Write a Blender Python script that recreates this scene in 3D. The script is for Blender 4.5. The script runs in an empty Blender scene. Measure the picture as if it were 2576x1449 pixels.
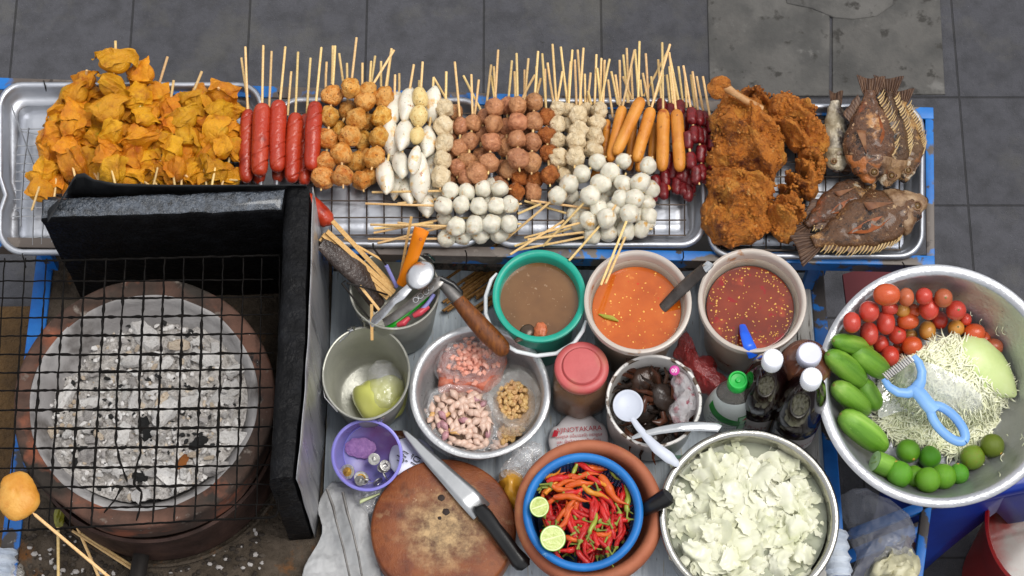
import bpy, math, random
from mathutils import Vector, Matrix, Euler, noise as NZ
R = math.radians; PI = math.pi; V = Vector
random.seed(11)
rnd = random.Random(5)
SC = bpy.context.scene
COL = SC.collection
# ---------------------------------------------------------------- camera model
F = 5500.0; TH = R(21.5)
CAM = V((0, 0, .85)) + 3.6 * V((0, -math.sin(TH), math.cos(TH)))
CR = Matrix.Rotation(TH, 3, 'X')

def at(px, py, z):
    """point on the horizontal plane z that the photo shows at (px, py) of a 2576x1449 frame"""
    d = CR @ V(((px - 1288) / F, (724.5 - py) / F, -1)); t = (z - CAM.z) / d.z
    return CAM + d * t

def mpp(px, py, z):
    return (at(px, py, z) - CAM).dot(CR @ V((0, 0, -1))) / F

# ---------------------------------------------------------------- materials
def lin(h):
    if not isinstance(h, str): return tuple(h) + (1,) if len(h) == 3 else tuple(h)
    o = []
    for i in (0, 2, 4):
        c = int(h[i:i + 2], 16) / 255
        o.append(c / 12.92 if c <= .04045 else ((c + .055) / 1.055) ** 2.4)
    return (*o, 1)

MATS = {}
def M(name, cols, sc=30, det=5, rough=.5, metal=0, bump=0, bsc=None, bdet=6, patches=(), rand=0, hue=0, sss=0, trans=0,
      alpha=1, coat=0, ior=1.45, st=(1, 1, 1), rv=0, tr=.5, co='Object', spec=.5, wave=None, nrough=.55, ani=0):
    """procedural Principled material: a colour ramp over noise, patches of further colours, bump, variation per object"""
    if name in MATS: return MATS[name]
    m = bpy.data.materials.new(name); m.use_nodes = True; MATS[name] = m
    nt = m.node_tree; N = nt.nodes; L = nt.links; b = N['Principled BSDF']
    def nd(t, **k):
        n = N.new(t)
        for a, v in k.items(): setattr(n, a, v)
        return n
    tc = nd('ShaderNodeTexCoord'); mp = nd('ShaderNodeMapping'); mp.inputs['Scale'].default_value = st
    L.new(tc.outputs[co], mp.inputs['Vector'])
    oi = nd('ShaderNodeObjectInfo'); ad = nd('ShaderNodeVectorMath', operation='MULTIPLY_ADD')
    cb = nd('ShaderNodeCombineXYZ')
    for i in range(3): L.new(oi.outputs['Random'], cb.inputs[i])
    L.new(cb.outputs[0], ad.inputs[0]); k = 40.0 / max(sc, 1e-3) * 3 if co == 'Object' else 0
    ad.inputs[1].default_value = (k, k * .7, k * 1.3); L.new(mp.outputs[0], ad.inputs[2])
    vec = ad.outputs[0]
    def noise(s, d=5, r=nrough, dist=0.0):
        n = nd('ShaderNodeTexNoise'); n.inputs['Scale'].default_value = s; n.inputs['Detail'].default_value = d
        n.inputs['Roughness'].default_value = r; n.inputs['Distortion'].default_value = dist
        L.new(vec, n.inputs['Vector']); return n.outputs['Fac']
    def ramp(fac, stops):
        r = nd('ShaderNodeValToRGB'); L.new(fac, r.inputs[0]); e = r.color_ramp.elements
        while len(e) < len(stops): e.new(.5)
        for i, (p, c) in enumerate(stops): e[i].position = p; e[i].color = c
        return r.outputs[0]
    cols = [cols] if isinstance(cols, str) or (isinstance(cols, tuple) and not isinstance(cols[0], (str, tuple, list))) else list(cols)
    if len(cols) == 1:
        rgb = nd('ShaderNodeRGB'); rgb.outputs[0].default_value = lin(cols[0]); col = rgb.outputs[0]
    else:
        n = len(cols); f = noise(sc, det)
        if wave:
            w = nd('ShaderNodeTexWave', wave_type=wave[0]); w.inputs['Scale'].default_value = wave[1]; w.inputs['Distortion'].default_value = wave[2]
            w.inputs['Detail'].default_value = 3; w.inputs['Detail Scale'].default_value = 1.5; L.new(vec, w.inputs['Vector']); f = w.outputs['Fac']
        stops = [(.5 + (i / (n - 1) - .5) * tr, lin(c)) for i, c in enumerate(cols)]
        col = ramp(f, stops)
    def mix(fac, a, c):
        x = nd('ShaderNodeMix', data_type='RGBA'); L.new(fac, x.inputs[0]); L.new(a, x.inputs[6])
        if isinstance(c, tuple): x.inputs[7].default_value = c
        else: L.new(c, x.inputs[7])
        return x.outputs[2]
    masks = []
    for p in patches:                       # (scale, threshold, softness, colour[, detail])
        f = noise(p[0], p[4] if len(p) > 4 else 5)
        s = p[2] if len(p) > 2 else .02
        k = ramp(f, [(max(0, p[1] - s), (0, 0, 0, 1)), (min(1, p[1] + s), (1, 1, 1, 1))]); masks.append(k)
        col = mix(k, col, lin(p[3]))
    if rand or hue:
        h = nd('ShaderNodeHueSaturation'); L.new(col, h.inputs['Color'])
        mr = nd('ShaderNodeMapRange'); L.new(oi.outputs['Random'], mr.inputs[0]); mr.inputs[3].default_value = 1 - rand; mr.inputs[4].default_value = 1 + rand * .6
        L.new(mr.outputs[0], h.inputs['Value'])
        if hue:
            wn = nd('ShaderNodeTexWhiteNoise', noise_dimensions='1D'); L.new(oi.outputs['Random'], wn.inputs['W'])
            m2 = nd('ShaderNodeMapRange'); L.new(wn.outputs['Value'], m2.inputs[0]); m2.inputs[3].default_value = .5 - hue; m2.inputs[4].default_value = .5 + hue
            L.new(m2.outputs[0], h.inputs['Hue'])
        col = h.outputs[0]
    L.new(col, b.inputs['Base Color'])
    b.inputs['Roughness'].default_value = rough
    if rv:
        f = noise(sc * 1.7, 6); mr = nd('ShaderNodeMapRange'); L.new(f, mr.inputs[0])
        mr.inputs[1].default_value = .3; mr.inputs[2].default_value = .7
        mr.inputs[3].default_value = max(.02, rough - rv); mr.inputs[4].default_value = min(1, rough + rv); L.new(mr.outputs[0], b.inputs['Roughness'])
    b.inputs['Metallic'].default_value = metal; b.inputs['IOR'].default_value = ior
    b.inputs['Specular IOR Level'].default_value = spec
    if sss:
        b.inputs['Subsurface Weight'].default_value = sss; b.inputs['Subsurface Radius'].default_value = (1, .5, .3); b.inputs['Subsurface Scale'].default_value = .004
    b.inputs['Transmission Weight'].default_value = trans
    if alpha < 1: b.inputs['Alpha'].default_value = alpha
    if coat: b.inputs['Coat Weight'].default_value = coat; b.inputs['Coat Roughness'].default_value = .12
    if bump:
        bs = bsc if bsc else sc * 2
        bs = bs if isinstance(bs, (list, tuple)) else [bs]
        f = noise(bs[0], bdet, .6)
        for x in bs[1:]:
            a = nd('ShaderNodeMath', operation='ADD'); L.new(f, a.inputs[0]); L.new(noise(x, 3), a.inputs[1]); f = a.outputs[0]
        bp = nd('ShaderNodeBump'); bp.inputs['Strength'].default_value = 1; bp.inputs['Distance'].default_value = bump
        L.new(f, bp.inputs['Height']); L.new(bp.outputs[0], b.inputs['Normal'])
    return m

# ---------------------------------------------------------------- mesh building
def fr(d, up=V((0, 0, 1))):
    d = d.normalized()
    if abs(d.dot(up)) > .97: up = V((0, 1, 0))
    x = up.cross(d).normalized(); return x, d.cross(x).normalized(), d

class MB:
    def __init__(s): s.v = []; s.f = []; s.mi = []; s.m = 0
    def put(s, vs, fs):
        b = len(s.v); s.v += [tuple(q) for q in vs]; s.f += [tuple(i + b for i in f) for f in fs]; s.mi += [s.m] * len(fs); return s
    def lathe(s, prof, n=64, sx=1, sy=1, fn=None, c=(0, 0, 0)):
        vs = []; fs = []; m = len(prof)
        for j, (r, z) in enumerate(prof):
            for i in range(n):
                a = 2 * PI * i / n; p = V((r * math.cos(a) * sx + c[0], r * math.sin(a) * sy + c[1], z + c[2]))
                vs.append(fn(p, a, j) if fn else p)
        for j in range(m - 1):
            for i in range(n):
                k = (i + 1) % n; fs.append((j * n + i, j * n + k, (j + 1) * n + k, (j + 1) * n + i))
        for j, rev in ((0, True), (m - 1, False)):
            if prof[j][0] < 1e-3:
                pass
        return s.put(vs, fs)
    def tube(s, pts, r, n=8, cap=True, ry=None):
        pts = [V(p) for p in pts]; m = len(pts); vs = []; fs = []
        rs = r if isinstance(r, (list, tuple)) else [r] * m
        up = V((0, 0, 1)); t0 = (pts[1] - pts[0]).normalized()
        if abs(t0.z) > .95: up = V((0, 1, 0))
        x = up.cross(t0).normalized()
        for i, p in enumerate(pts):
            t = (pts[min(i + 1, m - 1)] - pts[max(i - 1, 0)]).normalized()
            x = (x - t * x.dot(t)).normalized(); y = t.cross(x)
            for k in range(n):
                a = 2 * PI * k / n; q = ry[i] / rs[i] if isinstance(ry, (list, tuple)) and rs[i] else (ry if ry else 1)
                vs.append(p + (x * math.cos(a) + y * math.sin(a) * q) * rs[i])
        for i in range(m - 1):
            for k in range(n):
                l = (k + 1) % n; fs.append((i * n + k, i * n + l, (i + 1) * n + l, (i + 1) * n + k))
        if cap: fs += [tuple(range(n))[::-1], tuple(range((m - 1) * n, m * n))]
        return s.put(vs, fs)
    def ball(s, c, r, nu=24, nv=14, fn=None, rot=None):
        r = r if isinstance(r, (list, tuple)) else (r, r, r); c = V(c); vs = []; fs = []
        def P(x):
            d = V((x.x * r[0], x.y * r[1], x.z * r[2]))
            if fn: d = fn(d, x)
            if rot: d = rot @ d
            return c + d
        vs.append(P(V((0, 0, -1))))
        for j in range(1, nv):
            t = PI * j / nv
            for i in range(nu):
                a = 2 * PI * i / nu; vs.append(P(V((math.sin(t) * math.cos(a), math.sin(t) * math.sin(a), -math.cos(t)))))
        vs.append(P(V((0, 0, 1))))
        for i in range(nu):
            k = (i + 1) % nu; fs.append((0, 1 + k, 1 + i)); o = 1 + (nv - 2) * nu; fs.append((o + i, o + k, len(vs) - 1))
        for j in range(nv - 2):
            for i in range(nu):
                k = (i + 1) % nu; o = 1 + j * nu; fs.append((o + i, o + k, o + nu + k, o + nu + i))
        return s.put(vs, fs)
    def prism(s, ol, z0, z1, bev=0, taper=0):
        """outline (world xy, ccw) extruded z0..z1, with a bevelled top edge"""
        n = len(ol); c = sum((V((p[0], p[1], 0)) for p in ol), V()) / n
        rings = [(z0, 0), (z1 - bev, 0)] if not bev else [(z0, 0), (z1 - bev, 0), (z1 - bev * .3, bev * .35), (z1, bev)]
        def inset(d):
            o = []
            for i in range(n):
                a, p, q = V(ol[i - 1][:2]), V(ol[i][:2]), V(ol[(i + 1) % n][:2])
                e1 = (p - a).normalized(); e2 = (q - p).normalized(); n1 = V((-e1.y, e1.x)); n2 = V((-e2.y, e2.x))
                b = (n1 + n2); b = b / max(.3, b.length_squared / 2) if b.length > 1e-6 else n1
                o.append(p + b * d)
            return o
        vs = []; fs = []
        for z, d in rings: vs += [(q.x, q.y, z) for q in inset(d)]
        for j in range(len(rings) - 1):
            for i in range(n):
                k = (i + 1) % n; fs.append((j * n + i, j * n + k, (j + 1) * n + k, (j + 1) * n + i))
        fs += [tuple(range(n))[::-1], tuple(range((len(rings) - 1) * n, len(rings) * n))]
        return s.put(vs, fs)
    def box(s, a, b):
        (x0, y0, z0), (x1, y1, z1) = a, b
        return s.put([(x0, y0, z0), (x1, y0, z0), (x1, y1, z0), (x0, y1, z0), (x0, y0, z1), (x1, y0, z1), (x1, y1, z1), (x0, y1, z1)],
                     [(3, 2, 1, 0), (4, 5, 6, 7), (0, 1, 5, 4), (1, 2, 6, 5), (2, 3, 7, 6), (3, 0, 4, 7)])
    def bar(s, a, b, w, h):
        a, b = V(a), V(b); x, y, d = fr(b - a); vs = []
        for p in (a, b):
            for i, j in ((-1, -1), (1, -1), (1, 1), (-1, 1)): vs.append(p + x * w / 2 * i + y * h / 2 * j)
        return s.put(vs, [(3, 2, 1, 0), (4, 5, 6, 7), (0, 1, 5, 4), (1, 2, 6, 5), (2, 3, 7, 6), (3, 0, 4, 7)])
    def grid(s, nu, nv, fn, cu=False):
        vs = [fn(i / (nu if cu else nu - 1), j / (nv - 1)) for j in range(nv) for i in range(nu)]
        fs = []
        for j in range(nv - 1):
            for i in range(nu if cu else nu - 1):
                k = (i + 1) % nu; fs.append((j * nu + i, j * nu + k, (j + 1) * nu + k, (j + 1) * nu + i))
        return s.put(vs, fs)
    def pillow(s, ol, zb, h, na=64, nr=18, fn=None, p=2.0, under=.35, smooth=True):
        """a rounded lump over an outline (world xy): dome above zb, shallow belly below"""
        n = len(ol); c = sum((V(q[:2]) for q in ol), V((0, 0))) / n
        pol = sorted([(math.atan2(q[1] - c.y, q[0] - c.x), (V(q[:2]) - c).length) for q in ol])
        def rad(a):
            for i in range(n):
                a0, r0 = pol[i - 1]; a1, r1 = pol[i]
                if i == 0: a0 -= 2 * PI
                x = a - 2 * PI if a > pol[-1][0] and i == 0 else a
                if a0 <= x <= a1:
                    t = (x - a0) / max(1e-9, a1 - a0); t = t * t * (3 - 2 * t) if smooth else t
                    return r0 + (r1 - r0) * t
            return pol[0][1]
        rr = [rad(-PI + 2 * PI * i / na) for i in range(na)]
        vs = []; fs = []
        def P(i, u, top):
            a = -PI + 2 * PI * i / na; k = max(0, 1 - u ** p) ** (1 / p)
            q = V((c.x + rr[i] * u * math.cos(a), c.y + rr[i] * u * math.sin(a), zb + (h * k if top else -h * under * k)))
            return fn(q, V((math.cos(a) * u, math.sin(a) * u, k if top else -k)), u) if fn else q
        us = [math.sin(PI / 2 * j / nr) for j in range(nr + 1)]
        vs.append(P(0, 0, True))
        for u in us[1:]:
            for i in range(na): vs.append(P(i, u, True))
        nb = len(us) - 1
        low = us[1:-1][::-1][::2]
        for u in low:
            for i in range(na): vs.append(P(i, u, False))
        vs.append(P(0, 0, False)); last = len(vs) - 1; rings = nb + len(low)
        for i in range(na):
            k = (i + 1) % na; fs.append((0, 1 + i, 1 + k)); o = 1 + (rings - 1) * na; fs.append((o + k, o + i, last))
        for j in range(rings - 1):
            for i in range(na):
                k = (i + 1) % na; o = 1 + j * na; fs.append((o + i, o + na + i, o + na + k, o + k))
        return s.put(vs, fs)
    def xf(s, mat, start=0):
        for i in range(start, len(s.v)): s.v[i] = tuple(mat @ V(s.v[i]))
        return s
    def mesh(s, name, mats, smooth=True, angle=40):
        me = bpy.data.meshes.new(name); me.from_pydata(s.v, [], s.f)
        for m in (mats if isinstance(mats, (list, tuple)) else [mats]): me.materials.append(m)
        if any(s.mi): me.polygons.foreach_set('material_index', s.mi)
        if smooth:
            me.polygons.foreach_set('use_smooth', [True] * len(me.polygons))
            if angle and angle < 180: me.set_sharp_from_angle(angle=R(angle))
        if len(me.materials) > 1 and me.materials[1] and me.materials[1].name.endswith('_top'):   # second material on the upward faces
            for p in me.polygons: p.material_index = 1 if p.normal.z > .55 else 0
        me.update(); return me

def n3(p, f, seed=0): return NZ.noise(V((p[0] * f + seed * 3.7, p[1] * f - seed * 1.9, p[2] * f + seed * 5.3)))
def nv3(p, f, seed=0): return NZ.noise_vector(V((p[0] * f + seed * 3.7, p[1] * f - seed * 1.9, p[2] * f + seed * 5.3)))

def tag(o, label=None, cat=None, group=None, kind=None):
    if label: o['label'] = label
    if cat: o['category'] = cat
    if group: o['group'] = group
    if kind: o['kind'] = kind
    return o

def thing(name, loc, label, cat, group=None, rot=None, kind=None):
    o = bpy.data.objects.new(name, None); COL.objects.link(o); o.location = loc; o.empty_display_size = .02
    if rot is not None: o.rotation_euler = rot
    return tag(o, label, cat, group, kind)

def ob(name, mb, mats=None, parent=None, loc=(0, 0, 0), rot=None, scale=None, smooth=True, angle=40, world=False, solid=0, label=None, cat=None, group=None, kind=None):
    """link ONE mesh object; world=True: its vertices are world points, re-based on the parent or on their own base"""
    me = mb if isinstance(mb, bpy.types.Mesh) else None
    if me is None:
        if world:
            if parent: base = V(parent.location)
            else:
                xs = [v[0] for v in mb.v]; ys = [v[1] for v in mb.v]; zs = [v[2] for v in mb.v]
                base = V(((min(xs) + max(xs)) / 2, (min(ys) + max(ys)) / 2, min(zs))); loc = base
            if parent and parent.rotation_euler != Euler((0, 0, 0)):
                inv = (Matrix.Translation(parent.location) @ parent.rotation_euler.to_matrix().to_4x4()).inverted(); mb.xf(inv)
            else: mb.v = [(v[0] - base.x, v[1] - base.y, v[2] - base.z) for v in mb.v]
        me = mb.mesh(name, mats, smooth, angle)
    o = bpy.data.objects.new(name, me); COL.objects.link(o)
    o.location = loc
    if rot is not None: o.rotation_euler = rot
    if scale is not None: o.scale = scale if isinstance(scale, (tuple, list, V)) else (scale,) * 3
    if parent: o.parent = parent
    if solid:
        s = o.modifiers.new('thickness', 'SOLIDIFY'); s.thickness = solid; s.offset = 0
    return tag(o, label, cat, group, kind)

def local(parent, p):
    """world point -> parent's own space"""
    return (Matrix.Translation(parent.location) @ parent.rotation_euler.to_matrix().to_4x4()).inverted() @ V(p)

ORD = ['first', 'second', 'third', 'fourth', 'fifth', 'sixth', 'seventh', 'eighth', 'ninth', 'tenth', 'eleventh', 'twelfth', 'thirteenth', 'fourteenth', 'fifteenth', 'sixteenth']
NUM = ['no', 'one', 'two', 'three', 'four', 'five', 'six', 'seven']

def text_mb(body, size, depth=.0002):
    """letters as mesh data: verts and faces in the xy plane, starting at the origin"""
    cu = bpy.data.curves.new('t', 'FONT'); cu.body = body; cu.size = size; cu.resolution_u = 2
    o = bpy.data.objects.new('t', cu); COL.objects.link(o)
    dg = bpy.context.evaluated_depsgraph_get(); dg.update()
    me = bpy.data.meshes.new_from_object(o.evaluated_get(dg))
    vs = [tuple(v.co) for v in me.vertices]; fs = [tuple(p.vertices) for p in me.polygons]
    bpy.data.objects.remove(o); bpy.data.curves.remove(cu); bpy.data.meshes.remove(me)
    return vs, fs

def fan(nv, c): return [(c, i, (i + 1) % nv) for i in range(nv)]
def rrect(x0, y0, x1, y1, r, n=6):
    o = []
    for cx, cy, a in ((x1 - r, y0 + r, -90), (x1 - r, y1 - r, 0), (x0 + r, y1 - r, 90), (x0 + r, y0 + r, 180)):
        for i in range(n + 1):
            t = R(a + 90 * i / n); o.append((cx + r * math.cos(t), cy + r * math.sin(t)))
    return o
def ccw(ol):
    a = sum(ol[i - 1][0] * ol[i][1] - ol[i][0] * ol[i - 1][1] for i in range(len(ol)))
    return ol if a > 0 else ol[::-1]
# ================================================================ materials of the place
ALU = M('aluminium', ['b6b8bd', 'c9cacd', 'd8d9da'], sc=14, rough=.3, metal=1, bump=.0006, bsc=[9, 60], rv=.1, tr=.6)
ALU_TRAY = M('tray_aluminium', ['9fa2aa', 'b4b7be', 'c2c4ca'], sc=10, rough=.38, metal=.85, bump=.0012, bsc=[7, 25], rv=.1)
ALU_DULL = M('worn_aluminium', ['a9aaac', 'c0c1c3', 'd4d4d5'], sc=18, rough=.4, metal=.68, bump=.0007, bsc=[30, 220], rv=.1, patches=((160, .68, .03, '6e6e70'),))
STEEL = M('steel', ['b9bbbd', 'd9dadb'], sc=12, rough=.2, metal=1, bump=.0003, bsc=20, rv=.08)
DSTEEL = M('dark_steel', ['55524f', '7a7774', '8d8a86'], sc=40, rough=.4, metal=.8, rv=.15, bump=.0004)
BLACKWIRE = M('black_wire', ['1a1715', '2b2724'], sc=60, rough=.45, metal=.5)
BLUE = M('chipped_blue_paint', ['0b4f96', '1462b0', '1f74c2'], sc=24, det=8, rough=.45, bump=.0006, bsc=40,
         patches=((11, .57, .012, '3f3a38', 8), (26, .66, .015, '4a3a30', 8), (50, .70, .02, '8a8680', 6)))
RACKM = M('rack_paint', ['0c569e', '176ab6', '2078c4'], sc=20, rough=.45, bump=.0007, bsc=45,
          patches=((7, .50, .01, '584f49', 9), (20, .58, .015, '6b625b', 8), (45, .66, .02, '37302c', 6)))
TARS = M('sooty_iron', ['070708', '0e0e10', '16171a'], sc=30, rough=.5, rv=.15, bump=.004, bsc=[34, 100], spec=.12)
TAR = M('tarred_iron_skylit_top', ['0e1013', '2c3138', '4a515b', '5d6570'], sc=75, det=7, nrough=.65, tr=.5, rough=.24, rv=.14, bump=.006, bsc=[70, 160], spec=1, coat=.5, patches=((60, .62, .03, '08090a', 6),))  # blue-grey ramp paints sky highlights into the tar's colour on upward faces
SOOT = M('soot', ['060605', '0d0b0a', '1a1512'], sc=25, rough=.75, bump=.002, bsc=50, spec=.2)
GALV = M('galvanised_sheet', ['6c6c70', '8a8a8e', '9b9a9a', '77767e'], sc=3, st=(14, 14, 1), rough=.33, metal=.45, bump=.0004, bsc=30, rv=.1, patches=((3, .66, .08, '4d4a48'),))
TERRA = M('stove_clay', ['423530', '5a443b', '6e5044', '4a3b36'], sc=11, det=8, rough=.9, spec=.2, bump=.0012, bsc=[60, 220], patches=((5, .50, .07, '38332f'), (9, .62, .05, '8a5440'), (30, .66, .04, '7d746c'), (15, .68, .03, '2f2b2a'), (120, .72, .02, 'a8a09a')))
GREYCLAY = M('burnt_grey_clay', ['7a7675', '959291', 'aca9a8'], sc=10, rough=.9, bump=.0012, bsc=[40, 200], patches=((9, .64, .06, '56504c'),))
ASH = M('ash', ['2f2924', '8a837c', 'cfcac5', '554c44', 'bdb7b1'], sc=60, det=10, tr=.7, rough=.95, bump=.006, bsc=[60, 200], nrough=.7)
BAMBOO = M('bamboo', ['c8a062', 'dcb97e', 'e6c88f'], sc=6, st=(60, 60, 6), rough=.55, rand=.22, hue=.012, co='Object')
BAMBOO_DARK = M('old_bamboo', ['6e4a22', '8f6430', 'b08548'], sc=8, st=(30, 30, 4), rough=.6, rand=.25)
DIRT = M('dirt', ['3a322b', '4d443b', '5e554b'], sc=30, det=8, rough=.95, bump=.006, bsc=[40, 160])
WHITEP = M('white_plastic', ['e2e4e8', 'eceef2'], sc=10, rough=.35)
GREYT = lin('3d3d3f')

# ---------------------------------------------------------------- pavement
def ground_material():
    m = M('paving', ['313134', '3c3c40', '48484d', '37373a'], sc=22, det=9, rough=.78, bump=.0022, bsc=[60, 300], tr=.6, nrough=.7, patches=((330, .69, .03, '68686a', 3), (3.5, .62, .12, '57554f'), (45, .72, .02, '2c2b2b'), (9, .74, .02, '7a7873', 8)))
    nt = m.node_tree; N = nt.nodes; L = nt.links; b = N['Principled BSDF']
    src = b.inputs['Base Color'].links[0].from_socket
    w = (at(1214, 100, 0).x - at(326, 100, 0).x) / 3; y0 = at(2480, 245, 0).y; h = y0 - at(2480, 517, 0).y
    tc = N.new('ShaderNodeTexCoord'); sub = N.new('ShaderNodeVectorMath'); sub.operation = 'SUBTRACT'
    L.new(tc.outputs['Object'], sub.inputs[0]); sub.inputs[1].default_value = (at(921, 100, 0).x - 20 * w, y0 - 20 * h, 0)
    br = N.new('ShaderNodeTexBrick'); br.offset = 0; br.squash = 1; L.new(sub.outputs[0], br.inputs['Vector'])
    br.inputs['Scale'].default_value = 1; br.inputs['Brick Width'].default_value = w; br.inputs['Row Height'].default_value = h
    br.inputs['Mortar Size'].default_value = .0024; br.inputs['Mortar Smooth'].default_value = .25; br.inputs['Bias'].default_value = 0
    br.inputs['Color1'].default_value = (.86, .86, .87, 1); br.inputs['Color2'].default_value = (1.1, 1.1, 1.1, 1); br.inputs['Mortar'].default_value = (.42, .41, .40, 1)
    mx = N.new('ShaderNodeMix'); mx.data_type = 'RGBA'; mx.blend_type = 'MULTIPLY'; mx.inputs[0].default_value = 1
    L.new(src, mx.inputs[6]); L.new(br.outputs['Color'], mx.inputs[7]); L.new(mx.outputs[2], b.inputs['Base Color'])
    bp = N.new('ShaderNodeBump'); bp.invert = True; bp.inputs['Distance'].default_value = .006; L.new(br.outputs['Fac'], bp.inputs['Height'])
    L.new(b.inputs['Normal'].links[0].from_socket, bp.inputs['Normal']); L.new(bp.outputs[0], b.inputs['Normal'])
    return m
g = MB(); g.put([(-40, -40, 0), (40, -40, 0), (40, 40, 0), (-40, 40, 0)], [(0, 1, 2, 3)])
ob('pavement', g, ground_material(), kind='structure')

def slab_px(name, px, z0, z1, mat, **k):
    b = MB(); b.prism(ccw([at(x, y, z1)[:2] for x, y in px]), z0, z1, bev=.003); return ob(name, b, mat, world=True, **k)
CEM = M('cement_skim', ['3c3b39', '474644', '54524f', '413f3d'], sc=12, det=9, rough=.9, bump=.003, bsc=[16, 60], patches=((6, .6, .1, '5e5c59'), (30, .64, .04, '353330'), (14, .66, .04, '686663')))
for px in (((1778, -60), (2086, -60), (2088, 78), (2086, 240), (1786, 240)), ((2094, -60), (2362, -60), (2378, 236), (2094, 241))):
    slab_px('cement_patch', px, 0, .005, CEM, kind='structure')
b = MB()
ol = [(1965, -40), (2250, -40), (2246, 12), (2205, 40), (2150, 48), (2100, 44), (2040, 20), (1980, 8)]
b.prism(ccw([at(x, y, .0075)[:2] for x, y in ol]), 0, .0075, bev=.0024); ob('cement_lump', b, CEM, world=True, kind='structure')
DIRTB = M('brown_soil', ['3f2f1e', '5b4428', '6e5230'], sc=14, det=8, rough=.95, bump=.008, bsc=[30, 120])
slab_px('soil_strip', ((-300, 772), (230, 768), (250, 1700), (-300, 1700)), 0, .006, DIRTB, kind='structure')

# ---------------------------------------------------------------- the cart
cart = thing('food_cart', at(1080, 1050, 0), 'blue steel framed street food cart with a grey sheet metal top and chipped rack rails', 'food cart')
b = MB(); b.prism(ccw([at(x, y, .64)[:2] for x, y in ((838, 668), (2052, 668), (2108, 1560), (800, 1560))]), .628, .64, bev=.001)
TOPM = M('painted_sheet_top', ['8f98a2', 'abb5be', 'bcc5cc', '9aa4b2'], sc=5, st=(16, 1.2, 1), rough=.35, metal=.05, bump=.0006, bsc=20, rv=.1, patches=((12, .66, .03, 'a9a494'), (34, .68, .02, '5b574f'), (4, .66, .1, '646a74')))
ob('tabletop', b, TOPM, cart, world=True)
b = MB(); b.prism(ccw([at(x, y, .64)[:2] for x, y in ((112, 640), (836, 640), (798, 1560), (14, 1560))]), .626, .64, bev=.001)
SHELFM = M('ash_dusted_shelf', ['2a241f', '40382f', '554b41', '332c26'], sc=22, det=10, nrough=.7, rough=.92, spec=.2, bump=.005, bsc=[40, 150], patches=((3.2, .64, .04, '9aa0a4', 9), (9, .63, .05, '6d4a2c'), (60, .7, .02, '9a9690')))
ob('stove_shelf', b, SHELFM, cart, world=True)
PLANK = M('peeling_white_plank', ['8d8a86', 'a8a6a2', 'bdbbb8'], sc=6, st=(12, 1, 1), rough=.8, bump=.0015, bsc=60, patches=((22, .6, .03, '4c443d', 8),))
for x0, x1 in ((1905, 1948), (1951, 1996), (1999, 2036)):
    b = MB(); b.prism(ccw([at(x, y, .65)[:2] for x, y in ((x0, 700), (x1, 700), (x1 + 50, 1560), (x0 + 50, 1560))]), .641, .65, bev=.001); ob('plank', b, PLANK, cart, world=True)
def rail(px, z, w, h, mat=BLUE, name='rail'):
    b = MB(); a, c = at(*px[0], z), at(*px[1], z); d = (c - a).normalized(); n = V((-d.y, d.x, 0)) * w / 2
    b.prism(ccw([(a + n)[:2], (a - n)[:2], (c - n)[:2], (c + n)[:2]]), z - h, z, bev=.002); return ob(name, b, mat, cart, world=True)
rail(((118, 610), (0, 1580)), .645, .031, .03)
rail(((2052, 640), (2122, 1580)), .645, .024, .03)
rail(((96, 655), (2060, 655)), .61, .03, .03)
rail(((-10, 1570), (2125, 1570)), .61, .03, .03)
rail(((2335, 1250), (2296, 1560)), .52, .017, .02)
rail(((2130, 1345), (2420, 1235)), .52, .017, .02)
rail(((2130, 1400), (2330, 1318)), .40, .02, .02)
DKBOARD = M('dark_board', ['1b1917', '262320'], sc=20, rough=.9)
b = MB(); b.prism(ccw([at(x, y, .46)[:2] for x, y in ((2120, 690), (2300, 640), (2330, 930), (2160, 1000))]), .45, .46); ob('side_shelf', b, M('maroon_board', ['4a0d16', '5c121c'], sc=9, rough=.7), cart, world=True)
b = MB(); b.prism(ccw([at(x, y, .3)[:2] for x, y in ((140, 560), (2060, 560), (2110, 1480), (80, 1480))]), .29, .3); ob('lower_shelf', b, DKBOARD, cart, world=True)
for px, py in ((112, 650), (8, 1540), (2056, 660), (2118, 1540)):
    p = at(px, py, .62); b = MB(); b.box((p.x - .015, p.y - .015, 0), (p.x + .015, p.y + .015, .626)); ob('leg', b, BLUE, cart, world=True)
# rack of angle iron round the trays
ZR = .80
RK = [(-150, 190), (2348, 270), (2352, 668), (-150, 618)]
def rackbar(a, c, w, ZR=ZR):
    A, B = at(*a, ZR), at(*c, ZR); d = (B - A).normalized(); n = V((d.y, -d.x, 0))       # n points inward for this winding
    b = MB(); e = 2 if False else 0
    b.prism(ccw([A[:2], B[:2], (B + n * w)[:2], (A + n * w)[:2]]), ZR - .004, ZR, bev=.001)
    b.prism(ccw([(A + n * .0005)[:2], (B + n * .0005)[:2], (B + n * .0045)[:2], (A + n * .0045)[:2]]), ZR - .034, ZR - .0045)
    return ob('rack_rail', b, RACKM, cart, world=True)
rackbar(RK[0], RK[1], .022); rackbar(RK[1], RK[2], .014, ZR - .0015); rackbar(RK[2], RK[3], .018); rackbar(RK[3], RK[0], .018, ZR - .0015)
for px, py in ((2052, 655), (2330, 650), (2328, 300), (100, 605), (60, 225)):
    p = at(px, py, ZR - .035); b = MB(); z0 = .646 if py > 600 and px < 2100 else 0; b.box((p.x - .009, p.y - .007, z0), (p.x + .009, p.y + .007, ZR - .036)); ob('rack_post', b, BLUE, cart, world=True)
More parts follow.
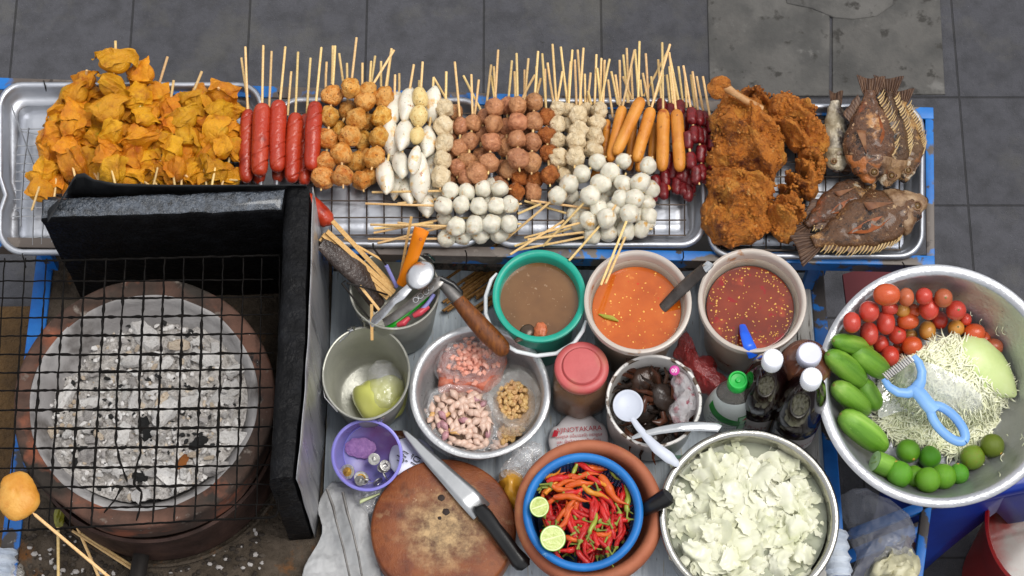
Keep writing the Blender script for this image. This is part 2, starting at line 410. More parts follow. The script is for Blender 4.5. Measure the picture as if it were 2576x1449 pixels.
for px, py in ((110, 203), (56, 638), (833, 250), (1170, 630), (1338, 630), (1715, 628), (1876, 640), (700, 232), (2270, 660)):
    a = at(px, py, .815); b = MB(); b.tube([a, a + V((.002, -.006, .004)), a + V((.003, -.012, -.006)), a + V((.001, -.013, -.03))], .0012, 5); ob('wire_tie', b, BLACKWIRE, cart, world=True)
b = MB(); P = [at(840 + 28 * i, 672 + 4 * math.sin(i * .5), .655) for i in range(44)]; b.tube(P, .008, 8)
ob('webbing_strap', b, M('woven_strap', ['241f1d', '6b5d55', '2c2f2c', '7c3f33'], sc=90, rough=.8, bump=.001), world=True, label='patterned woven strap lying across the cart top below the rack rail', cat='strap')

# ---------------------------------------------------------------- trays and wire racks
def tray(x0, y0, x1, y1, label, dent=False):
    b = MB(); rings = [(0, -.004), (-1, 0), (3, .0035), (8, .004), (12, .001), (15, -.006), (22, -.018), (30, -.0225), (44, -.0235)]
    n = 0; vs = []; fs = []
    for ins, dz in rings:
        ol = rrect(x0 + ins, y0 + ins, x1 - ins, y1 - ins, max(12, 62 - ins * .8), 8)
        ol = [(p[0], p[1]) for p in ol]; full = []
        for i in range(len(ol)):
            a, c = ol[i], ol[(i + 1) % len(ol)]; k = max(1, int(math.hypot(c[0] - a[0], c[1] - a[1]) / 40)) if i % 9 == 8 else 1
            full += [(a[0] + (c[0] - a[0]) * t / k, a[1] + (c[1] - a[1]) * t / k) for t in range(k)]
        if not n: n = len(full); cnt = [len(full)]
        if len(full) != n:                   # keep ring lengths equal
            full = [full[int(i * len(full) / n)] for i in range(n)]
        for px, py in full:
            p = at(px, py, ZR + .008); w = NZ.noise(V((px * .012, py * .012, x0))) * .0012
            if dent and px < 60: q = math.exp(-((py - 495) / 22) ** 2); p.x += .010 * q; w -= .004 * q
            vs.append((p.x, p.y, ZR + .008 + dz + w))
    for j in range(len(rings) - 1):
        for i in range(n): k = (i + 1) % n; fs.append((j * n + i, (j + 1) * n + i, (j + 1) * n + k, j * n + k))
    b.put(vs, fs)
    # floor
    X0, Y0, X1, Y1 = x0 + 40, y0 + 40, x1 - 40, y1 - 40
    def fl(u, v):
        p = at(X0 + (X1 - X0) * u, Y1 + (Y0 - Y1) * v, ZR + .008); p.z = ZR - .0156 + NZ.noise(V((p.x * 9, p.y * 9, 0))) * .0007; return p
    b.grid(14, 10, fl)
    return ob('tray', b, ALU_TRAY, world=True, solid=.0012, angle=70, label=label, cat='tray', group='aluminium trays set in the rack')
tray(-6, 208, 662, 640, 'aluminium tray with a crimped left rim under the yellow wontons', True)
tray(690, 246, 1222, 620, 'aluminium tray under the red sausages and spiced fish balls')
tray(1230, 248, 1776, 621, 'aluminium tray under the brown meatballs and orange sausages')
tray(1780, 262, 2324, 650, 'aluminium tray at the corner under the fried chicken and fish')
WIRE = M('rusty_wire', ['332a24', '4a3f38', '63584f'], sc=40, rough=.45, metal=.7)
def wire_rack(x0, y0, x1, y1, sp, label, skew=0):
    b = MB(); z = ZR - .004
    k = int((x1 - x0) / sp)
    for i in range(k + 1):
        x = x0 + (x1 - x0) * i / k; b.tube([at(x + rnd.uniform(-2, 2), y0, z), at(x + skew + rnd.uniform(-2, 2), (y0 + y1) / 2, z), at(x + skew * 2, y1, z)], .0014, 5)
    k = int((y1 - y0) / sp / .96)
    for i in range(k + 1):
        y = y0 + (y1 - y0) * i / k; b.tube([at(x0 - 4, y, z + .0018), at((x0 + x1) / 2, y + rnd.uniform(-2, 2), z + .0018), at(x1 + 4, y, z + .0018)], .0014, 5)
    return ob('wire_rack', b, WIRE, world=True, label=label, cat='wire rack', group='wire racks in the trays')
wire_rack(745, 285, 1188, 592, 43, 'rusty wire rack in the tray under the red sausages')
wire_rack(1262, 285, 1722, 592, 37, 'rusty wire rack in the tray under the brown meatballs')
wire_rack(1815, 300, 2262, 628, 37, 'wire rack in the tray under fried chicken and fish')
b = MB(); z = ZR - .004; SW = M('bright_wire', ['8f9093', 'b6b7b9'], sc=30, rough=.3, metal=1)
LW = [((28, 265), (58, 345), (84, 415), (92, 432)), ((72, 322), (60, 420), (54, 520), (52, 570)), ((92, 432), (84, 520), (83, 560), (82, 617)), ((124, 273), (123, 330), (120, 420), (104, 615)), ((140, 540), (130, 610))]
for q in LW: b.tube([at(x, y, z + .003) for x, y in q], .0013, 5)
for i, y in enumerate((325, 367, 390, 412, 433, 456, 479, 502, 524, 545)):
    b.tube([at(46 - i * 1.6, y, z), at(130, y - 2, z), at(300, y - 3, z), at(620, y - 3, z)], .0013, 5)
b.tube([at(26, 602, z), at(80, 598, z), at(150, 590, z), at(600, 588, z)], .0013, 5); b.tube([at(48, 330, z), at(110, 340, z), at(180, 352, z)], .0013, 5)
for i in range(11): b.tube([at(170 + 42 * i, 290, z + .002), at(160 + 42 * i, 615, z + .002)], .0013, 5)
ob('wire_rack', b, SW, world=True, label='loose bright wire rack with bent wires in the tray of wontons', cat='wire rack', group='wire racks in the trays')

# ---------------------------------------------------------------- wind break (black box walls)
wb = thing('wind_break', at(740, 900, .64), 'tar coated black iron wind break standing in an L round the clay stove', 'wind break')
ZT = 1.0
def wall(name, px, mat, z0=.64, z1=ZT, bev=.004, n=26, rough=.003, seed=0):
    """thick wall from a four corner footprint, lumpy with tar"""
    q = [at(x, y, z1) for x, y in px]; b = MB()
    ol = []
    for i in range(4):
        a, c = q[i], q[(i + 1) % 4]; k = max(2, int((c - a).length / .018)); ol += [a.lerp(c, t / k) for t in range(k)]
    ol = ccw([p[:2] for p in ol]); n = len(ol); vs = []; fs = []
    c0 = sum((V(p) for p in ol), V((0, 0))) / n
    lev = [(z0, 0), (z0 + (z1 - z0) * .33, 0), (z0 + (z1 - z0) * .66, 0), (z1 - .03, 0), (z1 - .008, 0), (z1 - .002, .003), (z1, .007)]
    for z, ins in lev:
        for i, p in enumerate(ol):
            a, d = V(ol[i - 1]), V(ol[(i + 1) % n]); t = (d - a).normalized(); nn = V((-t.y, t.x)); r = n3((p[0], p[1], z), 28, seed) * rough
            w = V(p) + nn * (ins + r); vs.append((w.x, w.y, z + (n3((p[0], p[1], 3), 40, seed) * rough * .8 if z > z1 - .01 else 0)))
    m = len(lev)
    for j in range(m - 1):
        for i in range(n): k = (i + 1) % n; fs.append((j * n + i, j * n + k, (j + 1) * n + k, (j + 1) * n + i))
    b.put(vs, fs); f = tuple(range((m - 1) * n, m * n)); b.put([], []); b.f.append(f); b.mi.append(0)
    return ob(name, b, mat, wb, world=True, angle=55)
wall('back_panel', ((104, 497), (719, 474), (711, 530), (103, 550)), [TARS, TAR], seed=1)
wall('side_panel', ((713, 471), (772, 467), (752, 981), (731, 1201), (672, 1206), (688, 960), (709, 532)), TAR, seed=2) if False else None
b = MB()
IN = [(709, 530), (704, 640), (697, 800), (691, 900), (686, 980), (678, 1100), (672, 1206)]; OUT = [(776, 468), (773, 640), (767, 800), (762, 900), (757, 980), (746, 1100), (735, 1201)]
IN = [(713, 472)] + IN; OUT = [(775, 466)] + OUT
pts = [(at(*i_, ZT), at(*o_, ZT)) for i_, o_ in zip(IN, OUT)]
def side(u, v):
    k = v * (len(pts) - 1); i = min(int(k), len(pts) - 2); t = k - i
    A = pts[i][0].lerp(pts[i + 1][0], t); B = pts[i][1].lerp(pts[i + 1][1], t)
    if u < .4: p = A.copy(); p.z = .64 + (ZT - .004 - .64) * u / .4
    elif u < .6: s = (u - .4) / .2; p = A.lerp(B, .08 + .84 * s); p.z = ZT - .006 * abs(2 * s - 1) ** 6
    else: p = B.copy(); p.z = ZT - .004 - (ZT - .004 - .64) * (u - .6) / .4
    p = V(p); d = nv3(p, 30, 4) * .0022; return p + d
b.grid(31, 60, side)
vs = [side(u, 1) for u in [i / 30 for i in range(31)]]; b.put(vs, [tuple(range(31))])
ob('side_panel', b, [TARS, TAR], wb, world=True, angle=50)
b = MB()
def outer(u, v):
    k = .4 + v * (len(pts) - 1.4); i = min(int(k), len(pts) - 2); B = pts[i][1].lerp(pts[i + 1][1], k - i); p = V(B); p.x += .0055 + NZ.noise(V((0, v * 6, u * 3))) * .0025; p.z = .641 + (ZT - .008 - .641) * u; return p
b.grid(12, 40, outer); ob('outer_sheet', b, GALV, wb, world=True, solid=.0012)
b = MB()
BP = [(120, 560), (190, 440), (212, 436), (236, 452), (290, 462), (420, 466), (600, 466), (772, 465)]
def plate(u, v):
    k = u * (len(BP) - 1); i = min(int(k), len(BP) - 2); t = k - i
    x = BP[i][0] + (BP[i + 1][0] - BP[i][0]) * t; y = BP[i][1] + (BP[i + 1][1] - BP[i][1]) * t
    z = ZT + .012 + .03 * math.exp(-((x - 210) / 60) ** 2); p = at(x, y, z); q = at(max(x, 104), 497 - (x - 104) * .035 + (4 if x > 150 else 0), ZT - .02); return q.lerp(p, v)
b.grid(60, 6, plate); ob('back_plate', b, M('sooty_plate', ['070708', '0d0e10', '16171a'], sc=20, rough=.4, bump=.0015, bsc=30), wb, world=True, solid=.0016)

# ---------------------------------------------------------------- clay stove, drum, ash, charcoal
ZS = .88; SX, SY = 361, 1008; u = mpp(SX, SY, ZS); c = at(SX, SY, ZS)
st = thing('charcoal_stove', (c.x, c.y, .64), 'round terracotta charcoal stove with a burnt grey bowl inside a rusty drum', 'stove')
def wob(p, a, j): return V((p.x, p.y, p.z)) + V((p.x, p.y, 0)).normalized() * n3((math.cos(a) * 2, math.sin(a) * 2, j * .1), 1.3, 3) * .004
zb = ZS - .64
b = MB(); b.lathe([(r * u, zb + z * u) for r, z in ((300, -250), (318, -120), (326, -40), (330, -14), (328, -3), (322, 1), (305, 2), (292, 0), (286, -3))], 120, fn=wob); ob('clay_ring', b, TERRA, st, angle=60)
b = MB(); b.lathe([(r * u, zb + z * u) for r, z in ((289, -4), (284, -2), (279, -4), (268, -20), (263, -34), (259, -36), (245, -70), (215, -105), (150, -125), (1, -128))], 120, fn=wob); ob('inner_bowl', b, GREYCLAY, st, angle=60)
RUST = M('rusty_drum', ['2a1d18', '43302a', '5a4238'], sc=20, rough=.65, metal=.5, bump=.0015, bsc=60, rv=.15)
b = MB(); b.lathe([(r * u, z) for r, z in ((300, .01), (318, .012), (320, .06), (316, .1), (322, .135), (326, .142), (320, .144), (312, .138))], 100); ob('drum', b, RUST, st, loc=(0, 0, 0), solid=.002)
b = MB(); b.lathe([(r * u, z) for r, z in ((1, .004), (322, .004), (332, .008), (336, .012), (330, .014))], 90); ob('base_plate', b, SHELFM, st, loc=(0, 0, 0), solid=.002)
b = MB(); p = local(st, at(350, 1400, .7)); b.tube([p + V((0, .10, -.06)), p + V((0, -.03, 0)), p + V((0, -.16, -.02))], .014, 12); ob('drum_handle', b, M('black_pipe', ['1d1a18', '2b2725'], sc=20, rough=.6, metal=.4, bump=.001), st)
ac = at(400, 1048, ZS)
def ash_h(x, y):
    dx, dy = (x - c.x) / u, (y - c.y) / u; r = math.hypot(dx, dy)
    h = -46 - .10 * dy + .05 * dx - 22 * max(0, (-dx + dy) / 260 - .1)
    h += 15 * NZ.fractal(V((x * 26, y * 26, 0)), 1, 2, 5) + 14 * NZ.fractal(V((x * 90, y * 90, 4)), 1, 2, 4); return ZS + h * u
def ash(a, v):
    r = v * 258 * u; A = 2 * PI * a; x, y = c.x + r * math.cos(A), c.y + r * math.sin(A); return V((x, y, ash_h(x, y)))
b = MB(); b.grid(220, 90, ash, cu=True); ob('ash_bed', b, ASH, world=True, label='bed of pale grey ash filling the clay stove bowl', cat='ash', kind='stuff', angle=180)
CH = [M('white_charcoal', ['a8a39e', 'cbc7c3', 'd8d5d2', '8f8a85'], sc=2.5, det=8, rough=.95, bump=.0022, bsc=[3, 9], rand=.18),
      M('grey_charcoal', ['75706d', 'a9a4a1', '85807c'], sc=2.5, det=8, rough=.95, bump=.0022, bsc=[3, 9], rand=.25),
      M('black_charcoal', ['121212', '232323', '34322f'], sc=60, rough=.8, bump=.003, bsc=110, rand=.2),
      M('brown_charcoal', ['a8957e', 'c4b6a4', '8b7358'], sc=2.5, rough=.9, bump=.002, bsc=5, rand=.2),
      M('scorched_charcoal', ['8a4f1e', 'a8662c'], sc=60, rough=.85, bump=.002, bsc=110)]
def chunk(seed):
    r = random.Random(seed); b = MB(); L = r.uniform(1.0, 2.3); n = r.randint(6, 9); vs = []; fs = []
    rad = [r.uniform(.55, 1.15) for _ in range(n)]; m = 7
    for j in range(m):
        t = j / (m - 1); s = (1 - .35 * abs(2 * t - 1) ** 2.5) * r.uniform(.82, 1.12)
        for i in range(n):
            a = 2 * PI * i / n; p = V(((t - .5) * L * 1.6, math.cos(a) * rad[i] * s * .85, math.sin(a) * rad[i] * s * .6)); vs.append(p + nv3(p, 2.2, seed) * .22)
    for j in range(m - 1):
        for i in range(n): k = (i + 1) % n; fs.append((j * n + i, j * n + k, (j + 1) * n + k, (j + 1) * n + i))
    fs += [tuple(range(n))[::-1], tuple(range((m - 1) * n, m * n))]; b.put(vs, fs); return b.mesh('charcoal', CH[0], True, 28)
CHM = [chunk(i) for i in range(12)]
SPECIAL = [(365, 840, 34, 0, -55), (480, 1010, 30, 0, 12), (560, 990, 28, 0, 40), (500, 1115, 24, 2, 30), (225, 1150, 34, 1, 18), (462, 1165, 17, 4, 75), (430, 1200, 28, 0, -30), (545, 1180, 30, 1, 10), (300, 1178, 24, 0, 15),
           (120, 1090, 24, 3, 20), (165, 1000, 26, 0, 60), (415, 1010, 24, 3, 50), (510, 900, 20, 0, -40), (590, 930, 24, 0, 20), (335, 1010, 22, 0, 80), (400, 1045, 27, 0, 85), (240, 1105, 24, 1, 10), (450, 870, 20, 3, 10), (590, 1100, 25, 0, 0), (350, 1200, 20, 2, -20)]
CN = ['white', 'grey', 'black', 'brown', 'scorched orange']
def lump(px, py, s, k, rot, i):
    z = ash_h(*at(px, py, ZS - .03)[:2]); p = at(px, py, z + .006)
    me = CHM[i % 12].copy(); me.materials[0] = CH[k]
    o = ob('charcoal_lump', me, None, loc=p, rot=(rnd.uniform(-.4, .4), rnd.uniform(-.4, .4), R(rot)), scale=s * u * .92)
    lab = {0: 'white ash covered charcoal lump lying in the stove bowl', 1: 'grey charcoal lump lying in the stove bowl', 2: 'black charcoal piece lying in the ash of the stove', 3: 'brownish charcoal lump lying in the stove bowl', 4: 'scorched orange charcoal lump near the bottom of the ash bed'}[k]
    if i == 0: lab = 'largest white charcoal slab leaning on the grey wall above the ash'
    tag(o, lab, 'charcoal', 'charcoal lumps in the stove')
for i, q in enumerate(SPECIAL): lump(q[0], q[1], q[2] * 1.05, q[3], q[4], i)
i = 20
while i < 105:
    a = rnd.uniform(0, 2 * PI); r = 245 * math.sqrt(rnd.random()); px, py = 385 + r * math.cos(a), 1045 + r * math.sin(a) * .93
    if (px - SX) ** 2 + ((py - SY - 25) / .95) ** 2 > 235 ** 2 or py < 850 + max(0, 350 - px) * .8: continue
    lump(px, py, rnd.choice((5, 7, 8, 9, 11, 13, 16, 20, 26)), rnd.choice((0, 0, 0, 0, 0, 0, 0, 1, 1, 3, 0, 2)), rnd.uniform(0, 180), i); i += 1
b = MB(); dr = random.Random(9)
for k in range(900):
    a = dr.uniform(0, 6.283); r = 250 * math.sqrt(dr.random()); px, py = 372 + r * math.cos(a), 1035 + r * math.sin(a) * .93
    if (px - SX) ** 2 + ((py - SY - 15) / .95) ** 2 > 245 ** 2: continue
    p = at(px, py, ash_h(*at(px, py, ZS - .03)[:2]) + .002); s = dr.uniform(.0012, .0048); b.m = dr.choice((0, 0, 0, 1, 1, 2, 3)); b.ball(p, (s * dr.uniform(.8, 2), s, s * .5), 6, 4, fn=lambda d, x: d * (1 + .5 * n3(x, 1.9, k)), rot=Euler((dr.uniform(-.6, .6), dr.uniform(-.6, .6), dr.uniform(0, 3))).to_matrix())
ob('ash_flakes', b, CH[:4], world=True, smooth=False, label='fine flakes of ash and broken charcoal strewn over the ash bed', cat='ash', kind='stuff')
b = MB()
for k in range(420):
    px, py = dr.uniform(60, 660), dr.uniform(1330, 1470); p = at(px, py, .642); s = dr.uniform(.0012, .005); b.m = dr.choice((0, 1, 1, 1, 2)); b.ball(p, (s * dr.uniform(.8, 1.6), s, s * .7), 6, 4, fn=lambda d, x: d * (1 + .5 * n3(x, 1.9, k)))
ob('soot_crumbs', b, [DIRT, M('dark_dirt', ['241e19', '3a322b'], sc=60, rough=.95), CH[1]], world=True, smooth=False, label='dark crumbs of soot and ash scattered on the shelf in front of the stove', cat='soot', kind='stuff')
# grill
GRM = M('tarred_wire', ['080707', '100e0d', '191614'], sc=60, rough=.55, bump=.001, bsc=200, spec=.08)
ZG = .905
gr = thing('grill_mesh', at(330, 980, ZG), 'blackened wire grill mesh lying over the charcoal stove', 'grill')
b = MB()
TOPX = [-90, -38, 12, 64, 117, 164, 215, 267, 316, 366, 414, 463, 512, 561, 613, 658]; BOTX = [-190, -135, -82, -30, 20, 72, 122, 175, 229, 280, 335, 384, 438, 489, 541, 592, 645][1:]
YL = [657, 707, 750, 800, 845, 892, 938, 983, 1032, 1078, 1128, 1178, 1227, 1281]; YR = [644, 703, 747, 791, 839, 888, 928, 975, 1025, 1074, 1121, 1170, 1218, 1268]
def wire(q, r0, ph, thick=True):
    r0 *= .74
    P = []; rr = []
    for i in range(len(q) - 1):
        a, c_ = q[i], q[i + 1]; k = max(2, int(math.hypot(c_[0] - a[0], c_[1] - a[1]) / 6))
        for t in range(k):
            f = t / k; x, y = a[0] + (c_[0] - a[0]) * f, a[1] + (c_[1] - a[1]) * f
            P.append(at(x, y, ZG + .0012 * math.sin((x + y) * PI / 25 + ph)) + V((NZ.noise(V((x * .05, y * .05, ph))) * .0012, NZ.noise(V((x * .05, y * .05, ph + 9))) * .0012, 0)))
            inside = max(0, 1 - max(0, math.hypot(x - 330, y - 1000) - 230) / 130) if thick else 0
            rr.append(r0 + .0002 + inside * (.0008 + .0012 * max(-.6, NZ.noise(V((x * .07, y * .07, ph + 5))) * 1.6)))
    P.append(at(*q[-1], ZG)); rr.append(r0); b.tube(P, rr, 7)
for i, (t, bt) in enumerate(zip(TOPX, BOTX)):
    ym = 1338 - (bt + 0) * .055
    if bt in (280, 335):
        if bt == 280: wire([(t, 650), (294, 978), (292, 1110), (302, 1165), (320, 1212)], .0014, i); wire([(308, 1222), (286, 1262), (262, 1290)], .0013, i)
        else: wire([(t, 650), (350, 978), (354, 1140), (340, 1190), (337, 1218), (356, 1238), (350, 1285), (343, 1310)], .0014, i)
        continue
    mid = t + (bt - t) * .5
    wire([(t, 650), (mid + 2, 978), (bt, ym)], .0014, i * 1.7)
for i, (l, r_) in enumerate(zip(YL, YR)):
    if i in (0,): continue
    e = 698 if i == 13 else 688
    wire([(-130, l + 2), (0, l), (300, (l + r_) / 2 + 2), (e, r_)], .0014, i * 2.3 + 40)
wire([(-130, 660), (250, 653), (704, 642)], .0022, 70, False)
wire([(-130, 1344), (0, 1337), (290, 1322), (500, 1310), (680, 1302), (694, 1296), (700, 1282), (701, 1262), (703, 900), (704, 642)], .0021, 71, False)
b.v = [tuple(V(v) - V(gr.location)) for v in b.v]; ob('wire_grid', b, GRM, gr)
# ================================================================ vessels on the cart
FILM = M('plastic_film', ['e6e6e8', 'f4f4f6'], sc=30, rough=.1, alpha=.28, ior=2.3, bump=.010, bsc=[20, 60], spec=.9)
FILM2 = M('milky_plastic_film', ['d8d4cc', 'ece8e2'], sc=30, rough=.2, alpha=.28, ior=1.8, bump=.008, bsc=[18, 50], spec=.8)
def vessel(name, label, cat, cx, cy, zr, H, tilt=0, tilty=0, group=None):
    c = at(cx, cy, zr); rot = Euler((R(tilt), R(tilty), 0)); base = c - rot.to_matrix() @ V((0, 0, H))
    return thing(name, base, label, cat, group, rot=rot), mpp(cx, cy, zr)
def turned(name, prof, mat, root, u, H, n=96, solid=0, sy=1, fn=None, angle=50, **k):
    b = MB(); b.lathe([(r * u, H + z * u) for r, z in prof], n, sy=sy, fn=fn); return ob(name, b, mat, root, solid=solid, angle=angle, **k)
def dents(s, amp, fz=1.0):
    return lambda p, a, j: V((p.x, p.y, p.z + NZ.noise(V((math.cos(a) * 1.5, math.sin(a) * 1.5, s))) * amp * fz)) + V((p.x, p.y, 0)).normalized() * NZ.noise(V((math.cos(a) * 1.3, math.sin(a) * 1.3, s + j * .15))) * amp
def disc(r, n=96, rings=10, sy=1, fn=None):
    b = MB(); b.grid(n, rings, lambda a, v: V((r * v * math.cos(2 * PI * a), r * v * math.sin(2 * PI * a) * sy, fn(r * v * math.cos(2 * PI * a), r * v * math.sin(2 * PI * a)) if fn else 0)), cu=True); return b

# --- teal bucket of brown soup
H = .18; r0, u = vessel('bucket', 'teal plastic bucket with a white wire handle, full of brown soup', 'bucket', 1357, 744, .825, H)
TEAL = M('teal_plastic', ['0a8474', '12957f', '15a08a'], sc=12, rough=.35, bump=.0004, bsc=90, patches=((16, .68, .02, '5ab8ae'),))
turned('body', [(1, -272), (88, -272), (93, -150), (103, -40), (112, -14), (117, -10), (119, -3), (117, 2), (112, 3), (104, 1), (101, -5), (99, -30), (92, -150), (86, -255), (1, -258)], TEAL, r0, u, H, sy=1.06)
b = MB(); P = []
for x, y, z in ((1250, 688, .81), (1236, 704, .81), (1222, 745, .80), (1222, 790, .795), (1238, 832, .80), (1262, 862, .80), (1300, 884, .795), (1350, 895, .79), (1400, 889, .79), (1445, 862, .80), (1466, 832, .81), (1474, 806, .815)): P.append(local(r0, at(x, y, z)))
b.tube(P, [.0022] + [.0036] * 10 + [.0022], 10); ob('handle', b, M('white_tube', ['c9cdd0', 'e0e3e5'], sc=20, rough=.4), r0)
SOUP = M('brown_soup', ['5c3d22', '6f4b2a', '7a5532'], sc=16, det=7, rough=.07, coat=.5, patches=((170, .69, .02, '8f6f52', 2), (60, .72, .02, '957a60', 2)))
b = disc(99.5 * u, sy=1.06); ob('soup', b, SOUP, loc=V(r0.location) + V((0, 0, H - 36 * u)), label='brown soup filling the teal bucket', cat='soup')
def spoon(name, label, cat, bowl, ends, mat, z, rx, ry, rw, rot, group=None, dome=True, zend=None, flat=.35):
    """a spoon: bowl ellipse (px) and handle polyline (px, half width px)"""
    c = at(*bowl, z); u = mpp(*bowl, z); t = thing(name, c, label, cat, group); b = MB()
    s = 1 if dome else -1
    def f(a, v):
        A = 2 * PI * a; q = V((rx * v * math.cos(A) * u, ry * v * math.sin(A) * u, s * (.32 * min(rx, ry) * u) * (1 - v * v) ** (.7)))
        return Matrix.Rotation(R(rot), 3, 'Z') @ q
    b.grid(36, 9, f, cu=True); ob('spoon_bowl', b, mat, t, solid=.0013)
    b = MB(); n = len(ends); P = []; W = []
    for i, e in enumerate(ends):
        zz = e[3] if len(e) > 3 else z; P.append(local(t, at(e[0], e[1], zz))); W.append(e[2] * u)
    Q = []; WW = []
    for i in range(n - 1):
        for k in range(5): f_ = k / 5; Q.append(P[i].lerp(P[i + 1], f_)); s_ = f_ * f_ * (3 - 2 * f_); WW.append(W[i] + (W[i + 1] - W[i]) * s_)
    Q.append(P[-1]); WW.append(W[-1]); b.tube(Q, WW, 10, ry=flat); ob('handle', b, mat, t); return t
BLKPL = M('black_plastic', ['0d0d0e', '1a1a1b'], sc=30, rough=.3, bump=.0003, bsc=80)
DARKSP = M('soup_stained_spoon', ['2c2119', '3f3024', '564536'], sc=30, rough=.25, metal=.3)
spoon('spoon', 'dark ladle spoon half sunk in brown soup at the bucket edge', 'spoon', (1326, 834), [(1318, 842, 10, .81), (1308, 852, 8, .825), (1296, 858, 6, .828)], DARKSP, .803, 17, 20, 0, -35)
b = MB(); p = at(1360, 832, .802); b.ball((0, 0, 0), (.011, .015, .008), 26, 16, fn=lambda d, x: d * (1 + .25 * n3(x, 2.2, 4)))
ob('meat_piece', b, M('boiled_meat', ['a84f2e', 'c06a44', '8a4028'], sc=120, rough=.35, bump=.001, bsc=300), loc=p, label='orange brown meat piece floating beside the spoon in the soup', cat='meat')

# --- two translucent tubs of chilli sauce
TUBM = M('translucent_plastic', ['b9a894', 'c9bca8'], sc=8, rough=.28, alpha=.46, patches=((14, .64, .06, 'a86a34', 7),), bump=.0003, bsc=30, spec=.6)
TUBR = M('translucent_rim', ['b9ada2', 'cdc2b8'], sc=8, rough=.25, alpha=.8, spec=.6, patches=((26, .66, .03, 'a8754a', 7),))
SAUCES = {'orange': M('orange_sauce', ['a5480f', 'b85818', 'c26626'], sc=20, det=8, rough=.07, coat=.4, patches=((120, .70, .02, 'c2360f', 3), (50, .70, .03, 'cf7a35', 4), (260, .735, .012, 'd9a24a', 2))),
          'red': M('dark_red_sauce', ['5c1c0c', '74280f', '86341a'], sc=16, det=8, rough=.06, coat=.4, patches=((60, .64, .03, '8a1412', 4), (25, .64, .05, '9a3c20', 4), (200, .72, .02, 'a33a1a', 3)))}
SEED = M('chilli_seed', ['d69a3a', 'e8b85a'], sc=50, rough=.4, rand=.2)
for key, cx, cy, R0, liq, lab in (('orange', 1605, 757, 135, (113, 58), 'translucent tub holding bright orange chilli sauce'), ('red', 1893, 754, 136, (111, 56), 'translucent tub holding dark red chilli sauce with seeds')):
    H = .20; r1, u = vessel('sauce_tub', lab, 'tub', cx, cy, .845, H, group='translucent sauce tubs'); k = R0 / 135
    turned('wall', [(1, -300), (88 * k, -300), (96 * k, -296), (104 * k, -200), (114 * k, -60), (119 * k, -30)], TUBM, r1, u, H, sy=1.03, solid=.0015)
    turned('rim', [(118 * k, -34), (122 * k, -30), (127 * k, -30), (130 * k, -26), (R0, -24), (R0 + 1, -8), (R0, -2), (R0 - 5, 0), (R0 - 10, -2), (R0 - 13, -10), (R0 - 16, -34), (R0 - 18, -46)], TUBR, r1, u, H, sy=1.03)
    s = thing('chilli_sauce', V(r1.location) + V((0, 0, .004)), f'{"bright orange" if key == "orange" else "dark red"} chilli sauce with floating seeds in a translucent tub', 'sauce', group='chilli sauces')
    zl = H - .004 - liq[1] * u
    b = MB(); b.lathe([(1e-4, 0), (93 * k * u, .002), (101 * k * u, zl * .5), (liq[0] * u, zl - .0005), (liq[0] * u - .0008, zl), (liq[0] * u - .0016, zl), (liq[0] * .6 * u, zl), (1e-4, zl)], 96, sy=1.03); ob('sauce_body', b, SAUCES[key], s, angle=40)
    b = MB(); rr = random.Random(3 + len(key)); n = 60 if key == 'orange' else 210
    for i in range(n):
        a = rr.uniform(0, 2 * PI); q = math.sqrt(rr.random()); 
        if key == 'red' and rr.random() < .55: q = rr.uniform(.72, .98)
        p = V((q * (liq[0] - 3) * u * math.cos(a), q * (liq[0] - 3) * u * math.sin(a) * 1.03, zl + .0002)); sz = rr.uniform(.0009, .0019)
        b.ball(p, (sz, sz * rr.uniform(.6, 1), .0006), 8, 5, rot=Matrix.Rotation(rr.uniform(0, 3), 3, 'Z'))
    ob('seeds', b, SEED, s, kind='stuff')
b = MB(); P = [at(x, y, .81) for x, y in ((1506, 790), (1522, 796), (1540, 800), (1556, 808))]; b.tube(P, [.001, .0035, .0042, .001], 8)
ob('green_chilli', b, M('green_chilli_skin', ['6d7a1e', '8f9a36', 'a8963c'], sc=60, rough=.25), world=True, label='wilted green chilli floating in the orange sauce', cat='chilli')
def flat_handle(name, label, cat, pts, w, mat, thick=.25, group=None, part=None):
    t = thing(name, at(*pts[0]), label, cat, group); b = MB(); P = [local(t, at(*p)) for p in pts]; Q = []
    for i in range(len(P) - 1):
        for k in range(6): Q.append(P[i].lerp(P[i + 1], k / 6))
    Q.append(P[-1]); n = len(Q); u = mpp(pts[0][0], pts[0][1], pts[0][2])
    ws = [(w if not callable(w) else w(i / (n - 1))) * u for i in range(n)]; b.tube(Q, ws, 12, ry=thick); ob(part or 'handle', b, mat, t); return t
LADM = M('scratched_grey_steel', ['3f3b39', '57524f', '6f6a66'], sc=30, rough=.3, metal=.8, rv=.12)
t = flat_handle('ladle', 'flat grey steel ladle handle leaning out of the orange sauce', 'ladle', [(1664, 778, .805), (1700, 742, .83), (1742, 702, .86), (1774, 674, .885)], lambda s: 13 + 3 * math.sin(s * 3), LADM, .22)
b = MB(); b.tube([local(t, at(1772, 676, .885)), local(t, at(1782, 668, .892)), local(t, at(1786, 662, .888))], .0075, 10, ry=.3); ob('hook', b, STEEL, t)
BLUEPL = M('bright_blue_plastic', ['1550c8', '1c5cd8', '2a6be0'], sc=20, rough=.3)
t = flat_handle('ladle', 'bright blue plastic handle hooked over the rim of the red sauce tub', 'ladle', [(1868, 818, .815), (1874, 840, .835), (1884, 868, .845), (1892, 884, .84), (1895, 896, .832)], lambda s: 8 + 7 * math.sin(min(1, s * 1.25) * 2.2), BLUEPL, .4)

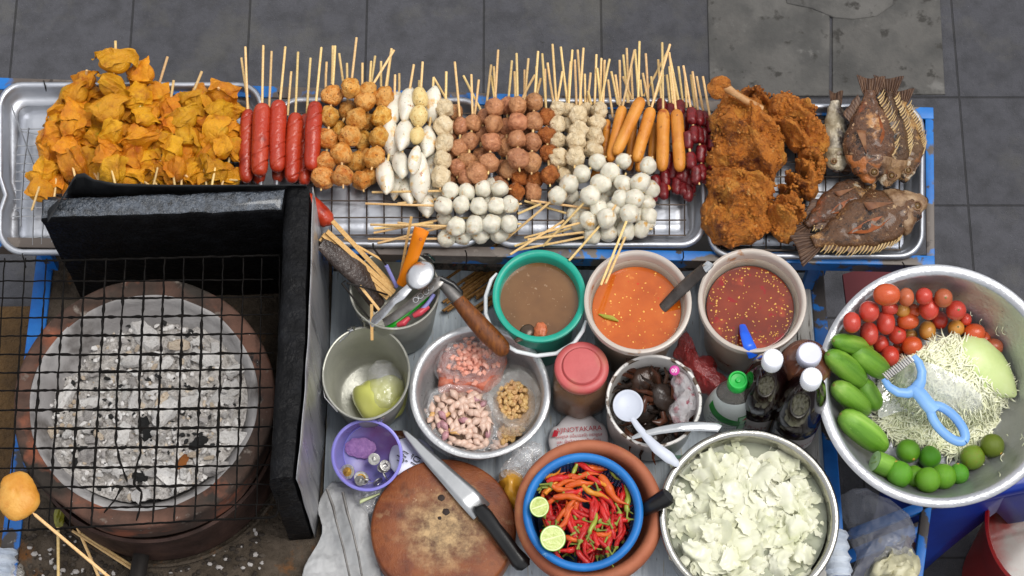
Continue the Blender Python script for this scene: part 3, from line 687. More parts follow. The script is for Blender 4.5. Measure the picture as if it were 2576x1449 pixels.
# --- aluminium pails
def pail(cx, cy, R0, zr, H, tilt, tilty, label, sy):
    r, u = vessel('pail', label, 'pail', cx, cy, zr, H, tilt, tilty, group='small aluminium pails'); h = H / u
    turned('body', [(1, -h), (R0 * .70, -h), (R0 * .78, -h + 8), (R0 * .95, -h * .25), (R0 - 3, -6), (R0, -2), (R0 + 1, 1), (R0 - 1, 3), (R0 - 4, 2), (R0 - 5, -3), (R0 * .925, -h * .25), (R0 * .76, -h + 14), (R0 * .68, -h + 6), (1, -h + 6)], ALU_PAIL, r, u, H, fn=dents(cx, .0012), angle=60, sy=sy)
    return r, u
ALU_PAIL = M('pail_aluminium', ['93938a', 'a9a99f', 'bcbbb1'], sc=12, rough=.42, metal=.4, bump=.0006, bsc=[20, 200], rv=.1)
r1, u = pail(993, 728, 113, .80, .155, -3, 0, 'aluminium pail crammed with tongs, spoons and bamboo sticks', .97)
b = MB(); lp = lambda q: [local(r1, at(*p)) for p in q]
b.tube(lp([(905, 800, .80), (912, 806, .812), (920, 808, .80), (914, 798, .796), (906, 800, .798)]), .0022, 8); ob('handle_ear', b, STEEL, r1); b = MB(); b.tube(lp([(916, 808, .80), (918, 820, .79), (930, 826, .78), (950, 830, .77)]), .0022, 8); ob('bail_handle', b, STEEL, r1); b = MB()
b.tube(lp([(1068, 640, .80), (1078, 641, .812), (1090, 652, .80), (1092, 657, .79)]), .0026, 8); ob('handle_ear', b, STEEL, r1)
r2, u2 = pail(921, 938, 110, .775, .13, 0, 0, 'aluminium pail with a bag of yellow green liquid in it', 1.13)
b = MB(); lp = lambda q: [local(r2, at(*p)) for p in q]
b.tube(lp([(876, 828, .78), (884, 824, .79), (892, 822, .785), (890, 830, .776), (880, 832, .776), (874, 842, .77), (852, 860, .765), (830, 884, .76), (812, 925, .75), (808, 960, .745), (818, 1000, .74), (850, 1036, .735)]), .0022, 8); ob('bail_handle', b, STEEL, r2); b = MB()
b.tube(lp([(952, 1058, .76), (960, 1050, .77), (966, 1048, .765), (960, 1056, .76), (952, 1064, .75)]), .0022, 8); ob('handle_ear', b, STEEL, r2)
YL_ = M('yellow_green_liquid', ['c6c95e', 'd6d876', 'e0e18a'], sc=14, det=3, rough=.15, coat=.3)
b = MB(); ol = [at(x, y, .70)[:2] for x, y in ((885, 965), (905, 955), (950, 940), (1000, 935), (1018, 950), (1020, 1000), (1005, 1030), (960, 1048), (925, 1048), (898, 1020))]
b.pillow(ol, .668, .042, 60, 12, fn=lambda q, x, k: q + V((0, 0, .004 * n3(q, 40, 2))))
bg_ = thing('liquid_bag', at(955, 995, .67), 'knotted clear bag of yellow green liquid lying in the pail', 'bag'); ob('liquid', b, YL_, bg_, world=True)
b = MB(); ol = [at(x, y, .70)[:2] for x, y in ((925, 960), (932, 915), (955, 896), (980, 898), (1005, 925), (1022, 950), (1018, 985), (1000, 1018), (965, 1040), (938, 1030), (925, 1000))]
b.pillow(ol, .676, .046, 44, 9, fn=lambda q, x, k: q + nv3(q, 55, 3) * .005 ); ob('film', b, FILM, bg_, world=True, angle=12)

# --- utensils in the first pail
def sticks(name, label, cat, mat, P, r, ry=None, group=None):
    b = MB()
    for a, c_ in P: b.bar(at(*a), at(*c_), r * 2, (ry or r) * 2)
    return ob(name, b, mat, world=True, label=label, cat=cat, group=group)
for i, (a, c_, w, h, lab) in enumerate((((812, 590, .865), (985, 742, .78), .008, .0035, 'flat bamboo strip rising highest from the bundle in the pail'), ((822, 582, .87), (992, 735, .78), .008, .0035, 'pale flat bamboo strip beside the highest one in the pail'),
        ((805, 600, .86), (975, 750, .78), .008, .0035, 'broad flat bamboo strip next to the dark bag in the pail'), ((836, 556, .875), (990, 722, .78), .0075, .003, 'long bamboo tong arm with green stained tip over the wire rack'),
        ((866, 600, .85), (962, 655, .81), .0035, .003, 'short thin bamboo splinter pointing right above the pail'), ((1035, 545, .87), (1006, 700, .79), .0042, .0025, 'upright flat bamboo stick left of the orange handle'), ((862, 665, .83), (958, 785, .80), .0045, .003, 'slim bamboo stick crossing the front of the pail'), ((935, 765, .815), (936, 856, .79), .0048, .003, 'bamboo stick hanging straight down over the second pail'))):
    p0 = V(at(*a)); b = MB(); b.bar(at(*a), at(*c_), w, h); ob('bamboo_strip', b, M('bamboo_slat', ['b98a4c', 'cda263', 'dcb67a'], sc=9, st=(40, 40, 5), rough=.5, rand=.18), world=True, label=lab, cat='bamboo strip', group='bamboo strips in the pail')
b = MB(); P = [at(x, y, z) for x, y, z in ((806, 612, .86), (830, 628, .85), (862, 652, .835), (900, 690, .82), (935, 740, .79), (955, 770, .77))]; b.tube(P, [.011, .017, .021, .020, .016, .012], 22, ry=.45)
b.v = [tuple(V(v) + nv3(v, 60, 2) * .004) for v in b.v]
ob('dark_pouch', b, M('dark_foil', ['1d1816', '3b302b', '554842'], sc=30, rough=.22, bump=.004, bsc=[40, 120], coat=.3), world=True, label='crinkled dark brown plastic pouch sticking out of the pail', cat='pouch')
ORG = M('orange_plastic', ['e07806', 'ee8a10'], sc=10, rough=.35, bump=.0002, bsc=200)
t = flat_handle('peeler', 'orange plastic handle pointing up out of the pail', 'peeler', [(1062, 574, .885), (1056, 590, .88), (1040, 640, .85), (1018, 695, .815), (1008, 715, .80)], lambda s: (6 if s < .03 else 21 - 9 * s), ORG, .6)
b = MB(); p = local(t, at(1058, 602, .893)); b.ball(p, (.0032, .0032, .0012), 14, 8); ob('hanging_hole', b, M('hole_shade', 'a85504', rough=.6), t)
spoon('spoon', 'large aluminium spoon lying bowl up across the pail', 'spoon', (1058, 692), [(1030, 722, 10, .838), (1010, 742, 12, .835), (990, 758, 9, .83), (960, 790, 11, .815), (930, 815, 12, .80)], ALU, .845, 33, 42, 0, -35, flat=.25)
t = flat_handle('tongs', 'narrow steel tongs arm pierced with a row of holes over the pail', 'tongs', [(1112, 702, .83), (1098, 712, .83), (1070, 736, .825), (1030, 770, .815), (990, 798, .808), (966, 812, .80)], lambda s: 5 + 10 * math.sin(min(1, s * 3 + .35) * 1.57) * (1 - s * .45), DSTEEL, .2)
for x, y in ((1083, 724), (1072, 735), (1058, 745), (1046, 755)):
    b = MB(); p = local(t, at(x, y, .829)); b.tube([p + V((.0045 * math.cos(a), .0045 * math.sin(a), .0006)) for a in [2 * PI * i / 16 for i in range(17)]], .0009, 6); ob('hole_rim', b, STEEL, t)
GRN = M('bright_green_plastic', ['0c9a14', '1cae20'], sc=10, rough=.3)
flat_handle('spatula', 'bright green plastic handle lying low inside the pail', 'spatula', [(970, 822, .785), (990, 812, .79), (1020, 788, .79), (1050, 765, .785), (1075, 745, .78)], lambda s: 11 - 3 * s, GRN, .4)
t = thing('clip', at(1038, 800, .79), 'pink plastic clip pinched in the middle at the pail rim', 'clip')
for q in (((1000, 818, .79), (1014, 814, .793), (1028, 800, .79)), ((1040, 795, .79), (1056, 787, .793), (1078, 772, .79))):
    b = MB(); b.tube([local(t, at(*p)) for p in q], [.004, .0062, .004], 12); ob('clip_arm', b, M('pink_plastic', ['b83a48', 'cc4a58'], sc=20, rough=.35), t)
for q, l in ((((972, 668, .82), (985, 695, .80), (998, 722, .785)), 'lilac plastic straw standing at the back of the pail'), (((1092, 740, .80), (1075, 765, .795), (1046, 795, .79)), 'lilac plastic straw leaning along the pail wall')):
    b = MB(); b.tube([at(*p) for p in q], .0033, 8); ob('straw', b, M('lilac_plastic', ['7f7fc4', '9a9ad6'], sc=20, rough=.3), world=True, label=l, cat='straw', group='lilac straws')
for q, l in ((((870, 706, .84), (860, 712, .84), (895, 758, .82), (930, 802, .80)), 'thin black wire skewer with a hooked tip left of the pail'), (((872, 712, .835), (890, 716, .835), (940, 730, .81), (975, 742, .79)), 'dark wire rod lying level inside the pail'), (((938, 612, .86), (940, 625, .855), (970, 665, .82), (990, 700, .79)), 'thin dark wire standing at the back of the pail')):
    b = MB(); b.tube([at(*p) for p in q], .0017, 7); ob('wire_skewer', b, BLACKWIRE, world=True, label=l, cat='wire skewer', group='wire skewers in the pail')
b = MB(); P = [at(*p) for p in ((1108, 700, .83), (1140, 716, .825), (1158, 735, .82), (1156, 752, .815), (1140, 768, .81))]; b.tube(P, .0052, 10); ob('pan_handle', b, BLKPL, world=True, label='black bent plastic loop handle right of the pail', cat='handle')
# ladle with wooden handle
WOODH = M('handle_wood', ['4a2508', '6e3a10', '8a5018'], sc=6, st=(30, 12, 6), rough=.35, bump=.0008, bsc=80, patches=((14, .66, .05, '28160a'),))
t = thing('wooden_ladle', at(1200, 800, .80), 'ladle with a long varnished wooden handle lying across pail and basin', 'ladle')
b = MB(); b.tube([local(t, at(*p)) for p in ((1104, 706, .82), (1114, 714, .82), (1140, 742, .82), (1156, 758, .818))], [.007, .0095, .0105, .0115], 18); ob('socket', b, DSTEEL, t)
b = MB(); q = [((1153, 755, .818), .0118), ((1170, 776, .816), .0135), ((1195, 805, .81), .0155), ((1225, 838, .805), .0165), ((1250, 862, .80), .0158), ((1264, 878, .797), .0145), ((1272, 886, .795), .011), ((1276, 890, .795), .004)]
b.tube([local(t, at(*p)) for p, _ in q], [r for _, r in q], 20); ob('wooden_handle', b, WOODH, t)
b = MB(); rr = random.Random(3)
for i in range(26): a = at(1110 + rr.uniform(0, 90), 735 + rr.uniform(-30, 60), .645 + rr.random() * .012); b.tube([a, a + V((.115 + rr.uniform(-.01, .01), .085 + rr.uniform(-.006, .006), 0))], .0026, 6)
ob('bamboo_bundle', b, BAMBOO_DARK, world=True, label='bundle of old bamboo skewers lying under the rack beside the pail', cat='skewers', kind='stuff')

# --- aluminium basin with three bags
H = .095; rb, u = vessel('basin', 'white grey aluminium basin holding bags of shrimp, garlic and peanuts', 'basin', 1207, 984, .745, H, 2)
turned('body', [(1, -140), (110, -140), (135, -125), (158, -60), (164, -14), (172, -12), (177, -5), (177, 1), (171, 4), (162, 2), (158, -4), (152, -60), (128, -118), (105, -130), (1, -131)], ALU_DULL, rb, u, H, fn=dents(3, .0018), angle=60)
def bag(name, label, px, z, h, mat, seed, amp=.005, cat='bag', f=45, nr=12, na=54):
    b = MB(); ol = [at(x, y, z)[:2] for x, y in px]; b.pillow(ol, z, h, na, nr, fn=lambda q, x, k: q + nv3(q, f, seed) * amp + nv3(q, f * 2.6, seed + 5) * amp * .4)
    return b
SHR = M('dried_shrimp_flesh', ['a04a34', 'c06a52', 'd28a74'], sc=70, rough=.5, rand=.15, bump=.0015, bsc=200)
sb = thing('shrimp_bag', at(1180, 920, .70), 'clear plastic bag of pink dried shrimp at the back of the basin', 'bag')
b = bag('', '', [(1105, 950), (1100, 900), (1120, 865), (1165, 846), (1215, 850), (1250, 875), (1275, 905), (1268, 945), (1230, 985), (1180, 990), (1130, 985), (1102, 990)], .69, .03, 0, 2, .004); ob('shrimp_mass', b, SHR, sb, world=True)
b = bag('', '', [(1090, 930), (1098, 882), (1125, 850), (1165, 838), (1215, 842), (1250, 858), (1268, 890), (1270, 925), (1240, 960), (1190, 975), (1150, 978), (1110, 960)], .695, .044, 0, 6, .006); ob('film', b, FILM, sb, world=True, angle=12)
b = MB(); rr = random.Random(8)
for i in range(110):
    px, py = rr.gauss(1186, 27), rr.gauss(905, 20); a = rr.uniform(0, 6.3); L = rr.uniform(9, 17); z = .742 + rr.uniform(-.006, .006) - ((px - 1186) ** 2 + (py - 905) ** 2) * 6e-6
    P = [at(px + math.cos(a + k * .5) * L * k / 3, py + math.sin(a + k * .5) * L * k / 3, z + .002 * math.sin(k)) for k in range(4)]; b.tube(P, [.0016, .0044, .0038, .0010], 7, ry=.55)
ob('dried_shrimp', b, M('pink_shrimp', ['d4806a', 'e4a28e', 'efc0b0'], sc=90, rough=.45), world=True, label='heap of small pink dried shrimp in the open bag mouth', cat='dried shrimp', kind='stuff')
gb = thing('garlic_bag', at(1165, 1065, .69), 'open clear plastic bag filled with unpeeled garlic cloves', 'bag')
def collar(px, z0, w, h, mat, root, name, seed, lean=.0):
    """the turned out crumpled mouth of a soft bag round its filling"""
    n = len(px); b = MB(); P = [at(x, y, z0) for x, y in px]; c = sum(P, V()) / n
    def f(a, v):
        k = a * n; i = int(k) % n; t = k - int(k); t = t * t * (3 - 2 * t); p = P[i].lerp(P[(i + 1) % n], t); d = p - c; d.z = 0; L = d.length; d.normalize()
        q = p + d * (w * (v - .4)); q.z = z0 + h * math.sin(PI * min(1, v * .8)) - .03 * max(0, v - .6)
        return q + nv3(q, 30, seed) * .006 + nv3(q, 70, seed) * .002
    b.grid(44, 8, f, cu=True); return ob(name, b, mat, root, world=True, angle=14)
GP = [(1078, 1040), (1095, 1000), (1135, 985), (1180, 985), (1215, 1005), (1238, 1050), (1240, 1090), (1225, 1125), (1190, 1132), (1140, 1122), (1100, 1100), (1082, 1070)]
b = bag('', '', GP, .675, .035, 0, 3, .003); ob('garlic_mass', b, M('garlic_heap', ['a8826a', 'c7a890', '8a5f58'], sc=90, rough=.5, bump=.002, bsc=160), gb, world=True)
collar(GP, .695, .03, .016, FILM, gb, 'film', 7)
GARL = [M('garlic_skin', ['b98f7c', 'd8bcaa', 'c49a90'], sc=2.5, st=(1, 5, 5), rough=.35, rand=.12), M('garlic_purple', ['8a5a62', 'b08088', 'cda8a4'], sc=2.5, st=(1, 5, 5), rough=.35, rand=.15), M('garlic_tan', ['b98248', 'd0a264', 'e0bd86'], sc=2.5, st=(1, 5, 5), rough=.35, rand=.1)]
b = MB(); b.tube([V((x, .18 * math.sin((x + 1) * 1.6), 0)) for x in [-1 + i * 2.15 / 14 for i in range(15)]], [.02, .2, .33, .44, .51, .54, .53, .49, .42, .33, .23, .13, .07, .05, .03], 14, ry=.85); GME = b.mesh('garlic_clove', GARL[0])
def inside(px, py, pol):
    s = False; n = len(pol)
    for i in range(n):
        (x0, y0), (x1, y1) = pol[i - 1], pol[i]
        if (y0 > py) != (y1 > py) and px < (x1 - x0) * (py - y0) / (y1 - y0) + x0: s = not s
    return s
rr = random.Random(21); GMS = []
for k in range(3): me = GME.copy(); me.materials[0] = GARL[k]; GMS.append(me)
GL = ['pinkish cream unpeeled garlic clove in the open bag in the basin', 'purple skinned garlic clove among the paler cloves in the bag', 'tan yellow garlic clove among the pinkish cloves in the bag']
pts = []; tries = 0
while len(pts) < 74 and tries < 9000:
    tries += 1; px, py = rr.uniform(1085, 1230), rr.uniform(995, 1125)
    if inside(px, py, GP) and all((px - a) ** 2 + ((py - c_)) ** 2 > 115 for a, c_ in pts): pts.append((px, py))
pts += [(1072, 1038), (1066, 1032), (1250, 1112), (1262, 1120), (1242, 1128), (1255, 1098)]
for i, (px, py) in enumerate(pts):
    k = 2 if i == 5 or rr.random() < .05 else (1 if rr.random() < .16 else 0); d = math.hypot(px - 1160, py - 1058) / 80
    z = .717 - .012 * d * d + rr.uniform(0, .005) if i < 74 else .69
    ob('garlic_clove', GMS[k], loc=at(px, py, z), rot=(rr.uniform(-.6, .6), rr.uniform(-.5, .5), rr.uniform(0, 6.3)), scale=rr.uniform(.0092, .0125), label=GL[k] if i < 74 else 'garlic clove lying loose on the basin floor outside the bag', cat='garlic', group='garlic cloves')
pb = thing('peanut_bag', at(1290, 1010, .69), 'clear plastic bag of roasted peanuts with a turned down mouth', 'bag')
PP = [(1240, 1010), (1248, 970), (1275, 950), (1305, 945), (1335, 960), (1350, 1000), (1345, 1040), (1320, 1065), (1280, 1068), (1250, 1045)]
NUTM = M('roasted_peanut', ['a97c48', 'c49c66', 'd6b68a'], sc=2, rough=.45, rand=.2, hue=.01)
b = bag('', '', [(x, y + 20) for x, y in PP], .672, .035, 0, 4, .002); ob('peanut_mass', b, M('peanut_heap', ['8f6434', 'b98a50', 'a2763f'], sc=110, rough=.5, bump=.002, bsc=200), pb, world=True)
collar(PP, .71, .034, .014, FILM2, pb, 'film', 9)
b = MB(); b.ball((0, 0, 0), (1.25, .85, .72), 16, 10, fn=lambda d, x: V((d.x, d.y, d.z - (.18 if d.z > 0 and abs(d.y) < .12 else 0)))); NME = b.mesh('peanut', NUTM)
pts = []; tries = 0
while len(pts) < 52 and tries < 6000:
    tries += 1; px, py = rr.uniform(1250, 1325), rr.uniform(958, 1055)
    if ((px - 1290) / 36) ** 2 + ((py - 1005) / 50) ** 2 < 1 and all((px - a) ** 2 + (py - c_) ** 2 > 52 for a, c_ in pts): pts.append((px, py))
for px, py in pts: ob('peanut', NME, loc=at(px, py, .712 + rr.uniform(0, .006)), rot=(rr.uniform(-.7, .7), rr.uniform(-.7, .7), rr.uniform(0, 6.3)), scale=rr.uniform(.0042, .0054), label='roasted peanut half in the open mouth of the peanut bag', cat='peanut', group='peanuts in the bag')
pts = []; tries = 0
while len(pts) < 30 and tries < 6000:
    tries += 1; px, py = rr.uniform(1258, 1325), rr.uniform(1075, 1112)
    if all((px - a) ** 2 + (py - c_) ** 2 > 60 for a, c_ in pts) and (px - 1207) ** 2 + (py - 984) ** 2 < 148 ** 2: pts.append((px, py))
for px, py in pts: ob('peanut', NME, loc=at(px, py, .69 + rr.uniform(0, .006)), rot=(rr.uniform(-.7, .7), rr.uniform(-.7, .7), rr.uniform(0, 6.3)), scale=rr.uniform(.0042, .0054), label='peanut half pressed against the lower side of its bag', cat='peanut', group='peanuts low in the bag')

# --- lilac box with coins
LIL = M('lilac_translucent', ['817bc8', '928dd6', 'a29de0'], sc=6, rough=.25, alpha=.62, spec=.5, patches=((7, .60, .12, '8a4a90'),))
LILR = M('lilac_rim', ['7f7ad0', '9691e0'], sc=6, rough=.25, alpha=.9)
H = .052; rp, u = vessel('plastic_tub', 'lilac translucent plastic tub with coins in it', 'tub', 923, 1145, .735, H, 21, -6)
turned('wall', [(1e-2, -78), (70, -78), (74, -76), (84, -20), (86, -4)], LIL, rp, u, H, solid=.0012)
turned('rim', [(85, -6), (88, -5), (91, -3), (91, 2), (88, 4), (84, 3), (83, -2)], LILR, rp, u, H)
turned('base_ring', [(71, -75), (73, -72.5), (75, -75)], LILR, rp, u, H)
b = MB(); p = local(rp, at(905, 1128, .70)); b.ball(p + V((0, 0, -.007)), (.026, .017, .0022), 40, 20, fn=lambda d, x: d * (1 + .2 * n3(x, 3, 1))); ob('soaked_paper', b, M('pink_pulp', ['7d5a94', '9068a0', 'a07ab0'], sc=160, rough=.7, bump=.002, bsc=260), rp)
SIL = M('coin_silver', ['8f8d88', 'b5b3ae', 'cac8c2'], sc=240, rough=.3, metal=.95, bump=.0004, bsc=420, rand=.15); GLD = M('coin_brass', ['a67c2e', 'c79c48', 'd8b464'], sc=200, rough=.3, metal=.9, bump=.0005, bsc=400)
def coin(x, y, rp_, dz, tx, ty, label, gold=False):
    uu = mpp(x, y, .70); p = at(x, y, .70 + dz); p = p; t = thing('coin', p, label, 'coin', 'coins in the lilac tub', rot=Euler((R(21 + tx), R(-6 + ty), rr.uniform(0, 6))))
    b = MB(); r = rp_ * uu; b.lathe([(1e-5, -.0009), (r, -.0009), (r, .0009), (r * .92, .0010), (r * .90, .0006), (1e-5, .0006)], 40); ob('disc', b, SIL, t, angle=30)
    b = MB()
    if gold: b.lathe([(r * .62, .0005), (r * .62, .0010), (1e-5, .0011)], 36, fn=lambda q, a, j: q * (1 + .04 * math.cos(a * 12)) if j < 2 else q); ob('brass_centre', b, GLD, t, angle=30)
    b = MB(); b.ball((0, 0, .0009), (r * .36, r * .46, .0010), 18, 9, fn=lambda d, x: d * (1 + .35 * n3(x, 2.4, rp_ + x.z))); ob('relief', b, GLD if gold else SIL, t)
coin(874, 1187, 19, .006, 0, 0, 'two tone coin with a brass centre at the left of the lilac tub', True)
coin(909, 1203, 19, .006, 0, 0, 'two tone coin partly under a silver coin at the bottom of the tub', True)
coin(941, 1155, 15, .010, 0, 0, 'darker silver coin lying by itself in the tub')
coin(963, 1178, 14.5, .008, 0, 0, 'silver coin half under another silver coin in the tub')
coin(969, 1171, 14.5, .012, 4, 0, 'bright silver coin on top of another at the right of the tub')
coin(905, 1209, 13, .014, 3, 0, 'small silver coin on top of the two tone coin')
coin(921, 1206, 12, .013, 50, -15, 'dark coin standing on edge against the tub wall')
coin(968, 1196, 14, .010, 55, -40, 'coin leaning on the right wall of the lilac tub'); coin(950, 1212, 14, .010, 62, -20, 'coin leaning on the lower wall of the lilac tub')

# --- white enamel pot with pickled crabs
H = .13; rw, u = vessel('enamel_pot', 'chipped white enamel pot of dark pickled crabs', 'pot', 1645, 1008, .785, H, 4)
ENAM = M('white_enamel', ['bdb9b4', 'd3d0cc', 'dcdad6'], sc=9, rough=.3, patches=((40, .70, .02, '8a7d70'),)); ENAMR = M('chipped_enamel_rim', ['cfccc7', 'dedcd8'], sc=20, rough=.4, bump=.001, bsc=120, patches=((45, .56, .015, '5b4c3e', 8), (90, .64, .02, '3b2f26', 6)))
turned('body', [(1, -196), (100, -196), (112, -186), (114, -60), (116, -6), (113, -6), (110, -60), (106, -176), (96, -186), (1, -188)], ENAM, rw, u, H)
turned('rim', [(115, -8), (119, -5), (121, 0), (119, 3), (114, 2), (112, -3), (113, -8)], ENAMR, rw, u, H, fn=lambda p, a, j: p * 1 + V((0, 0, NZ.noise(V((math.cos(a) * 4, math.sin(a) * 4, 2))) * .002)))
CRABM = M('crab_shell', ['15100d', '2b211c', '43352c'], sc=1.6, rough=.22, bump=.0012, bsc=90, rand=.3, patches=((1.4, .66, .08, '6e4a36'),)); CLAWM = M('crab_claw', ['331a12', '55301f', '241410'], sc=3, rough=.25, rand=.3)
def crab(i, x, y, z, s, rot, label):
    t = thing('crab', at(x, y, z), label, 'crab', 'pickled crabs in the enamel pot', rot=Euler(rot)); b = MB()
    b.ball((0, 0, 0), (s, s * .8, s * .42), 30, 16, fn=lambda d, q: d * (1 + .12 * n3(q, 2.5, i)) + V((0, 0, 0))); ob('carapace', b, CRABM, t)
    for sd in (-1, 1):
        for k in range(4):
            a = R(-50 + 28 * k); b = MB(); c0 = V((sd * s * .8 * math.cos(a), s * .7 * math.sin(a), 0)); d = V((sd * math.cos(a), math.sin(a), 0))
            b.tube([c0, c0 + d * s * .6 + V((0, 0, s * .25)), c0 + d * s * 1.0 + V((0, 0, -s * .1)), c0 + d * s * 1.2 + V((0, -s * .2, -s * .4))], [s * .14, s * .13, s * .08, s * .02], 8, ry=.6); ob('leg', b, CLAWM if k % 2 else CRABM, t)
        b = MB(); c0 = V((sd * s * .5, s * .7, 0)); b.tube([c0, c0 + V((sd * s * .4, s * .3, s * .1)), c0 + V((sd * s * .2, s * .75, s * .15)), c0 + V((-sd * s * .15, s * .95, s * .1))], [s * .16, s * .24, s * .22, s * .03], 10, ry=.7); ob('claw', b, CLAWM, t)
crab(1, 1625, 958, .735, .030, (.5, .2, .4), 'dark curled crab at the back of the enamel pot'); crab(2, 1672, 1000, .74, .028, (.1, -.5, 2.4), 'brown red crab with visible claws in the middle of the pot')
crab(3, 1625, 1030, .725, .026, (-.4, .3, 4.1), 'black crab under the white ladle'); crab(4, 1690, 1040, .725, .026, (.3, .6, 5.4), 'brown crab against the pink printed bag'); crab(5, 1640, 1090, .715, .027, (0, .3, 1.2), 'dark crab low behind the steel tongs'); crab(6, 1600, 985, .722, .024, (.6, -.4, 3.2), 'black crab at the left wall of the pot')
b = disc(104 * u, fn=lambda x, y: .004 * n3((x, y, 0), 60, 2)); ob('crab_brine', b, M('dark_brine', ['120d0a', '231913', '32261d'], sc=60, rough=.2, bump=.004, bsc=90), loc=V(rw.location) + V((0, 0, .045)), label='dark brown brine in the bottom of the enamel pot', cat='brine')
b = bag('', '', [(1690, 910), (1720, 920), (1745, 960), (1762, 1005), (1740, 1050), (1715, 1085), (1690, 1060), (1705, 1000), (1700, 950)], .75, .03, 0, 12, .008, nr=16)
PINKP = M('pink_printed_film', ['d8d2d4', 'e6e2e4'], sc=20, rough=.2, alpha=.42, bump=.005, bsc=[40, 120], patches=((40, .60, .02, 'b83a55', 8), (12, .62, .03, 'b04052', 5)))
ob('printed_bag', b, PINKP, world=True, angle=180, label='clear bag with pink print lining the right side of the enamel pot', cat='bag')
b = MB(); c_ = at(1697, 932, .793); b.ball((0, 0, 0), (.0085, .0085, .0022), 20, 8); tg = thing('print_badge', c_, 'round pink badge reading 00 printed on the clear bag', 'badge', rot=Euler((R(20), 0, 0))); ob('badge_disc', b, M('badge_pink', ['b8308a', 'c84898'], sc=30, rough=.4), tg)
b = MB(); vs, fs = text_mb('00', .0095); b.put([(v[0] - .0055, v[1] - .0033, .0024) for v in vs], fs); ob('badge_digits', b, WHITEP, tg, smooth=False)
WHL = M('white_ladle_plastic', ['b4b9c6', 'c4c9d4'], sc=8, rough=.42)
spoon('ladle', 'white plastic ladle with its bowl up lying on the enamel pot', 'ladle', (1580, 1020), [(1590, 1052, 7, .80), (1606, 1075, 8.5, .80), (1634, 1108, 11, .80), (1655, 1130, 14, .80), (1682, 1150, 15, .797), (1700, 1165, 10, .793), (1708, 1173, 5, .79)], WHL, .80, 38, 42, 0, 0, flat=.45, dome=False)
t = flat_handle('tongs', 'bright steel tongs lying across the front of the enamel pot', 'tongs', [(1590, 1102, .797), (1610, 1094, .80), (1660, 1082, .803), (1710, 1074, .805), (1760, 1072, .803), (1806, 1074, .80), (1812, 1078, .80)], lambda s: 4 + 8.5 * math.sin(min(1, s * 1.3) * 1.75), STEEL, .3)

# --- glass jar with a pink lid
H = .15; rj, u = vessel('glass_jar', 'glass jar of brown paste with a pink screw lid', 'jar', 1463, 924, .80, H)
b = MB(); hexf = lambda p, a, j: V((p.x, p.y, 0)) * (1 - .05 * math.cos(a * 6) * (1 if 1 <= j <= 6 else 0)) + V((0, 0, p.z))
PASTE = M('brown_paste', ['52301a', '83502a', '9c6a3a'], sc=14, det=7, rough=.4, bump=.001, bsc=60)
b.lathe([(1e-4, .004), (64 * u, .004), (70 * u, .012), (71 * u, .05), (71 * u, .085), (69 * u, .1), (60 * u, .112), (1e-4, .113)], 72, fn=hexf); ob('paste', b, PASTE, rj)
b = MB(); b.lathe([(1e-4, 0), (66 * u, 0), (74 * u, .008), (75 * u, .05), (75 * u, .085), (72 * u, .105), (63 * u, .122), (60 * u, .135)], 72, fn=hexf); ob('glass_wall', b, M('jar_glass', ['8a7a68', '9c8b78'], sc=8, rough=.06, alpha=.32, spec=.8), rj)
PINKL = M('pink_lid_plastic', ['a84848', 'b85454', 'c46462'], sc=12, rough=.42, bump=.0005, bsc=60, patches=((9, .62, .06, 'b06e58'),))
turned('lid', [(60, -22), (67, -20), (69, -8), (68, 2), (64, 6), (52, 8), (50, 7), (49, 11), (46, 14), (30, 15), (1e-2, 15)], PINKL, rj, u, H, n=72, angle=40)

# --- bottles
def bottle(name, label, cx, cy, zc, prof, mat, capmat, capr, caph, group=None, ridged=False, tiltx=0):
    c = at(cx, cy, zc); H = zc - .645; t = thing(name, (c.x, c.y, .645), label, 'bottle', group); b = MB()
    b.lathe([(r, z) for r, z in prof], 48); ob('body', b, mat, t)
    b = MB(); b.lathe([(capr * .98, H - caph), (capr, H - caph + .002), (capr, H - .003), (capr - .0025, H), (capr * .3, H - .0004), (1e-4, H - .0006)], 60, fn=(lambda p, a, j: V((p.x * (1 + .02 * math.cos(a * 30)), p.y * (1 + .02 * math.cos(a * 30)), p.z)) if j < 3 else p)); ob('cap', b, capmat, t, angle=50)
    return t, H
DK = M('dark_sauce_glass', ['0a0405', '160808', '22100c'], sc=5, st=(6, 6, 1), rough=.07, coat=.4, spec=.7)
CAPW = M('white_cap', ['dfe2ec', 'eef0f6'], sc=10, rough=.4)
def dark_prof(H): return [(1e-4, 0), (.036, 0), (.04, .004), (.04, .09), (.0385, .093), (.04, .096), (.0385, .1), (.04, .104), (.0385, .108), (.040, .112), (.040, .15), (.037, .18), (.029, H - .055), (.018, H - .03), (.014, H - .022), (.014, H - .004)]
LABM = M('paper_label', ['b9b2b0', 'cbc5c2'], sc=30, rough=.5); GOLDL = M('gold_label', ['8a6420', 'b08a3a'], sc=60, rough=.4)
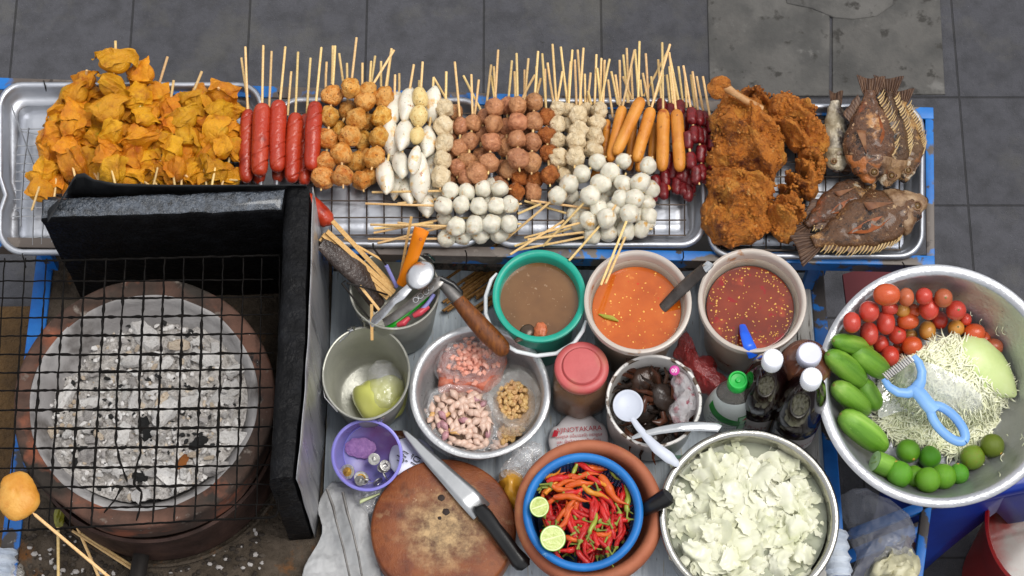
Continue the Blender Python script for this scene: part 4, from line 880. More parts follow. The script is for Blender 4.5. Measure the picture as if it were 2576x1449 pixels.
for cx, cy, lab, txt in ((1945, 900, 'dark soy sauce bottle with a white cap and gold edged label', True), (2043, 947, 'dark soy sauce bottle with a white cap and ringed waist beside the big bowl', False)):
    t, H = bottle('sauce_bottle', lab, cx, cy, .93, dark_prof(.285), DK, CAPW, .0165, .026, 'dark sauce bottles')
    b = MB(); b.grid(24, 6, lambda a, v: V((.0406 * math.cos(R(-150 + 110 * a)), .0406 * math.sin(R(-150 + 110 * a)), .015 + .062 * v))); ob('label', b, LABM, t)
    b = MB(); vs, fs = text_mb('ซีอิ๊วดำ' if txt else 'ซอสปรุงรส', .016)
    def bend(v, z0, a0, r=.0412): a = R(a0) + v[0] / r; return (r * math.cos(a), r * math.sin(a), z0 + v[1])
    b.put([bend(v, .04, -130) for v in vs], fs); ob('label_text', b, M('label_red', ['8f2a2a'], rough=.5), t, smooth=False)
    if txt: b = MB(); b.grid(8, 6, lambda a, v: V((.0410 * math.cos(R(-62 + 22 * a)), .0410 * math.sin(R(-62 + 22 * a)), .015 + .062 * v))); ob('gold_band', b, GOLDL, t)
t, H = bottle('sauce_bottle', 'clear bottle of murky brown sauce with a wide ridged lilac white cap', 2037, 888, .885, [(1e-4, 0), (.04, 0), (.045, .005), (.045, .17), (.04, .195), (.028, .212), (.019, .218), (.018, .235)], M('murky_sauce', ['4a2a20', '6b4232', '7d5340'], sc=30, rough=.1, coat=.4, patches=((110, .68, .03, 'a86a3a'),)), M('lilac_white_cap', ['bfc0d4', 'cfd0e0'], sc=10, rough=.4), .0200, .022)
# green capped squeeze bottle
c = at(1857, 955, .845); H = .2; t = thing('dish_bottle', (c.x, c.y, .645), 'clear squeeze bottle with a green cap and green white label', 'bottle')
def sq(p, a, j): return V((p.x * 1.12, p.y * .82, p.z))
CLR = M('clear_bottle', ['a8a49c', 'b8b4ac'], sc=10, rough=.08, alpha=.4, spec=.8)
b = MB(); b.lathe([(1e-4, 0), (.030, 0), (.035, .006), (.0385, .04), (.0375, .07), (.0335, .1), (.0275, .13), (.021, .155), (.0155, .17), (.0145, .18)], 48, fn=sq); ob('body', b, CLR, t)
b = MB(); b.lathe([(.0338, .004), (.0372, .02), (.0391, .04), (.0381, .07), (.0341, .1), (.0270, .137)], 60, fn=sq); ob('label', b, M('white_label', ['d4dcd8', 'e2e9e6'], sc=20, rough=.35), t)
def on(a, z, off=.0005):
    r = [(.0, .0338), (.004, .0338), (.02, .0372), (.04, .0391), (.07, .0381), (.1, .0341), (.137, .0270), (.2, .018)]
    for (z0, r0_), (z1, r1_) in zip(r, r[1:]):
        if z0 <= z <= z1: q = r0_ + (r1_ - r0_) * (z - z0) / (z1 - z0)
    return V(((q + off) * 1.12 * math.cos(a), (q + off) * .82 * math.sin(a), z))
GL1 = M('label_green', ['0b7d1c', '12922a'], sc=20, rough=.35)
b = MB(); b.grid(30, 5, lambda a, v: on(R(-165 + 95 * a), .092 - .045 * a + .024 * v)); ob('green_band', b, GL1, t)
b = MB()
for a0, a1 in ((-76, -73), (-38, -35)): b.grid(4, 12, lambda a, v: on(R(a0 + (a1 - a0) * a), .012 + .075 * v))
b.grid(14, 3, lambda a, v: on(R(-76 + 41 * a), .085 + .004 * v)); ob('green_frame', b, GL1, t)
b = MB(); b.grid(14, 12, lambda a, v: on(R(-73 + 35 * a), .012 + .073 * v, .0003)); ob('green_panel', b, M('pale_green_label', ['8fc79a', 'b2dcb8'], sc=20, rough=.4), t)
b = MB(); b.grid(10, 4, lambda a, v: on(R(-66 + 20 * a), .072 + .008 * v * (1 - abs(2 * a - 1)), .0009)); ob('red_emblem', b, M('emblem_red', ['a8281c', 'c03a2a'], sc=30, rough=.4), t)
def label_text(s, size, a0, z0, mat, name):
    b = MB(); vs, fs = text_mb(s, size); b.put([on(R(a0) + v[0] / .036, z0 + v[1], .001) for v in vs], fs); ob(name, b, mat, t, smooth=False)
NAVY = M('label_navy', ['1a2f4a'], rough=.5)
label_text('P', .016, -60, .052, NAVY, 'letter_mark'); label_text('O', .015, -58, .018, GL1, 'letter_mark')
for i, s in enumerate(('ส่วนประกอบ', 'วิธีใช้ ผสมน้ำ', 'คำเตือน ห้ามรับประทาน', 'เก็บให้พ้นมือเด็ก', 'ปริมาณสุทธิ')): label_text(s, .0075, -150 + (i % 2) * 3, .078 - i * .013, NAVY, 'small_print')
GCAP = M('green_cap', ['08a838', '14c04a'], sc=10, rough=.3)
b = MB(); b.lathe([(.0155, .176), (.0165, .178), (.0165, .196), (.0150, .2), (.0125, .2), (.0115, .1965), (.004, .196), (.0038, .2), (.0015, .2005), (1e-4, .2)], 48); ob('cap', b, GCAP, t, angle=45)

# --- clay mortar with blue basket
H = .15; rm, u = vessel('clay_mortar', 'terracotta clay bowl holding the blue chilli basket', 'mortar', 1483, 1284, .775, H, 3)
MORT = M('terracotta', ['7a3f2a', '96543a', 'a86446', '8a4a32'], sc=9, det=7, rough=.72, bump=.0006, bsc=[90], patches=((6, .63, .07, '5b3d33'), (10, .66, .06, 'b5794e')))
turned('body', [(1, -226), (110, -226), (140, -190), (172, -110), (187, -46), (189, -28), (186, -10), (178, 0), (168, 2), (158, -4), (152, -18), (148, -60), (130, -150), (100, -200), (1, -205)], MORT, rm, u, H, n=120, angle=70)
H = .10; rk, u = vessel('basket', 'round blue plastic basket full of chillies', 'basket', 1467, 1286, .80, H, 4)
BB = M('blue_basket', ['0b5a9c', '1268b0', '1f78c0'], sc=14, rough=.5, bump=.0006, bsc=80, patches=((50, .66, .03, '6f9fc4', 6),)); BBD = M('basket_mesh', ['06264e', '0a3566'], sc=20, rough=.5)
turned('rim', [(130, -12), (132, -4), (137, 2), (144, 4), (149, 1), (152, -6), (150, -12), (146, -10)], BB, rk, u, H, n=120)
b = MB()
for i in range(90):
    a = 2 * PI * i / 90; b.tube([V((math.cos(a) * r * u, math.sin(a) * r * u, H + z * u)) for r, z in ((134, -6), (128, -60), (118, -120))], .0012, 5)
for z, r in ((-16, 133), (-27, 132), (-38, 131), (-49, 129), (-60, 128), (-72, 126), (-84, 124), (-96, 122)): b.tube([V((math.cos(2 * PI * i / 60) * r * u, math.sin(2 * PI * i / 60) * r * u, H + z * u)) for i in range(61)], .0012, 5)
b.lathe([(r * u, H + z * u) for r, z in ((119, -110), (112, -140), (1, -142))], 60); ob('lattice_wall', b, BBD, rk)
# chillies
CCOL = {'red': ['980a08', 'c01410', 'd02018'], 'orange': ['c23a0c', 'd4560f', 'd86a18'], 'yellow': ['cc6a12', 'd8861e', 'd99a30'], 'green': ['5b7a14', '7c9a24', '93ad3a'], 'dark': ['680808', '8a0e0e', '9c1612']}
CM = {k: M(k + '_chilli_skin', v, sc=2.2, rough=.2, bump=.0012, bsc=70, rand=.18, coat=.25) for k, v in CCOL.items()}; STEMM = M('chilli_stem', ['5b6b1e', '7d8a34', '94964a'], sc=60, rough=.5, rand=.25)
CHV = []
for s in range(7):
    r = random.Random(s + 60); cv = r.uniform(-.5, .5); P = []; W = []
    for i in range(13): x = i / 12; P.append(V((x - .5, cv * .35 * math.sin(x * PI) + .04 * math.sin(x * 7 + s), .05 * math.sin(x * 5 + s)))); W.append(.095 * (.75 + .35 * math.sin(min(1, x * 2.2) * 1.6)) * max(.06, (1 - x ** 2.6)) * (1 + .1 * math.sin(x * 19 + s)))
    b = MB(); b.tube(P, W, 10); st_ = MB(); q = P[0]; bend_ = r.uniform(-.25, .25)
    st_.tube([q + V((.06, 0, 0)), q, q + V((-.05, 0, .01)), q + V((-.16, bend_ * .4, .04)), q + V((-.30, bend_, .06))], [.092, .088, .04, .026, .03], 8); CHV.append((b, st_.mesh('stem', STEMM)))
CME = {k: [MB.mesh(b, 'chilli', CM[k]) for b, _ in CHV] for k in CM}
CLAB = {'red': 'red chilli in the heap at the front of the blue basket', 'orange': 'bright orange chilli in the heap at the back of the blue basket', 'yellow': 'yellow orange chilli among the orange ones in the blue basket', 'green': 'green chilli lying among the red and orange ones', 'dark': 'dark red chilli deep in the blue basket'}
def chilli(x, y, L, rot, k, z, tilt=0):
    v = rr.randrange(7); uu = mpp(x, y, .78)
    o = ob('chilli', CME[k][v], loc=at(x, y, z), rot=(rr.uniform(-.5, .5), tilt, R(rot)), scale=(L * uu, L * uu * rr.uniform(.9, 1.2), L * uu), label=CLAB[k], cat='chilli', group=k + ' chillies in the basket')
    if rr.random() < .62 or k == 'green': ob('stem', CHV[v][1], None, o)
def basin_z(x, y, top=.79): d2 = ((x - 1467) ** 2 + (y - 1290) ** 2) / 128 ** 2; return top - .022 * d2
for i in range(90):
    a = rr.uniform(0, 6.28); q = 118 * math.sqrt(rr.random()); x, y = 1467 + q * math.cos(a), 1292 + q * math.sin(a) * .95; chilli(x, y, rr.uniform(60, 78), rr.uniform(0, 360), 'dark' if rr.random() < .6 else 'red', basin_z(x, y, .765) - .004, 0)
for i in range(104):
    a = rr.uniform(0, 6.28); q = 112 * math.sqrt(rr.random()); x, y = 1467 + q * math.cos(a), 1292 + q * math.sin(a) * .95
    if y < 1262 and x < 1545 and rr.random() < .95: continue
    chilli(x, y, rr.uniform(56, 78), rr.choice((rr.uniform(60, 130), rr.uniform(0, 360))), 'red' if rr.random() < .9 else 'orange', basin_z(x, y) + rr.uniform(0, .006), 0)
for x, y, L, rot, k in ((1425, 1232, 76, -18, 'orange'), (1440, 1252, 84, -8, 'orange'), (1505, 1185, 72, -8, 'orange'), (1415, 1196, 76, 25, 'red'), (1398, 1225, 60, 40, 'yellow'), (1462, 1215, 72, 10, 'orange'), (1500, 1240, 70, -30, 'yellow'), (1412, 1280, 64, 70, 'orange'), (1435, 1270, 62, 60, 'orange'), (1545, 1235, 92, -48, 'orange'), (1520, 1220, 60, -35, 'yellow'), (1480, 1172, 70, -20, 'red'), (1455, 1178, 44, 55, 'green'), (1474, 1172, 44, -50, 'green'), (1577, 1250, 66, 95, 'green'), (1495, 1310, 62, 72, 'green'), (1488, 1222, 44, 30, 'green'), (1370, 1240, 52, 60, 'orange'), (1395, 1205, 60, 35, 'orange'), (1440, 1200, 60, 0, 'orange'), (1375, 1222, 46, 20, 'green'), (1548, 1190, 48, -45, 'green'), (1400, 1252, 58, 30, 'orange'), (1425, 1300, 64, 55, 'orange'), (1530, 1260, 66, -55, 'red'), (1420, 1215, 64, 15, 'orange'), (1475, 1195, 66, 5, 'orange'), (1450, 1235, 60, 20, 'red'), (1385, 1190, 56, 30, 'yellow'), (1510, 1205, 62, -15, 'red')):
    chilli(x, y, L * 1.12, rot, k, basin_z(x, y, .797) + rr.uniform(.004, .010))
def limehalf(x, y, r, z, rot, label):
    uu = mpp(x, y, z); t = thing('lime_half', at(x, y, z), label, 'lime', 'cut limes', rot=Euler(rot)); r *= uu
    b = MB(); b.lathe([(1e-4, -.85 * r), (.5 * r, -.72 * r), (.85 * r, -.42 * r), (.99 * r, -.08 * r), (1.0 * r, 0), (.95 * r, .01 * r)], 40); ob('peel', b, M('lime_peel', ['3f7a10', '5f9620', '7aa82e'], sc=60, rough=.3, bump=.0006, bsc=400), t)
    b = MB(); b.lathe([(.955 * r, .008 * r), (.85 * r, .014 * r)], 40); b.m = 0; ob('pith', b, M('lime_pith', ['c2cc8a', 'd8dfae'], sc=60, rough=.5), t)
    b = MB(); b.lathe([(.86 * r, .012 * r), (.5 * r, .02 * r), (1e-4, .012 * r)], 40, fn=lambda p, a, j: V((p.x, p.y, p.z - .012 * r * (abs(math.cos(a * 4.5)) ** 12)))); ob('flesh', b, M('lime_flesh', ['98a852', 'b0bd6c', 'c4cc88'], sc=110, rough=.2, bump=.001, bsc=220), t)
    b = MB(); b.bar(V((-.8 * r, -.05 * r, .014 * r)), V((.8 * r, .12 * r, .014 * r)), .11 * r, .03 * r); ob('membrane', b, M('lime_pith', []), t)
limehalf(1357, 1275, 26, .815, (.35, .25, .3), 'smaller cut lime half lying left of the chillies'); limehalf(1391, 1354, 33, .812, (.25, .1, .2), 'larger cut lime half with a white pith line in front of the chillies')
t = thing('small_knife', at(1655, 1262, .80), 'short black handled knife stuck between the clay mortar and cabbage pot', 'knife')
b = MB(); b.tube([local(t, at(*p)) for p in ((1615, 1285, .78), (1622, 1281, .785), (1650, 1266, .80), (1675, 1252, .815), (1682, 1246, .82), (1685, 1243, .82))], [.010, .012, .0135, .0155, .0150, .008], 16, ry=.75); ob('handle', b, BLKPL, t)
b = MB(); b.bar(local(t, at(1560, 1312, .70)), local(t, at(1616, 1284, .78)), .02, .002); ob('blade', b, STEEL, t)

# --- cutting board and knife
zc = .705; c = at(1115, 1328, zc); u = mpp(1115, 1328, zc); cb = thing('chopping_block', (c.x, c.y, .645), 'round worn wooden chopping block stained orange brown', 'chopping board')
def ringmat():
    m = M('block_wood', ['47200c', '6b3416', '80451f', '552a12'], sc=26, st=(1, 1, .2), det=8, rough=.5, bump=.0009, bsc=[120, 400], patches=((20, .68, .05, '9c7a58', 9), (8, .66, .05, '3f2a1a', 8), (60, .71, .03, 'c0a080', 5)))
    nt = m.node_tree; N = nt.nodes; L = nt.links; b_ = N['Principled BSDF']; src = b_.inputs['Base Color'].links[0].from_socket   # scraped pale wear in the middle of the block
    tc = N.new('ShaderNodeTexCoord'); mp = N.new('ShaderNodeMapping'); mp.inputs['Location'].default_value = (-.01, -.0, 0); mp.inputs['Scale'].default_value = (11.5, 11.5, 0); L.new(tc.outputs['Object'], mp.inputs[0])
    gr_ = N.new('ShaderNodeTexGradient'); gr_.gradient_type = 'SPHERICAL'; L.new(mp.outputs[0], gr_.inputs[0])
    nz = N.new('ShaderNodeTexNoise'); nz.inputs['Scale'].default_value = 55; nz.inputs['Detail'].default_value = 9; nz.inputs['Roughness'].default_value = .7; L.new(tc.outputs['Object'], nz.inputs[0])
    ma = N.new('ShaderNodeMath'); ma.operation = 'MULTIPLY_ADD'; L.new(nz.outputs[0], ma.inputs[0]); ma.inputs[1].default_value = 1.1; ma.inputs[2].default_value = -.62
    ad = N.new('ShaderNodeMath'); ad.use_clamp = True; L.new(ma.outputs[0], ad.inputs[0]); mu = N.new('ShaderNodeMath'); mu.operation = 'MULTIPLY'; mu.inputs[1].default_value = 1.5; L.new(gr_.outputs['Fac'], mu.inputs[0]); L.new(mu.outputs[0], ad.inputs[1])
    wc = N.new('ShaderNodeValToRGB'); L.new(nz.outputs[0], wc.inputs[0]); e = wc.color_ramp.elements; e[0].position = .36; e[0].color = lin('4a331f'); e[1].position = .64; e[1].color = lin('b8986c')
    mx = N.new('ShaderNodeMix'); mx.data_type = 'RGBA'; L.new(ad.outputs[0], mx.inputs[0]); L.new(src, mx.inputs[6]); L.new(wc.outputs[0], mx.inputs[7]); L.new(mx.outputs[2], b_.inputs['Base Color'])
    return m
b = MB(); b.lathe([(1e-4, 0), (178 * u, 0), (183 * u, .012), (184 * u, .05), (181 * u, .058), (176 * u, .060), (120 * u, .0592), (60 * u, .0588), (1e-4, .0588)], 90, fn=lambda p, a, j: p * (1 + .006 * NZ.noise(V((math.cos(a) * 2, math.sin(a) * 2, 1)))) if j > 0 else p); ob('block', b, ringmat(), cb, angle=45)
for x, y, r in ((1110, 1252, 9), (1122, 1287, 9), (1106, 1303, 5)):
    b = MB(); p = local(cb, at(x, y, zc)); p.z = .0593; b.ball(p, (r * u, r * .95 * u, .0008), 18, 6, fn=lambda d, q: d * (1 + .25 * n3(q, 2, x))); ob('burnt_knot', b, M('burnt_knot', ['1a0f0a', '2b1a12'], sc=50, rough=.7), cb)
kn = thing('kitchen_knife', at(1120, 1190, .712), 'long steel kitchen knife with a black handle lying across the chopping block', 'knife')
K1 = [(1012, 1080), (1026, 1086), (1050, 1103), (1078, 1128), (1118, 1163), (1158, 1198), (1196, 1230), (1233, 1268)]; K2 = [(1012, 1080), (1017, 1095), (1024, 1108), (1046, 1138), (1074, 1172), (1112, 1216), (1150, 1262), (1191, 1308)]
b = MB(); b.grid(8, 5, lambda a, v: local(kn, at(*[K1[min(7, round(a * 7))][i] + (K2[min(7, round(a * 7))][i] - K1[min(7, round(a * 7))][i]) * v for i in (0, 1)], .714 - .0012 * v))); ob('blade', b, M('blade_steel', ['8d9092', 'a9abad', 'b9babb'], sc=8, st=(1, 1, 1), rough=.3, metal=.85, bump=.0003, bsc=30, patches=((30, .70, .03, '77706a'),)), kn, solid=.0016)
b = MB(); q = [((1203, 1294, .715), .015), ((1212, 1290, .717), .0155), ((1224, 1302, .72), .0135), ((1245, 1330, .722), .0125), ((1270, 1362, .722), .0135), ((1292, 1392, .72), .0135), ((1306, 1410, .718), .0155), ((1316, 1420, .716), .0150), ((1322, 1428, .714), .009)]
b.tube([local(kn, at(*p)) for p, _ in q], [r for _, r in q], 16, ry=.72); ob('handle', b, BLKPL, kn)
# paper, rods, bags around
b = MB()
def paper(a, v):
    x0 = 838 - 70 * v ** .7 - 12 * math.sin(v * 9); x1 = 905 + 62 * v; p = at(x0 + (x1 - x0) * a, 1212 + 262 * v, .665); q = NZ.fractal(V((p.x * 16, p.y * 16, 3)), 1, 2, 5); p.z += .012 * q + .016 * abs(NZ.noise(V((p.x * 11, p.y * 7, 8)))); p.x += .006 * q; return p
b.grid(60, 80, paper); ob('greaseproof_paper', b, M('greaseproof_paper', ['8f9092', 'a8a9aa', 'b9b9ba'], sc=9, rough=.55, alpha=.93, bump=.002, bsc=40), world=True, angle=25, solid=.0003, label='crumpled grey white greaseproof paper beside the chopping block', cat='paper')
for q, l in ((((822, 1230, .70), (838, 1275, .70), (846, 1312, .695), (864, 1380, .69), (884, 1470, .69)), 'thin steel rod lying on the paper next to the wind break'), (((862, 1238, .70), (874, 1290, .70), (886, 1330, .695), (902, 1400, .69), (914, 1470, .69)), 'thin steel rod lying on the paper next to the chopping block')):
    b = MB(); b.tube([at(*p) for p in q], [.0022, .0025, .0018, .0018, .0018], 8); ob('steel_rod', b, DSTEEL, world=True, label=l, cat='rod', group='steel rods on the paper')
b = bag('', '', [(1262, 1190), (1290, 1185), (1312, 1200), (1318, 1250), (1302, 1290), (1282, 1280), (1262, 1240), (1255, 1210)], .66, .05, 0, 21, .004); yb = thing('curry_bag', at(1285, 1235, .66), 'knotted clear bag of yellow curry squeezed between block and mortar', 'bag'); ob('curry', b, M('yellow_curry', ['b87a1a', 'cc9430', 'd8ac58'], sc=30, rough=.18, coat=.4), yb, world=True)
b = bag('', '', [(1270, 1195), (1285, 1150), (1305, 1120), (1340, 1118), (1365, 1140), (1350, 1165), (1320, 1190), (1295, 1205)], .69, .035, 0, 22, .012); ob('film', b, FILM, yb, world=True, angle=12)
sg = thing('seasoning_bag', at(1455, 1104, .66), 'white plastic bag printed with red letters behind the clay mortar', 'bag', rot=Euler((R(8), 0, R(4))))
b = MB(); ol = rrect(-.046, -.035, .048, .026, .01); b.pillow(ol, 0, .014, 64, 12, fn=lambda q, x, k: q + nv3(q, 30, 3) * .003, smooth=False); ob('bag_body', b, M('printed_white_bag', ['c9c4c6', 'dcd8d9'], sc=20, rough=.35), sg)
REDP = M('print_red', ['b02030'], rough=.4)
b = MB()
for s, size, y in (('AJINOTAKARA', .0118, .010), ('ผงชูรส (เอ็มเอสจี) ตราชูรส', .0075, .0005), ('และ ผู้ผลิตอาหารชั้นเยี่ยม', .0075, -.0085), ('ได้รับการรับรองคุณภาพ', .0075, -.0170)):
    vs, fs = text_mb(s, size); w_ = max(v[0] for v in vs); k = min(1, .078 / w_); b.put([(v[0] * k - .038, v[1] + y, .0150 - abs(v[0] * k - .038) * .045 - .08 * abs(y) ) for v in vs], fs)
b.v = [(x, y, z + .002) for x, y, z in b.v]; ob('red_print', b, REDP, sg, smooth=False)
b = MB(); b.put([(-.045, .004, .0135), (-.036, .004, .0155), (-.033, .013, .0150), (-.040, .016, .0130)], [(0, 1, 2, 3)]); ob('red_corner', b, REDP, sg, smooth=False)
tb = thing('thai_packet', at(1035, 1155, .69), 'pale packet with black Thai letters between tub and chopping block', 'packet', rot=Euler((R(8), R(10), R(62))))
b = MB(); ol = rrect(-.034, -.026, .034, .026, .006); b.pillow(ol, 0, .008, 48, 10, fn=lambda q, x, k: q + nv3(q, 30, 6) * .003, smooth=False); ob('packet_body', b, M('pale_packet', ['b9bcd8', 'd0d2e4'], sc=20, rough=.3), tb)
b = MB()
for s, x, y in (('ปุก', -.022, .012), ('๑ เดือ', -.03, -.010)): vs, fs = text_mb(s, .021); b.put([(v[0] + x, v[1] + y - .004, .0115) for v in vs], fs)
ob('black_print', b, M('print_black', ['1d1d24'], rough=.5), tb, smooth=False)
b = bag('', '', [(1735, 830), (1752, 900), (1800, 935), (1830, 965), (1815, 1000), (1775, 985), (1735, 955), (1712, 920), (1700, 880), (1715, 845)], .70, .035, 0, 31, .006); ob('red_bag', b, M('red_film', ['a01c20', 'c23030', 'cc5048'], sc=14, rough=.14, alpha=.66, ior=2, bump=.006, bsc=[30, 90]), world=True, angle=14, label='crumpled red plastic bag between the two sauce tubs', cat='bag')
b = bag('', '', [(858, 1094), (895, 1089), (935, 1087), (980, 1085), (1018, 1082), (1030, 1098), (990, 1118), (935, 1120), (880, 1112)], .655, .018, 0, 33, .004); ob('brown_bag', b, M('brown_parcel', ['3a1f10', '5a3218'], sc=20, rough=.2, bump=.004, bsc=50), world=True, label='dark brown wrapped parcel under the pail and the lilac tub', cat='parcel')
b = bag('', '', [(900, 1215), (960, 1225), (985, 1235), (960, 1262), (925, 1300), (900, 1290), (890, 1250)], .66, .03, 0, 34, .007); ob('clear_bag', b, FILM, world=True, angle=180, label='clear plastic bag under the lilac tub with a cabbage leaf in it', cat='bag')
b = MB(); P = [at(905, 1262, .68), at(960, 1240, .69)]; b.grid(10, 6, lambda a, v: at(905 + 50 * a, 1262 - 20 * a + 12 * (v - .5) * (1 - a * .6), .695 + .004 * math.sin(v * 3))); ob('leaf_scrap', b, M('pale_leaf', ['b5c088', 'ced6a8'], sc=30, rough=.4), world=True, solid=.0006, label='pale green leaf scrap by the edge of the chopping block', cat='leaf')

# --- cabbage pot
H = .14; rc, u = vessel('steel_pot', 'wide stainless steel pot of torn cabbage in water', 'pot', 1884, 1298, .78, H, 2)
STP = M('pot_steel', ['8f8d84', 'adaba4', 'c0bfba'], sc=6, rough=.24, metal=1, bump=.0004, bsc=[14, 120], rv=.07)
turned('body', [(1, -212), (180, -212), (200, -200), (209, -120), (212, -8), (222, -7), (227, -3), (227, 2), (222, 5), (213, 4), (208, 0), (206, -10), (203, -120), (195, -190), (178, -204), (1, -205)], STP, rc, u, H, n=128, angle=60)
b = disc(203 * u, fn=lambda x, y: .0004 * n3((x, y, 0), 60)); zw = H - 44 * u
wt = ob('pot_water', b, M('cloudy_water', ['9aa08a', 'a9ae98'], sc=10, rough=.04, alpha=.55, spec=.6), loc=V(rc.location) + V((0, 0, zw)), label='cloudy water in the steel pot round the cabbage', cat='water', kind='stuff')
CABM = M('cabbage_leaf', ['bfc494', 'dcddc0', 'e8e7d2', 'edecdf'], sc=22, det=5, rough=.26, alpha=.86, bump=.0006, bsc=90, tr=.6)
b = MB(); cr = random.Random(77); wx, wy = 1876, 1302; zl = V(rc.location).z + zw
def flake(x, y, s, z, tilt, curl, yaw, n=7):
    base = at(x, y, z); uu = u * s; Rm = Matrix.Rotation(yaw, 3, 'Z') @ Euler((cr.uniform(-tilt, tilt), cr.uniform(-tilt, tilt), 0)).to_matrix(); asp = cr.uniform(.5, 1.1); cut = cr.uniform(-.35, .35); sd = cr.uniform(0, 99); rf = cr.uniform(.1, .3)
    def f(a, v):
        X, Y = (a - .5) * 2, (v - .5) * 2 * asp; w_ = 1 - .35 * abs(Y / max(asp, .1)) ** 2 + .18 * NZ.noise(V((X * 1.7, Y * 1.7, sd))); X2 = X * w_ + cut * Y; e_ = max(abs(X), abs(Y) / asp); X2 += .22 * e_ ** 3 * NZ.noise(V((X * 5, Y * 5, sd + 1))); Y = Y + .22 * e_ ** 3 * NZ.noise(V((X * 5, Y * 5, sd + 2)))
        z_ = -curl * X2 * X2 + rf * NZ.noise(V((X * 1.9, Y * 1.9, sd + 3))) + .09 * NZ.noise(V((X * 4, Y * 4, sd + 7)))
        return base + Rm @ (V((X2 * (1 - .3 * curl * curl), Y, z_)) * uu)
    b.grid(n, n, f)
for i in range(380):
    a = cr.uniform(0, 6.28); q = 188 * math.sqrt(cr.random()); x, y = wx + q * math.cos(a), wy + q * math.sin(a) * .96
    flake(x, y, cr.uniform(18, 46), zl - .010 + cr.uniform(0, .024) - .010 * (q / 190) ** 2, .62, cr.uniform(-.4, .9), cr.uniform(0, 6.28), 9)
for x, y, s, cu in ((1800, 1165, 52, .8), (1905, 1190, 52, .4), (1850, 1240, 50, .5), (1990, 1250, 44, .6), (1740, 1310, 44, .7), (1985, 1330, 46, .7), (1800, 1340, 44, .3), (1930, 1300, 46, .5), (1770, 1230, 46, .5), (1850, 1400, 50, .3), (1960, 1410, 50, .5), (1740, 1400, 46, .6), (2020, 1390, 42, .6)):
    flake(x, y, s * .9, zl + .018, .7, cu * 1.2, cr.uniform(0, 6.28), 16)
for i in range(80):
    a = cr.uniform(0, 6.28); q = 195 * math.sqrt(cr.uniform(.2, 1)); x, y = wx + q * math.cos(a), wy + q * math.sin(a) * .96; flake(x, y, cr.uniform(5, 14), zl + cr.uniform(0, .012), .9, cr.uniform(-.3, .5), cr.uniform(0, 6.28), 5)
ob('shredded_cabbage', b, CABM, world=True, angle=180, label='torn pale green cabbage leaves floating in the steel pot', cat='cabbage', kind='stuff')

# --- the big bowl on the right
TB = 13; H = .125; rg, u = vessel('big_bowl', 'big dull aluminium bowl of tomatoes, cucumbers, limes and papaya', 'bowl', 2362, 970, .83, H, TB)
turned('body', [(1, -188), (150, -188), (190, -180), (235, -140), (275, -50), (284, -8), (298, -4), (305, -3), (308, 2), (304, 6), (292, 5), (283, 3), (279, -4), (268, -50), (228, -134), (186, -172), (146, -180), (1, -181)], M('bowl_aluminium', ['a2a3a7', 'b6b7bb', 'c6c7ca'], sc=10, rough=.38, metal=.78, bump=.0009, bsc=[12, 150], rv=.1, patches=((200, .70, .02, '7d7e80'),)), rg, u, H, n=140, fn=dents(8, .0016), angle=60)
zf = at(2362, 970, .83).z - 181 * u * math.cos(R(TB))
def bz(x, y):
    r = math.hypot(x - 2358, (y - 992) / .97); d = 0 if r < 175 else ((r - 175) / 100) ** 1.3 * 150 * u
    return zf + .006 + (992 - y) * u * math.sin(R(TB)) + d
def zz(x, y): return 2013 + x / 2.194, 629 + y / 2.194
PAPG = M('green_papaya', ['a9bd72', 'c2d18e', 'd0dca6'], sc=16, rough=.42, bump=.0006, bsc=80, sss=.1)
q0, q1 = zz(850, 520), zz(1190, 805); b = MB(); A = at(*q0, bz(*q0) + .034); B = at(*q1, bz(*q1) + .012); P = [A.lerp(B, t) for t in (0, .04, .12, .25, .4, .55, .7, .82, .92, 1)]
b.tube(P, [.012, .026, .036, .042, .044, .041, .034, .025, .014, .004], 28, ry=.62); ob('green_papaya', b, PAPG, world=True, label='peeled pale green papaya half at the right of the bowl', cat='papaya')
def mound(x, y):
    dx, dy = (x - 2400) / 165, (y - 935) / 130; return bz(x, y) + .055 * max(0, 1 - (dx * dx + dy * dy)) ** .6
b = MB(); pr = random.Random(12)
PS = [(2300, 890), (2345, 860), (2380, 845), (2440, 860), (2500, 905), (2545, 960), (2550, 1000), (2530, 1070), (2470, 1130), (2400, 1150), (2330, 1120), (2255, 1110), (2210, 1060), (2205, 1000), (2225, 930)]
def hm(u_, v): 
    k = u_ * len(PS); i = int(k) % len(PS); t = k - int(k); X = PS[i][0] + (PS[(i + 1) % len(PS)][0] - PS[i][0]) * t; Y = PS[i][1] + (PS[(i + 1) % len(PS)][1] - PS[i][1]) * t
    x, y = 2385 + (X - 2385) * v * .96, 985 + (Y - 985) * v * .96; return at(x, y, mound(x, y) + .002)
b.grid(60, 12, hm, cu=True)
PAPS = M('papaya_shred', ['dcdeb4', 'e9eacc', 'f0f0dc'], sc=40, rough=.45, bump=.0005, bsc=120)
n = 0
while n < 3000:
    x, y = pr.uniform(2200, 2560), pr.uniform(850, 1160)
    if not inside(x, y, PS): continue
    n += 1; a = pr.gauss(R(-60 if x > 2400 else -25), .8); L = pr.uniform(24, 68); cv = pr.uniform(-1.3, 1.3); z = mound(x, y) + pr.uniform(0, .007); P = []
    for k in range(5): t = k / 4 - .5; xx = x + math.cos(a + cv * t) * L * t; yy = y + math.sin(a + cv * t) * L * t; P.append(at(xx, yy, max(mound(xx, yy), z - .01 * abs(t)) + .002 * math.sin(k + n)))
    b.tube(P, [.0006, .0015, .0017, .0015, .0006], 4)
